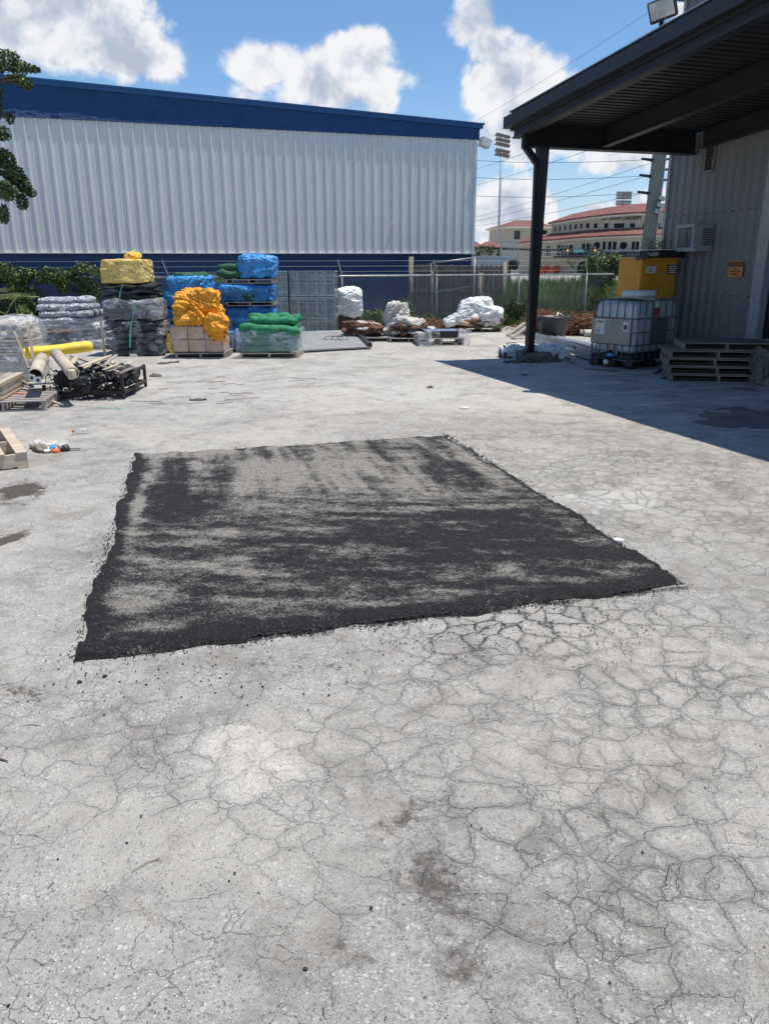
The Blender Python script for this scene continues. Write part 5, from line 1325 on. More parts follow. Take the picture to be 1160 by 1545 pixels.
# ---- green rolls on pallet
c, w_, s, r_ = spot(362, 452, 541)
pallet('pale-ended pallet under the bright green rolls', c+Vector((.0, .5, 0)), -.02, w_*.98, .95, .1, 'pale wood')
H1 = zrel(502, 405, c.y); H2 = zrel(474, 405, c.y)
q = thing('green_roll_bundle', 'film-wrapped pallet load of bright green net rolls', 'roll bundle', c+Vector((0, .48, .1)), -.02)
for k_ in range(3):
    for i in range(4): floppy('net_roll', 'green net', q, (-w_*.46, -.36+.24*i, .08+(H1-.12)/3*k_), (w_*.46, -.36+.24*i, .09+(H1-.12)/3*k_), (H1-.05)/5.2, seed=k_*5+i+100, flat=.9)
for z, x0, x1, y, sd in ((H1-.02, -.48, .33, -.38, 1), (H1-.03, -.1, .50, -.4, 2), (H1+.13, -.33, .47, -.28, 3), (H1+.02, -.44, .46, -.1, 4), (H1+.02, -.44, .46, .2, 5), (H1+.15, -.05, .48, .0, 6), (H1+.14, -.4, .4, .15, 7)):
    floppy('net_roll', 'green net', q, (x0*w_, y, z), (x1*w_, y, z-.03), .105, seed=110+sd, n=12, seg=14, bend=.09, lumpy=.1)
lump('plastic_wrap', 'cloudy film', q, (w_*1.05, .98, H1*.93), n=22, box=.75, amp=.06, sc=4.2, seed=12)
floppy('wrap_corner', 'cloudy film', q, (-w_*.53, -.42, 0), (-w_*.51, -.40, H1*.95), .06, seed=3)
# ---- racks of grey steel
def rackmesh(w, d, h, seed):
    R_ = random.Random(seed); mb = MB(); b_ = .035
    for x in (-w/2, w/2):
        for y in (-d/2, d/2): mb.bar((x, y, 0), (x, y, h), b_)
    for z in (.02, h-.02):
        for y in (-d/2, d/2): mb.bar((-w/2, y, z), (w/2, y, z), b_)
        for x in (-w/2, w/2): mb.bar((x, -d/2, z), (x, d/2, z), b_)
    return mb
c, w_, s, r_ = spot(414, 506, 507)
tiers = [(0, zrel(478, 460, c.y)), (zrel(478, 460, c.y), zrel(448, 460, c.y)), (zrel(448, 460, c.y), zrel(408, 460, c.y))]
names = ('lowest', 'middle', 'topmost')
for k_, (z0_, z1_) in enumerate(tiers):
    for j, (x0, x1) in enumerate(((-.50, -.24), (-.23, .5))):
        wd = (x1-x0)*w_; h = z1_-z0_-.012; q = thing('steel_crate', '%s steel crate of grey strips, %s column of the rack stack' % (names[k_], ('narrow left', 'wide right')[j]), 'crate', c+Vector(((x0+x1)/2*w_, .5+.03*k_, z0_+.005)), 0)
        rackmesh(wd, .95, h, k_).build('frame', 'grey steel rack', q)
        nb = int(h/.036)
        slat = MB().box((0, 0, 0), (wd*.96, .03, .022)).mesh('strip', 'grey steel rack')
        glint_slat = MB().box((0, 0, 0), (wd*.93, .05, .016)).mesh('strip', 'tower steel')  # paler strips mixed in: glints on the steel put into the colour
        for i in range(nb):
            for y in (-.48, -.2, .1): put('strip', slat if rng.random() < .62 else glint_slat, q, (rng.uniform(-.01, .01), y, .03+i*.036), (rng.uniform(-.05, .05), rng.uniform(-.012, .012), 0))
        nu = max(2, int(wd/.21))
        for i in range(nu+1):
            x = -wd/2+wd*i/nu; MB().box((x, -.49, h*.5), (.05, .012, h*.98)).build('bracket', 'grey steel rack', q)
            if i < nu and (i+k_) % 2 == 0: MB().bar((x, -.5, h*.95), (x+wd/nu, -.5, h*.55), .012).build('brace', 'galvanised', q)
        MB().box((0, 0, .015), (wd*.95, .9, .01)).build('tray', 'grey steel rack', q)
# ---- white bulging sack behind
c, w_, s, r_ = spot(506, 545, 505)
c = Vector(G(524, 500)); c.z = 0; zz0 = .45
q = thing('white_bulk_bag', 'bulging white sack behind the steel crates at the fence', 'sack', (c.x, c.y, 0)); 
hb = zrel(435, 524, c.y)
lump('bag', 'white tarp', q, (47*s*1.06, .7, hb-.35), (0, 0, .35), n=26, box=.35, amp=.06, sc=4.5, seed=15)
lump('support_heap', 'brown felt', q, (.75, .6, .5), (0, 0, 0), n=12, box=.5, amp=.06, sc=6, seed=2)
# ---- grey plate with wire loops
A_, B_, C_, D_ = [Vector(G(*p)) for p in ((452, 533), (558, 527), (533, 507), (450, 510))]
pl = thing('ramp_plate', 'flat grey steel ramp plate with dark raised right edge', 'plate', (A_+B_)/2)
o_ = Vector(pl.location); 
for p in (A_, B_, C_, D_): p.z = .03
C_.z = D_.z = .13
MB().prism([p-o_ for p in (A_, B_, C_, D_)], (0, 0, .03)).build('plate', 'grey plate', pl)
MB().bar(B_-o_+Vector((0, 0, .05)), C_-o_+Vector((.0, 0, .05)), .10, .09).build('edge_rail', 'dark steel', pl)
mb = MB()
for j in range(3):
    cx_, cy_ = G(500+j*9, 519)[:2]; z_ = .15
    pts = [(cx_-o_.x+(.16-.02*j)*math.cos(a)*1.0, cy_-o_.y+.16*math.sin(a), .065+.035*(math.sin(a)+1)+.03) for a in np.linspace(.3*j, 5.6+.2*j, 18)]
    mb.tube(pts, .008, 5)
o = mb.build('wire_coil', 'wire', None, True); o.location = o_; tag(o, 'loose coil of dark wire lying on the grey ramp plate', 'wire coil')

# ---- debris heaps along the fence
def heap(name, lab, cat, x0, x1, yb, yt, mats, n, seed, sizes=(.18, .42), depth=.9, withpallet=None):
    R_ = random.Random(seed); c, w_, s, r_ = spot(x0, x1, yb); H = zrel(yt, (x0+x1)/2, c.y)
    z0 = 0
    if withpallet: pallet(withpallet, c+Vector((0, depth/2, 0)), R_.uniform(-.08, .08), w_*.9, depth*.9, .11, 'grey wood'); z0 = .11
    q = thing(name, lab, cat, c+Vector((0, depth/2, z0)), 0)
    for i in range(n):
        f_ = i/n; sx = R_.uniform(*sizes); k_ = 1-f_*.55
        x = R_.uniform(-.5, .5)*(w_-sx)*k_; y = R_.uniform(-.5, .5)*(depth-sx)*k_
        z = (H-z0)*f_*.8*R_.uniform(.7, 1.)
        lump('scrap', mats[R_.randrange(len(mats))], q, (sx*R_.uniform(1, 1.8), sx, sx*R_.uniform(.16, .32)), (x, y, z*.8), (R_.uniform(-.25, .25), R_.uniform(-.25, .25), R_.uniform(0, 3)), n=12, box=R_.uniform(.1, .6), amp=.05, sc=6, seed=seed*13+i)
    return q, w_, H, s
h1 = heap('felt_heap', 'brown felt rolls and dirty white sheeting on a pallet beside the steel crates', 'debris heap', 508, 592, 516, 478, ['dirty white sheet', 'brown felt', 'brown felt', 'dirty white sheet', 'rust'], 26, 3, (.25, .5), withpallet='low grey pallet under the brown felt scraps')
for i, (qx, qy, l) in enumerate(((532, 487, .5), (540, 491, .62), (552, 492, .5))):
    Y = h1[0].location.y; x = AY(qx, qy, Y-.2)[0]-h1[0].location.x; z = ZA(qx, qy, Y-.2)-.11; floppy('felt_roll', 'brown felt', h1[0], (x-l/2, -.2, z), (x+l/2, -.2, z-.05), .085, seed=i, lumpy=.2)
h2 = heap('sheeting_heap', 'grey-white torn sheeting heap with brown scraps in the middle', 'debris heap', 583, 650, 517, 470, ['dirty white sheet', 'brown felt', 'dirty white sheet', 'brown felt', 'dirty white sheet'], 26, 5, (.25, .5), withpallet='dark low pallet under the torn white sheeting')
q = thing('sheeting_bundle', 'whitish crumpled sheet bundle rising above the torn heap', 'bundle', h2[0].location+Vector((-.25, .35, 0))); lump('sheet', 'dirty white sheet', q, (.70, .5, .9* zrel(457, 585, q.location.y)), n=20, box=.5, amp=.07, sc=4.5, seed=32, taper=.25)
hs = thing('scrap_line', 'low spread of torn sheeting and brown scraps between the two central heaps', 'debris heap', Vector(G(600, 512)))
for i in range(22):
    p = Vector(G(rng.uniform(515, 690), rng.uniform(498, 510)))-Vector(hs.location); lump('scrap', ('dirty white sheet', 'brown felt', 'white tarp', 'rust', 'weathered wood')[i % 5], hs, (rng.uniform(.25, .6), rng.uniform(.2, .4), rng.uniform(.06, .16)), (p.x, p.y+.4, 0), (0, 0, rng.uniform(-.5, .5)), n=10, box=.3, amp=.06, sc=6, seed=900+i)
# pallet with dark box
c, w_, s, r_ = spot(626, 700, 522); pz = pallet('weathered pallet carrying a flat dark box in torn film', c+Vector((0, .5, 0)), .10, w_*.95, .9, .16, 'grey wood', 7)
q = thing('flat_dark_box', 'flat dark box with pale blue top on a weathered pallet', 'box', c+Vector((.04, .45, .165)), .1)
o = MB().box((0, 0, .07), (w_*.66, .6, .14)).build('carton', 'black plastic', q); bevel(o, .01); MB().box((0, 0, .147), (w_*.68, .62, .012)).build('lid', 'slate blue sheet', q)
for i, (x, yy) in enumerate(((-.42, -.5), (.46, -.3), (.5, .2), (-.2, -.53))): lump('torn_wrap', 'cloudy film' if i < 3 else 'thin film', q, (.26, .25, .30), (x*w_, yy, -.16), (0, 0, i), n=12, box=.3, amp=.08, sc=6, seed=40+i)
MB().box((-w_*.42, 0, .05), (.16, .5, .1)).build('wood_block', 'pale wood', q)
# white tarp heap
c, w_, s, r_ = spot(676, 758, 502); Y = c.y; H = zrel(451, 725, Y+.4)
pt = pallet('low pallet of scrap under the white tarpaulin', c+Vector((.15, .6, 0)), .1, w_*.75, .9, .12, 'grey wood')
q = thing('white_tarpaulin_heap', 'large white tarpaulin draped over scrap by the board fence', 'tarpaulin', c+Vector((0, .6, .12)))
lump('draped_sheet', 'white tarp', q, (w_*.80, 1.0, H*.80), (.08, 0, H*.06), (0, -.05, 0), n=36, box=.45, amp=.08, sc=2.3, seed=56, warp=.10, taper=.35)
lump('draped_sheet', 'white tarp', q, (w_*.45, .8, H*.5), (w_*.27, -.15, .12), (0, .2, 0), n=22, box=.35, amp=.07, sc=4, seed=52)
lump('draped_sheet', 'white tarp', q, (w_*.6, .8, H*.28), (-w_*.24, -.05, H*.14), (0, -.35, 0), n=20, box=.3, amp=.06, sc=5, seed=53)
for i in range(9): lump('scrap', ('brown felt', 'dirty white sheet', 'brown felt', 'cardboard')[i % 4], q, (rng.uniform(.25, .5), .35, .12), (rng.uniform(-.35, .4)*w_, rng.uniform(-.45, -.2), rng.uniform(.0, .18)), (0, rng.uniform(-.2, .2), rng.uniform(-.5, .5)), n=9, box=.5, amp=.04, sc=7, seed=200+i)
# rusty brush heap + boards by the post
def brush(name, lab, x0, x1, yb, yt, n, seed, mat='brush rust', extra=()):
    R_ = random.Random(seed); c, w_, s, r_ = spot(x0, x1, yb); H = zrel(yt, (x0+x1)/2, c.y+.5)
    q = thing(name, lab, 'debris heap', c+Vector((0, .5, 0))); mb = MB()
    for i in range(n):
        x = R_.gauss(0, .25)*w_; x = max(-w_/2, min(w_/2, x)); hh = H*(1-(2*x/w_)**2*.8)*R_.random(); a = R_.uniform(0, 2*PI); l = R_.uniform(.15, .5)
        p0 = Vector((x, R_.uniform(-.45, .45), hh)); d_ = Vector((math.cos(a), math.sin(a)*.6, R_.uniform(-.35, .35)))*l
        p1 = p0+d_*.5+Vector((0, 0, R_.uniform(-.03, .08))); p2 = p0+d_; p2.z = max(p2.z, .01)
        mb.tube([p0, p1, p2], [R_.uniform(.004, .014)]*3, 4)
    kind(mb.build('bent_rods', mat, q), 'stuff')
    lump('core', 'brown felt', q, (w_*.85, .8, H*.62), n=16, box=.2, amp=.1, sc=4, seed=seed)
    return q, w_, H
b1 = brush('rusty_brush_heap', 'tangled rust-brown heap between the dark post and the grey tub', 795, 858, 507, 470, 700, 3)
b2 = brush('rusty_brush_heap', 'tangled rust-brown heap behind the grey tub, near the tank', 855, 900, 507, 474, 500, 4)
b3 = brush('brown_scrap_pile', 'low line of brown scraps along the fence left of the white tarpaulin', 636, 690, 500, 484, 350, 6)
for i in range(6): 
    p = G(875+rng.uniform(-18, 18), 506+rng.uniform(-4, 3)); lump('rag', ('dirty white sheet', 'flake white', 'blue cloth')[i % 3 if i > 3 else 0], b2[0], (.3, .25, .14), (p[0]-b2[0].location.x, p[1]-b2[0].location.y-.1, .0), (0, 0, i), n=10, box=.3, amp=.05, sc=7, seed=i+300)
for i, (a, b_) in enumerate((((765, 508), (792, 487)), ((772, 512), (796, 492)), ((838, 500), (870, 489)))):
    p0 = Vector(G(*a)); p1 = Vector(AY(b_[0], b_[1], p0.y+.3)); q = MB().bar((0, 0, .03), p1-p0, .14, .03).build('board', 'grey wood', None, loc=p0)
    tag(q, ('pale board leaning on scrap left of the dark post', 'second darker board low beside the dark post base', 'short board lying on the rusty heap above the tub')[i], 'board')
# grey tub
c, w_, s, r_ = spot(818, 856, 513); H = zrel(478, 838, c.y)
q = thing('grey_tub', 'big dark grey round tub standing behind the post', 'tub', c+Vector((0, .3, 0)))
rb, rt = w_*.48, w_*.62; N = 32; vs = []; fs = []
prof = [(rb*.0, 0), (rb, 0), (rt*.97, H*.88), (rt*1.06, H*.9), (rt*1.06, H), (rt*.95, H), (rb*.95, .04), (0, .04)]
for r0, z in prof:
    for k_ in range(N): a = 2*PI*k_/N; vs.append((r0*math.cos(a), r0*math.sin(a), z))
for j in range(len(prof)-1):
    for k_ in range(N): fs.append((j*N+k_, j*N+(k_+1) % N, (j+1)*N+(k_+1) % N, (j+1)*N+k_))
MB().add(vs, fs).build('body', 'grey tub plastic', q, True)
for sx in (-1, 1): MB().bar((sx*rt*1.02, -.08, H*.82), (sx*rt*1.02, .08, H*.82), .05, .05).build('handle', 'grey tub plastic', q)
q = MB().tube([(0, -.25, 0), (.1, 0, .07), (.25, .1, -.02)], .03, 6).build('scrap_sheet', 'dirty white sheet', None, True, (c.x, c.y+.3, H+.0)); tag(q, 'torn pale sheet sticking out of the grey tub', 'scrap')

# ---- metal channels and pipes by the tank
for i, (a, b_, wd, hh, mat, lab) in enumerate((((800, 513), (900, 541), .12, .11, 'channel grey', 'long light grey channel running from the post to the tank'), ((806, 520), (893, 545), .1, .07, 'channel grey', 'second grey channel lying just in front of the first'),
                                              ((838, 529), (868, 550), .05, .05, 'channel grey', 'short metal angle lying near the sacks'), ((820, 510), (902, 528), .16, .06, 'pvc pipe', 'flat pale board behind the long grey channels'))):
    p0, p1 = Vector(G(*a)), Vector(G(*b_)); q = thing('metal_channel', lab, 'channel', (p0+p1)/2); m_ = Vector(q.location)
    up_ = Vector((0, 0, .05+.05*(i == 0))); MB().bar(p0-m_+up_, p1-m_+up_, wd, .012).build('web', mat, q)
    d_ = (p1-p0).normalized(); n_ = Vector((-d_.y, d_.x, 0))*(wd/2)
    for sg in (-1, 1): MB().bar(p0-m_+up_+n_*sg+Vector((0, 0, .03)), p1-m_+up_+n_*sg+Vector((0, 0, .03)), .012, hh).build('flange', mat, q)
    if i == 0: MB().bar((p1-m_)*.45+up_+Vector((0, 0, -.03)), (p1-m_)*.55+up_+Vector((0, 0, -.03)), wd*1.1, .13).build('rusty_joint', 'rust', q)
# sacks
for i, (x0, x1, yb, yt, sd, lab) in enumerate(((757, 796, 541, 522, 3, 'crumpled white sack with black straps left of the post foot'), (803, 852, 545, 522, 4, 'white sack with red print and black strap right of the post foot'))):
    c, w_, s, r_ = spot(x0, x1, yb); H = zrel(yt, (x0+x1)/2, c.y+.2); q = thing('white_sack', lab, 'sack', c+Vector((0, .25, 0)), .1*i)
    lump('bag', 'white tarp', q, (w_*1.02, .45, H), n=22, box=.35, amp=.07, sc=5.5, seed=sd)
    for k_ in range(2): lump('print_spot', 'ink red', q, (.09, .02, .04), (-.1+.25*k_, -.2, H*.62), (.5, 0, 0), n=5, box=.2, amp=.01, sc=8, seed=k_)
    sx = -w_*.42 if i == 0 else w_*.18
    mb = MB(); pts = [(sx+.03*math.sin(a), -.26*math.cos(a)-.02, max(.02, H*1.04*math.sin(a))) for a in np.linspace(0, PI, 12)]; ribbon(mb, pts, .05, .012); mb.build('strap', 'black plastic', q)
    if i == 0:
        mb = MB(); ribbon(mb, [(-w_*.55, -.15, .02), (-w_*.5, -.1, .15), (-w_*.2, -.12, H), (0, 0, H*1.12)], .06, .012); ribbon(mb, [(-.1, 0, H*.95), (-.12, 0, H*1.25), (.05, 0, H*1.28), (.1, 0, H)], .02, .01); mb.build('strap', 'black plastic', q)

# ------------------------------------------------------------------ liquid tank in cage
A_ = Vector(G(893, 551)); B_ = Vector(G(952, 558)); C_ = Vector(G(1016, 548))
u = Vector((B_.x-A_.x, B_.y-A_.y, 0)).normalized(); al = math.atan2(u.y, u.x)
v = Vector((-u.y, u.x, 0))
LA = .92; LB = 1.24
ib = thing('liquid_tank', 'caged translucent plastic liquid tank on a black pallet in the shade', 'liquid tank', B_, al)      # local: -x along the label face, +y along the long side
hb = 1.13; z0 = .13
lump_ = MB()
def rbox(x0, x1, y0, y1, z0_, z1_, r, name, mat, par, seg=5):
    o = MB().bx(x0, x1, y0, y1, z0_, z1_).build(name, mat, par, True); bevel(o, r, seg); return o
bt = rbox(-LA+.03, -.03, .03, LB-.03, z0+.12, hb-.02, .11, 'bottle', 'tank plastic', ib)
MB().tube([(-LA/2, LB/2, hb-.03), (-LA/2, LB/2, hb+.02)], .12, 24).build('cap', 'black plastic', bt, True)
rbox(-LA+.02, -.02, .02, LB-.02, z0+.0, z0+.10, .03, 'base_tray', 'black plastic', ib, 2)
for x in (-LA+.1, -LA/2, -.1):
    for y in (.1, LB/2, LB-.1): rbox(x-.09, x+.09, y-.09, y+.09, 0, z0-.005, .02, 'pallet_foot', 'black plastic', ib, 2)
ht = [z0+.02, z0+.30, z0+.62, hb-.03, ]
hts = (z0+.01, z0+.27, z0+.48, z0+.71, hb-.0)
rr = .011
def ringbar(z): 
    r0 = .07; x0, x1, y0, y1 = -LA, 0, 0, LB; pts = []
    for cx_, cy_, a0 in ((x1-r0, y0+r0, -PI/2), (x1-r0, y1-r0, 0), (x0+r0, y1-r0, PI/2), (x0+r0, y0+r0, PI)):
        for k_ in range(5): a = a0+PI/2*k_/4; pts.append((cx_+r0*math.cos(a), cy_+r0*math.sin(a), z))
    pts.append(pts[0]); return MB().tube(pts, rr, 6, False)
for z in hts: ringbar(z).build('cage_hoop', 'cage steel', ib, True)
for i in range(6):
    x = -LA+.07+(LA-.14)*i/5; 
    if i < 5: MB().tube([(x, -.012, hts[3]), (x, -.012, hb)], rr, 6).build('cage_bar', 'cage steel', ib, True); MB().tube([(x, -.012, hts[0]), (x, -.012, hts[1])], rr, 6).build('cage_bar', 'cage steel', ib, True)
    else: MB().tube([(x, -.012, hts[0]), (x, -.012, hb)], rr, 6).build('cage_bar', 'cage steel', ib, True)
for i in range(7):
    y = .07+(LB-.14)*i/6
    for x in (.012, -LA-.012): MB().tube([(x, y, hts[0]), (x, y, hb)], rr, 6).build('cage_bar', 'cage steel', ib, True)
MB().tube([(-LA/2, .0, hb+.005), (-LA/2, LB, hb+.005)], .016, 6).build('cage_top_bar', 'cage steel', ib, True)
pz0, pz1 = hts[1]+.01, hts[3]-.01
pe = MB().bx(-LA+.03, -.07, -.03, -.024, pz0, pz1).build('label_plate', 'plate steel', ib)
q = MB().bx(-LA+.12, -LA+.31, -.034, -.0305, pz1-.27, pz1-.02).build('label', 'label white', pe)
for k_, (x0, x1, za_, zb_, mt) in enumerate(((.14, .29, .045, .06, 'ink'), (.15, .28, .07, .08, 'ink'), (.19, .235, .10, .15, 'ink yellow'), (.17, .25, .165, .172, 'ink'), (.14, .20, .19, .20, 'ink'), (.14, .22, .21, .22, 'ink'), (.14, .21, .235, .245, 'ink'))):
    MB().bx(-LA+x0, -LA+x1, -.0375, -.0345, pz1-zb_, pz1-za_).build('print', mt, q)
q = MB().bx(-.22, -.12, -.034, -.0305, pz1-.2, pz1-.04).build('label', 'label white', pe); MB().bx(-.20, -.14, -.0375, -.0345, pz1-.17, pz1-.09).build('print', 'ink', q)
MB().bx(.024, .030, .42, .88, pz0, pz1).build('side_panel', 'mid grey panel', ib)
# outlet
MB().tube([(-LA*.5, .06, z0+.13), (-LA*.5, -.06, z0+.10), (-LA*.5, -.10, z0+.02)], .06, 12).build('outlet', 'black plastic', ib, True)
MB().tube([(-LA*.5, -.09, z0-.03), (-LA*.5, -.13, z0-.03)], .045, 14).build('outlet_cap', 'label white', ib, True); MB().box((-LA*.42, -.1, z0+.10), (.1, .05, .05)).build('valve_handle', 'blue cloth', ib)
lump('outlet_hollow', 'plate steel', ib, (.24, .05, .24), (-LA*.5, .03, z0+.06), n=8, box=.5, amp=.01, sc=5, seed=3)
pw = thing('pipe_offcut', 'pale plastic pipe offcut lying on top of the caged tank', 'pipe', Vector(B_)+Vector((0, 0, hb+.03)), 0)
p0 = Vector(AY(938, 443, B_.y+.45))-Vector(pw.location); p1 = Vector(AY(988, 437, B_.y+.3))-Vector(pw.location)
p0.z = .06; p1.z = .09
MB().hollow(p0, p1, .062, .05, 20).build('pipe', 'pvc pipe', pw, True); MB().hollow(p1, p1+(p1-p0)*.04, .058, .046, 20).build('spigot', 'plate steel', pw, True)
for i, (a, b_) in enumerate(((( -.75, .25), (.1, .35)), ((-.4, .1), (.0, .6)), ((-.85, .5), (-.2, .3)))):
    ca, sa_ = math.cos(al), math.sin(al); tr = lambda x, y: Vector((x*ca-y*sa_, x*sa_+y*ca, hb+.03+i*.012))
    q = MB().bar(tr(*a), tr(*b_), .05, .015).build('batten', 'grey wood', None, loc=B_); tag(q, ('thin batten lying across the tank cage toward its near corner', 'short batten on the right half of the tank cage', 'batten at the left rear of the tank cage under the pipe')[i], 'batten')
tgm = MB(); tgm.add([(.035, .42, hb), (.035, .58, hb), (.055, .56, hb-.2), (.04, .45, hb-.26)], [(0, 1, 2, 3)]); tgm.add([(.036+.004, .43, hb-.12), (.044, .55, hb-.14), (.058, .53, hb-.26), (.048, .46, hb-.27)], [(0, 1, 2, 3)])
q = MB().add([(.032, .42, hb), (.032, .58, hb), (.05, .56, hb-.11), (.05, .43, hb-.12)], [(0, 1, 2, 3), (3, 2, 1, 0)]).build('warning_rag', 'flake white', ib)
MB().add([(.05, .43, hb-.122), (.05, .56, hb-.112), (.05, .52, hb-.26), (.045, .44, hb-.28)], [(0, 1, 2, 3)]).build('red_end', 'ink red', q)
# yellow cabinet behind
Kc = Vector(AY(963, 447, 15.35)); Kc.z = 0
yc = thing('yellow_cabinet', 'yellow metal storage cabinet behind the caged tank', 'cabinet', Kc, math.atan2(PD.y, PD.x))
wB = .80; wA = .72; zt_ = ZA(965, 391, 15.35)
o = MB().bx(0, wB, 0, wA, .05, zt_).build('body', 'yellow paint', yc); bevel(o, .01)
MB().bx(-.01, wB+.01, -.01, wA+.01, zt_+.001, zt_+.02).build('lid', 'yellow paint', yc)
for x0, x1 in ((.03, wB/2-.004), (wB/2+.004, wB-.03)):
    o = MB().bx(x0, x1, -.02, -.002, .1, zt_-.04).build('door', 'yellow paint', yc); bevel(o, .004)
    MB().bx((x1-.06) if x0 < .1 else x0+.03, (x1-.03) if x0 < .1 else x0+.06, -.035, -.021, .85, 1.0).build('handle', 'black plastic', o)
zl_ = ZA(985, 407, 15.3); MB().bx(.10, .31, -.026, -.0215, zl_-.06, zl_+.06).build('label', 'label white', yc); 
for k_ in range(2): MB().bx(.12, .24, -.029, -.0265, zl_-.03+.045*k_, zl_-.015+.045*k_).build('print', 'ink', yc)
q = MB().bx(.56, .84, -.026, -.0215, zl_-.09, zl_+.09).build('warning_label', 'brown felt', yc)
for k_ in range(4): MB().bx(.60, .80-.03*(k_ % 2), -.029, -.0265, zl_-.06+.037*k_, zl_-.045+.037*k_).build('print', 'label white', q)
# junk on the cabinet: tray, bark-like rags and twigs
jt = thing('scrap_tray', 'dark tray of scrap and twigs on top of the yellow cabinet', 'tray', Kc+PD*.62+ED*-.3+Vector((0, 0, zt_+.02)), math.atan2(PD.y, PD.x))
MB().bx(-.25, .35, -.3, .3, 0, .14).build('tray', 'dark steel', jt); MB().bx(-.28, .3, -.34, .3, .142, .155).build('rim_sheet', 'label white', jt)
for i in range(5): lump('scrap', ('twig', 'grey wood', 'dark steel')[i % 3], jt, (.4, .2, .07), (-.45+.17*i, -.2+.05*i, 0), (0, rng.uniform(-.3, .2), i), n=9, box=.3, amp=.05, sc=8, seed=i+400)
mb = MB()
for i in range(60):
    p = Vector((rng.uniform(-.3, .1), rng.uniform(-.2, .2), .05)); mb.tube([p, p+Vector((rng.uniform(-.12, .12), 0, rng.uniform(.08, .25))), p+Vector((rng.uniform(-.25, .25), 0, rng.uniform(.1, .38)))], .004, 4)
kind(mb.build('twigs', 'palm frond', jt), 'stuff')

# ------------------------------------------------------------------ pallet stack in the shade
c, w_, s, r_ = spot(1019, 1165, 579); w_ = 1.42; ph = .118; cc = Vector(c)+Vector((.0, .5, 0)); cc.x = G(1019, 579)[0]+w_/2+.04
offs = [(0, 0), (-.03, .01), (-.07, .02), (-.04, .04), (.10, .08)]
lab = ['bottom pallet of the five stacked in the shade', 'second pallet from the bottom of the shaded stack', 'middle pallet of the five stacked in the shade', 'fourth pallet up, just under the solid-topped one', 'topmost pallet with a closed board deck, on the shaded stack']
for i in range(5):
    pallet(lab[i], cc+Vector((offs[i][0], offs[i][1], i*ph)), -.19+rng.uniform(-.02, .02), w_*(1 if i < 4 else .92), .82, ph-.004, 'pallet wood', 7 if i < 4 else 11, group='pallets stacked in the shade')
# boards behind and right of the stack
q = MB().box((0, 0, .3), (.9, .03, .55), .3, 0, -.25).build('plywood_sheet', 'grey wood', None, loc=(cc.x+1.0, cc.y+.3, .02)); tag(q, 'plywood sheet leaning behind the right end of the pallet stack', 'plywood')
yF = cc.y-.53
q = MB().bar((0, 0, .14), (.03, 0, .50), .028, .01).build('strap', 'tan strap', None, loc=(G(1079, 560)[0], yF, 0)); tag(q, 'short tan strip hanging on the front of the pallet stack', 'strap')
mb = MB(); x0 = G(1109, 570)[0]
for i in range(150):
    x = rng.gauss(0, .035); z = rng.uniform(.0, .55); mb.tube([(x, rng.uniform(-.03, .01), z), (x+rng.gauss(0, .04), rng.uniform(-.05, .01), z-.08), (x+rng.gauss(0, .05), rng.uniform(-.05, 0), max(.005, z-.2))], rng.uniform(.003, .009), 4)
mb.tube([(-.02, 0, .5), (-.1, 0, .42), (-.16, 0, .40)], .008, 4); mb.tube([(-.02, -.01, .56), (.0, -.02, .3), (.01, -.03, .01)], .016, 5); mb.tube([(.06, -.01, .5), (.05, -.02, .3), (.06, -.03, .01)], .016, 5)
q = kind(mb.build('frayed_rope', 'weathered wood', None, loc=(x0, yF-.01, 0)), 'stuff')
q = lump('rope_heap', 'weathered wood', None, (.32, .2, .07), (x0+.12, yF-.12, 0), n=12, box=.2, amp=.05, sc=9, seed=4); tag(q, 'small heap of frayed rope at the foot of the pallet stack', 'rope')
q = lump('black_bag', 'black plastic', None, (.35, .35, .42), (G(1030, 530)[0]+.05, 13.0, 0), n=14, box=.3, amp=.08, sc=6, seed=9); tag(q, 'black rubbish bag between the tank and the pallet stack', 'bag')
for i, (a, b_) in enumerate((((986, 565), (1016, 549)), ((998, 572), (1014, 568)), ((882, 557), (930, 561)), ((1136, 590), (1110, 586)))):
    p0, p1 = Vector(G(*a)), Vector(G(*b_)); q = MB().bar((0, 0, .012), p1-p0+Vector((0, 0, .012)), .035, .02).build('lath', 'twig', None, loc=p0)
    tag(q, ('long dark lath on the ground between tank and pallets', 'short dark splinter left of the pallet stack', 'thin lath lying in front of the caged tank', 'splinter on the ground in front of the pallet stack')[i], 'lath')
# ------------------------------------------------------------------ junk at the left edge
def P3(qx, qy, Y): return Vector(AY(qx, qy, Y))
A_, B_ = G(48, 612), G(186, 603); rk = thing('steel_rack', 'low brown steel rack holding black debris, boards and tubes', 'rack', (A_[0], B_[1], 0), .03); RW = B_[0]-A_[0]; RO = Vector(rk.location)
for z, y in ((.09, 0), (.09, 1.15)): MB().bar((0, y, z), (RW, y, z), .035, .04).build('rail', 'rack rust', rk)
for x in (0, RW*.33, RW*.66, RW): MB().bar((x, .03, .09), (x, 1.12, .09), .05, .04).build('cross_rail', 'rack rust', rk)
for (x, y) in ((0, 0), (RW, 0), (RW, 1.15), (0, 1.15)): MB().bar((x, y, 0), (x, y, .33 if x else .2), .038, .038, up=(0, 1, 0)).build('leg', 'rack rust', rk)
MB().bar((RW, .03, .30), (RW, 1.12, .30), .04, .04).build('side_rail', 'rack rust', rk)
dh = thing('black_debris_heap', 'heap of black torn net and film scraps on the low rack', 'debris heap', RO+Vector((0, 0, .12)))
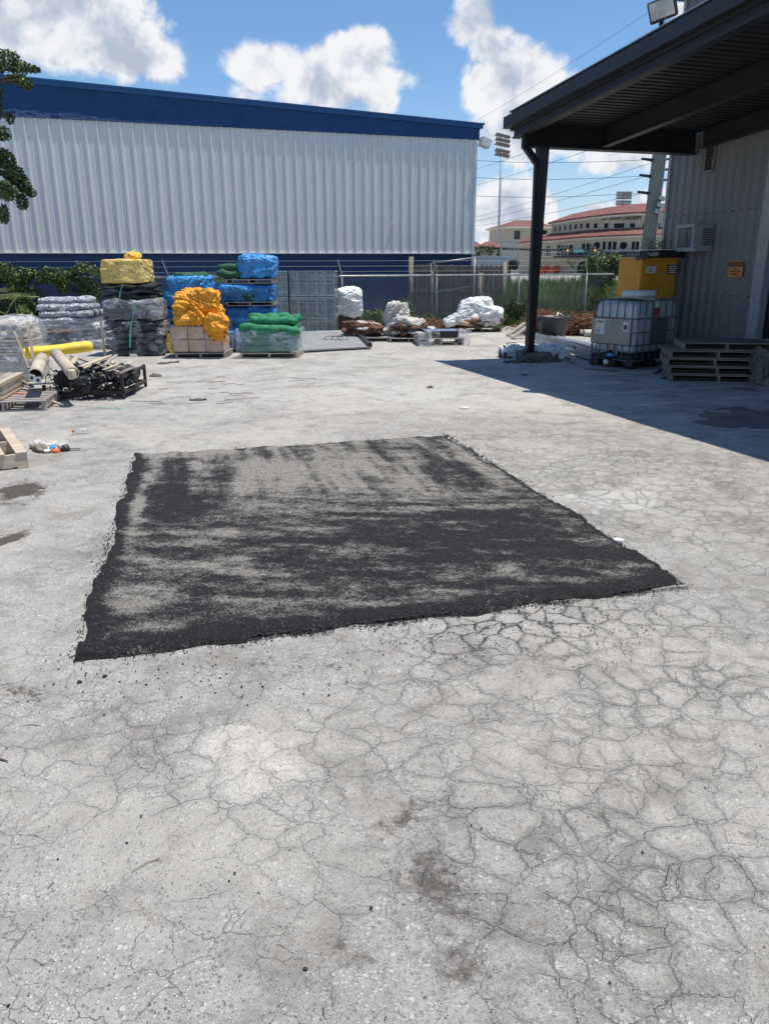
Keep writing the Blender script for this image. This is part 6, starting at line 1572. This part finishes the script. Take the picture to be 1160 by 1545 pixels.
for i in range(20):
    x = rng.uniform(.12, .98)*RW; y = rng.uniform(.05, 1.0); s_ = rng.uniform(.15, .34)
    lump('scrap', ('black net', 'black plastic', 'charcoal roll', 'black net')[i % 4], dh, (s_*1.3, s_, s_*.6), (x, y, rng.uniform(0, .10)), (rng.uniform(-.3, .3), rng.uniform(-.3, .3), i), n=10, box=.2, amp=.07, sc=7, seed=500+i)
for i in range(16):
    x = rng.uniform(.25, .95)*RW; y = rng.uniform(.05, .5); a = rng.gauss(0, .35); l = rng.uniform(.3, .7)
    MB().bar((x, y, .16+.012*i), (x+math.sin(a)*l, y+math.cos(a)*l, .20+.012*i+rng.uniform(-.03, .06)), rng.uniform(.03, .08), .012).build('slat', ('pale wood', 'grey wood', 'weathered wood')[i % 3], dh)
mb = MB()
for i in range(420):
    p = Vector((rng.uniform(0, 1)*RW, rng.uniform(-.08, .5), rng.uniform(-.06, .24))); a = rng.uniform(0, 6.3); l = rng.uniform(.05, .16)
    mb.bar(p, p+Vector((math.cos(a)*l, math.sin(a)*l*.5, rng.uniform(-.6, .5)*l)), rng.uniform(.006, .03), .004)
kind(mb.build('black_strips', 'black plastic', dh), 'stuff')
BL_ = ['greyed board lying furthest right among the scrap on the low rack', 'pale thin board behind the two cardboard tubes', 'weathered board in the middle of the low rack scrap', 'grey board end showing between the two tubes', 'pale board slanting over the black debris heap', 'dark weathered board at the back left of the low rack']
for i, (x, l, dx) in enumerate(((RW-.30, .8, -.2), (.35, .9, .15), (.62, .75, .05), (.40, .6, -.1), (.78, .85, -.25), (.16, .7, .1))):
    o = MB().bar((0, 0, 0), (dx, l, .05), rng.uniform(.07, .12), .015).build('board', ('grey wood', 'pale wood', 'weathered wood')[i % 3], None, loc=RO+Vector((x, .35, .28+.013*i))); tag(o, BL_[i], 'board', 'boards among the scrap on the low rack')
TA = P3(54, 566, 9.85); TA2 = P3(64, 541, 11.2); TBb = P3(110, 563, 9.95); TB2 = P3(85, 533, 11.5)
for i, (a, b_, lb, r_) in enumerate(((TA, TA2, 'fat cardboard tube with white label sheets stuffed in its open end', .085), (TBb, TB2, 'cardboard tube pointing at the camera with wood scraps inside it', .078))):
    q = thing('cardboard_tube', lb, 'tube', a); MB().hollow((0, 0, 0), b_-a, r_, r_*.86, 26, .03).build('shell', 'paper tube', q, True)
    if i == 0:
        for k_ in range(2): MB().box((-.04+.075*k_, -.02, -.03-.03*k_), (.075, .006, .08), 0, .25-.3*k_, .1).build('paper', 'label white', q); 
        for k_ in range(2): MB().box((-.04+.075*k_, -.0245, -.03-.03*k_), (.035, .003, .04), 0, .25-.3*k_, .1).build('print', 'ink', q)
    else: lump('wood_scrap', 'pale wood', q, (.07, .2, .12), (.0, .02, -.07), n=7, box=.6, amp=.01, sc=6, seed=4)
ya, yb = P3(34, 534, 11.9), P3(140, 522, 12.3)
q = thing('yellow_roll', 'long bright yellow roll lying behind the cardboard tubes', 'roll', ya); floppy('roll', 'yellow roll', q, (0, 0, 0), yb-ya, .105, seed=3, n=18, seg=16, lumpy=.015, bend=.01)
for i, (a, b_, Y0, Y1, w_, mt, lb) in enumerate((((152, 480), (160, 546), 12.6, 12.4, .035, 'weathered wood', 'upright wooden stake between the yellow roll and the black stack'),
    ((42, 488), (52, 548), 12.0, 11.5, .04, 'weathered wood', 'upright grey stake in front of the green weeds'), ((22, 500), (44, 556), 11.5, 11.0, .032, 'weathered wood', 'leaning grey board against the film-wrapped pile'),
    ((108, 537), (185, 563), 11.4, 10.6, .035, 'grey wood', 'long thin lath sticking out right over the low rack'), ((38, 593), (96, 611), 10.4, 9.9, .03, 'pale wood', 'pale lath sloping to the ground in front of the rack'),
    ((14, 562), (50, 584), 11.2, 10.3, .045, 'weathered wood', 'dark slanting lath left of the label-stuffed tube'), ((31, 548), (34, 500), 11.3, 11.5, .03, 'weathered wood', 'short stake beside the film-wrapped pile'))):
    p0, p1 = P3(*a, Y0), P3(*b_, Y1); q = MB().bar((0, 0, 0), p1-p0, w_, .02).build('stake', mt, None, loc=p0); tag(q, lb, 'stake')
# timber bundle on pallet (left edge)
c = Vector(G(12, 622)); pallet('slatted pallet under the grey timber bundle at the left edge', c+Vector((-.15, .55, 0)), .18, 1.0, 1.1, .13, 'grey wood', 8)
tb = thing('timber_bundle', 'bundle of sawn grey boards on a pallet at the left edge', 'timber', c+Vector((-.35, .62, .135)), .18)
for k_ in range(4):
    for i in range(5): 
        o = MB().box((-.3+.105*i+rng.uniform(-.005, .005), rng.uniform(-.03, .03), .03+.05*k_), (.095, 1.15, .042), 0, 0, 0).build('board', ('grey wood', 'pale wood', 'weathered wood')[(i+k_*2) % 3], tb)
q = MB().bar(P3(-5, 588, 10.3), P3(52, 597, 10.1), .03, .006).build('strap', 'red strap'); tag(q, 'faded red strap across the timber bundle', 'strap')
# film wrapped pile
c = Vector(G(5, 585)); wpz = thing('wrapped_timber_pile', 'tall film-wrapped pile at the left edge beside the sticks', 'wrapped stack', c+Vector((-.25, 1.0, 0)), .1); H = ZA(15, 478, c.y+.8)
MB().bx(-.5, .42, -.4, .4, .0, H*.30).build('crate', 'grey wood', wpz)
for k_ in range(7): MB().bx(-.46, .38, -.36, .36, H*.31+.05*k_, H*.31+.05*k_+.038).build('board', ('pale wood', 'grey wood')[k_ % 2], wpz)
lump('bundle', 'dirty white sheet', wpz, (.8, .7, H*.3), (-.02, 0, H*.66), n=16, box=.5, amp=.08, sc=5, seed=5)
lump('plastic_wrap', 'cloudy film', wpz, (1.02, .9, H), n=26, box=.6, amp=.07, sc=4, seed=13, taper=.15)
# near pallet, bottom left
pc = Vector(G(45, 706)); ra = math.radians(31); ax_ = Vector((-math.cos(ra), -math.sin(ra), 0)); ay_ = Vector((-math.sin(ra), math.cos(ra), 0))
pallet('pale wooden pallet at the left edge beside the rags', pc+ax_*.5+ay_*.66, ra+PI/2, 1.3, 1.0, .145, 'pale wood', 6)
# rags, bottle, strip
c = Vector(G(70, 684)); q = thing('rag_heap', 'crumpled white film and rags with a blue scrap beside the pale pallet', 'rags', c+Vector((0, .12, 0)))
for i, (x, y, w_, d_, h_, mt) in enumerate(((-.02, .08, .32, .2, .08, 'cloudy film'), (-.12, .1, .22, .2, .07, 'dirty white sheet'), (.06, .02, .2, .12, .05, 'dirty white sheet'), (-.08, -.03, .2, .1, .05, 'weathered wood'), (.06, -.05, .08, .07, .055, 'blue cloth'), (.14, -.04, .07, .05, .04, 'black plastic'), (.09, -.1, .05, .03, .02, 'orange cap'), (-.0, -.06, .16, .08, .04, 'white tarp'))):
    lump('scrap', mt, q, (w_, d_, h_), (x, y, 0), (0, 0, i*.7), n=12, box=.2, amp=.035, sc=12, seed=600+i)
MB().bar((.1, .0, .02), (.28, .02, .015), .03, .008).build('stick', 'weathered wood', q)
c = Vector(G(120, 655)); q = thing('plastic_bottle', 'clear plastic bottle with orange cap lying on the asphalt', 'bottle', c+Vector((0, .0, .035)), .15)
MB().tube([(-.045, 0, 0), (-.03, 0, 0), (-.01, 0, 0), (.0, 0, 0), (.03, 0, 0), (.036, 0, 0), (.042, 0, 0), (.075, 0, 0), (.085, 0, 0)], [.012, .02, .03, .031, .031, .028, .031, .031, .024], 18).build('body', 'bottle plastic', q, True)
MB().tube([(-.068, 0, 0), (-.046, 0, 0)], [.0165, .0165], 16).build('cap', 'orange cap', q, True)
p0, p1 = Vector(G(148, 616)), Vector(G(184, 618)); q = MB().bar((0, 0, .01), p1-p0+Vector((0, 0, .012)), .02, .003).build('strap', 'green strap', None, loc=p0); tag(q, 'short straight green plastic strap lying on the ground', 'strap')
mb = MB()
for i in range(20):
    qx = rng.choice([rng.uniform(240, 350), rng.uniform(180, 440)]); qy = rng.uniform(566, 612); p = Vector(G(qx, qy)); a = rng.uniform(-.5, .5); l = rng.uniform(.1, .5)
    pts = [p+Vector((math.cos(a)*l*k_/5, math.sin(a)*l*k_/5+rng.uniform(-.02, .02), .006+.012*rng.random())) for k_ in range(6)]; mb.tube(pts, rng.uniform(.002, .004), 4)
kind(mb.build('ground_twigs', 'twig', None), 'stuff')
for i in range(7):
    p = Vector(G((235, 262, 300, 247, 700, 790, 648)[i], (568, 547, 604, 549, 617, 566, 585)[i])); 
    q = lump('litter_scrap', ('twig', 'twig', 'twig', 'twig', 'flake white', 'twig', 'twig')[i], None, (.22 if i < 4 else .10, .1 if i != 4 else .05, .02), p, (0, 0, rng.uniform(-.4, .4)), n=8, box=.1, amp=.03, sc=9, seed=700+i)
    tag(q, ('dark flattened scrap in the yard in front of the black stack', 'dark scrap on the ground in front of the beige boxes pallet, left one', 'thin dark scrap in the open yard above the patch', 'dark scrap just before the blue stack', 'white flake in the open yard beyond the patch', 'dark scrap in the shade edge near the sacks', 'dark scrap in the middle of the sunlit yard')[i], 'litter')
p = Vector(G(932, 820)); q = lump('white_stone', 'flake white', None, (.062, .05, .022), p+Vector((0, 0, .01)), (0, 0, .4), n=10, box=.3, amp=.008, sc=16, seed=6); tag(q, 'white stone chip at the right edge of the black patch', 'stone')
p = Vector(G(915, 1215)); 
p0, p1 = Vector(G(-12, 1143)), Vector(G(13, 1150)); q = MB().tube([p0+Vector((0, 0, .006)), p1+Vector((0, 0, .005))], [.006, .002], 5).build('twig', 'twig'); tag(q, 'small dark twig at the left edge of the foreground', 'twig')
for i, (a, b_) in enumerate((((200, 1316), (242, 1297)), ((73, 1342), (84, 1332)), ((30, 1097), (62, 1096)), ((487, 1520), (489, 1535)))):
    p0, p1 = Vector(G(*a)), Vector(G(*b_)); mid_ = (p0+p1)/2+Vector((0, .01, .004)); q = MB().tube([p0+Vector((0, 0, .004)), mid_, p1+Vector((0, 0, .004))], .0014, 4).build('twig', 'twig'); tag(q, ('hair-thin curved twig in the lower left foreground', 'tiny straight twig near the lower left corner', 'thin pale-brown twig lying left of the powder spot', 'tiny twig at the bottom edge right of centre')[i], 'twig')
# chunks of tar on the near asphalt
for i, (qx, qy, r_) in enumerate(((121, 1030, .012), (159, 1021, .012), (346, 1330, .006), (461, 1463, .007), (88, 1297, .005), (560, 1370, .006), (192, 1272, .005))):
    p = Vector(G(qx, qy)); q = lump('tar_lump', 'tar crumb', None, (r_*1.7, r_*1.2, r_*.7), p, (0, 0, i), n=6, box=.2, amp=r_*.3, sc=30, seed=i+800)
    tag(q, ('black tar lump left of the patch corner', 'black tar lump just below the near left patch corner', 'tar crumb left of centre in the foreground', 'tar crumb low in the foreground left of centre', 'tar crumb near the lower left edge', 'tar crumb in the centre foreground', 'tar crumb below the powder spot')[i], 'tar lump')

# ------------------------------------------------------------------ vegetation
VR = random.Random(21)
def vine(name, lab, blobs, n, sz, mat, mats2=None, cat='vine'):
    """blobs: (px, py, rx px, ry px, Y)"""
    c0 = P3(blobs[0][0], blobs[0][1], blobs[0][4]); q = thing(name, lab, cat, (c0.x, c0.y, 0)); L = Vector(q.location)
    mb = MB(); mb2 = MB(); tot = sum(b_[2]*b_[3] for b_ in blobs); st_ = MB()
    for (bx0, by0, rx, ry, Y) in blobs:
        c = P3(bx0, by0, Y)-L; k_ = Y/1232; nn = int(n*rx*ry/tot)
        leafcloud(mb, c, (rx*k_, .35, ry*k_), int(nn*.7), sz, VR); leafcloud(mb2, c+Vector((0, 0, ry*k_*.15)), (rx*k_, .35, ry*k_), int(nn*.3), sz, VR)
        for i in range(5):
            a = c+Vector((VR.uniform(-1, 1)*rx*k_, VR.uniform(-.2, .2), VR.uniform(-1, 1)*ry*k_)); z_ = max(0.0, a.z-VR.uniform(.3, 1.2)); st_.tube([a, a.lerp(Vector((a.x+VR.uniform(-.3, .3), a.y, z_)), .5)+Vector((VR.uniform(-.1, .1), 0, 0)), (a.x+VR.uniform(-.3, .3), a.y, z_)], .006, 4)
    mb.build('foliage', mat, q); mb2.build('young_leaves', mats2 or 'leaf', q); kind(st_.build('stems', 'twig', q), 'stuff'); return q
YF = 20.3
vine('vine_thicket', 'dense leafy vine mound over the fence at the left edge', [(20, 415, 34, 16, YF), (-30, 420, 40, 30, YF), (25, 440, 20, 30, YF), (15, 480, 26, 30, YF+.3), (48, 455, 14, 26, YF)], 9000, .085, 'leaf dark')
vine('creeper', 'creeper hanging along the fence rail left of the yellow parcel', [(85, 412, 42, 9, YF+.2), (125, 408, 30, 9, YF+.3), (150, 412, 14, 8, YF+.3), (110, 430, 40, 8, YF+.3), (135, 445, 20, 12, YF+.4), (75, 425, 24, 8, YF+.3)], 4200, .08, 'leaf dark')
vine('bright_weeds', 'sunlit bright green weeds behind the wrapped rolls', [(42, 485, 16, 24, 19.6), (140, 470, 10, 24, 19.8), (248, 470, 8, 34, 20.2), (52, 505, 12, 18, 19.3)], 3800, .07, 'leaf', 'leaf', 'weeds')
vine('low_creeper', 'thin creeper on the rail behind the blue wrapped stacks', [(312, 412, 12, 3, YF+1.3), (330, 425, 8, 8, YF+1.3)], 350, .07, 'leaf', 'leaf')
vine('weed_clump', 'green weeds between the white sack and the torn sheeting', [(556, 478, 14, 10, 23.2), (572, 472, 8, 10, 23.2)], 1500, .07, 'leaf', 'grass', 'weeds')
vine('dark_bush', 'dark low bush at the fence just left of the post', [(775, 470, 14, 16, 23.9), (762, 480, 12, 10, 23.8), (790, 465, 8, 14, 24.0)], 2600, .07, 'leaf dark', 'leaf dark', 'bush')
vine('weed_clump', 'weeds at the foot of the board fence behind the torn sheeting', [(618, 470, 12, 14, 23.6), (606, 462, 8, 10, 23.6), (640, 478, 20, 6, 23.6)], 1300, .06, 'leaf dark', 'leaf', 'weeds')
vine('fence_bush', 'dark leafy bush against the fence beside the yellow cabinet', [(905, 420, 22, 34, 26), (918, 455, 18, 24, 25.5), (890, 405, 14, 16, 27), (928, 400, 12, 20, 26)], 6500, .085, 'leaf dark', 'leaf', 'bush')
def grass(name, x0, x1, Y0, Y1, n, h0, h1, mat, lean=.25, w=.012):
    mb = MB()
    for i in range(n):
        Y = VR.uniform(Y0, Y1); qx = VR.uniform(x0, x1); X = AY(qx, 450, Y)[0]; h = VR.uniform(h0, h1)*(.75+.5*mn.noise(Vector((X*.9, Y*.9, 3)))+.12); a = VR.uniform(0, 2*PI)
        d_ = Vector((math.cos(a), math.sin(a), 0)); b_ = Vector((X, Y, 0)); ln = d_*h*VR.uniform(.05, lean); s_ = Vector((-d_.y, d_.x, 0))*w*VR.uniform(.7, 1.4); 
        if VR.random() < .5: s_ = Vector((w, 0, 0))
        m_ = b_+ln*.35+Vector((0, 0, h*.6)); e_ = b_+ln*1.1+Vector((0, 0, h))
        mb.add([b_-s_, b_+s_, m_+s_*.8, m_-s_*.8, e_], [(0, 1, 2, 3), (3, 2, 4)])
    return kind(mb.build(name, mat), 'stuff')
grass('tall_grass', 752, 940, 24.9, 31, 15000, .75, 1.42, 'grass')
grass('verge_grass', 752, 930, 23.6, 25.0, 2600, .15, .5, 'grass')
grass('weedy_grass', 540, 760, 22.9, 24.6, 3000, .12, .4, 'grass')
grass('weedy_grass', -20, 150, 18.8, 20.6, 2600, .2, .75, 'grass')
grass('distant_grass', 700, 1100, 31, 60, 6000, .5, 1.2, 'grass', w=.03)
mb = MB()
for i in range(60): p = G(VR.uniform(745, 800), VR.uniform(492, 502)); leafcloud(mb, (p[0], p[1], .04), (.08, .08, .03), 6, .06, VR)
kind(mb.build('fallen_leaves', 'leaf yellow'), 'stuff')

# oak at the left edge: trunk beyond the frame, branches reaching in
YT = 15.; tp = P3(-210, 400, YT)
tr = thing('oak_tree', 'oak whose dark leafy branches hang in at the upper left corner', 'tree', (tp.x, YT, 0)); L = Vector(tr.location)
mb = MB().tube([(0, 0, 0), (.1, 0, 1.6), (0, .1, 3.2), (.1, 0, 5.)], [.28, .22, .19, .14], 12)
cl_ = [(8, 92, 20, 14), (30, 104, 22, 7), (52, 106, 9, 5), (22, 120, 16, 8), (42, 128, 10, 8), (-5, 150, 12, 22), (4, 205, 14, 10), (6, 238, 16, 14), (22, 262, 18, 16), (38, 280, 12, 14), (48, 292, 8, 7), (12, 288, 18, 14), (34, 306, 10, 12), (3, 322, 9, 14), (16, 178, 8, 8),
       (-60, 110, 60, 50), (-80, 250, 70, 60), (-170, 160, 110, 110), (-130, 320, 60, 50), (-230, 60, 120, 80), (-300, 220, 120, 110)]
lf = MB(); lf2 = MB()
for (qx, qy, rx, ry) in cl_:
    c = P3(qx, qy, YT+VR.uniform(-.3, .3))-L; k_ = YT/1232; small = rx < 30
    nn = int(rx*ry*(3.0 if small else .32)); leafcloud(lf, c, (rx*k_, rx*k_*.8, ry*k_), nn, .048 if small else .1, VR); leafcloud(lf2, c+Vector((0, 0, .02)), (rx*k_, rx*k_*.8, ry*k_), int(nn*.25), .06, VR)
    hub = P3(-150, 190 if qy > 150 else 130, YT)-L
    mid_ = hub.lerp(c, .55)+Vector((0, 0, .12)); mb.tube([hub, mid_, c], [.05, .025, .006], 6)
    for i in range(4): mb.tube([mid_.lerp(c, .5), c+Vector((VR.uniform(-1, 1)*rx*k_, 0, VR.uniform(-1, 1)*ry*k_))], [.012, .003], 4)
mb.tube([(0, .1, 3.2), P3(-150, 190, YT)-L], [.14, .06], 8); mb.tube([(.1, 0, 4.6), P3(-150, 130, YT)-L], [.12, .06], 8)
mb.build('trunk', 'bark', tr, True); lf.build('crown', 'leaf tree', tr); lf2.build('lighter_leaves', 'leaf', tr)  # second leaf set in a lighter green, mixed through the crown
# palm at the left edge
pm_ = thing('palm', 'small palm with pale green fronds poking in at the left edge', 'palm', (P3(-60, 470, 13.2).x, 13.2, 0)); L = Vector(pm_.location)
MB().tube([(0, 0, 0), (.03, 0, .9)], [.09, .07], 8).build('trunk', 'bark', pm_, True)
for j, (qx, qy) in enumerate(((24, 452), (12, 440), (40, 447), (-10, 430), (-110, 440), (-120, 470))):
    tip = P3(qx, qy, 13.2-.2*j % 1)-L; base_ = Vector((.03, 0, .9)); mb = MB(); pts = [base_.lerp(tip, k_/8)+Vector((0, 0, .16*math.sin(PI*k_/8))) for k_ in range(9)]; mb.tube(pts, .006, 4)
    for k_ in range(2, 9):
        for sg in (-1, 1):
            for u_ in (0, .5):
                p = pts[k_].lerp(pts[min(k_+1, 8)], u_); d_ = (tip-base_).normalized(); e_ = p+d_*.16+Vector((0, sg*.13, -.05+sg*.04)); mb.add([p, p+Vector((0, 0, .018)), e_], [(0, 1, 2)])
    mb.build('frond', 'palm frond', pm_)
# bare dry stems around it
mb = MB()
for (a, b_) in (((0, 470), (45, 500)), ((8, 480), (28, 445)), ((-5, 452), (60, 448)), ((25, 465), (50, 520)), ((20, 430), (32, 520))): mb.tube([P3(*a, 13.4), (P3(*a, 13.4)+P3(*b_, 13.6))/2+Vector((0, 0, .04)), P3(*b_, 13.6)], .006, 4)
kind(mb.build('dry_stems', 'palm frond'), 'stuff')
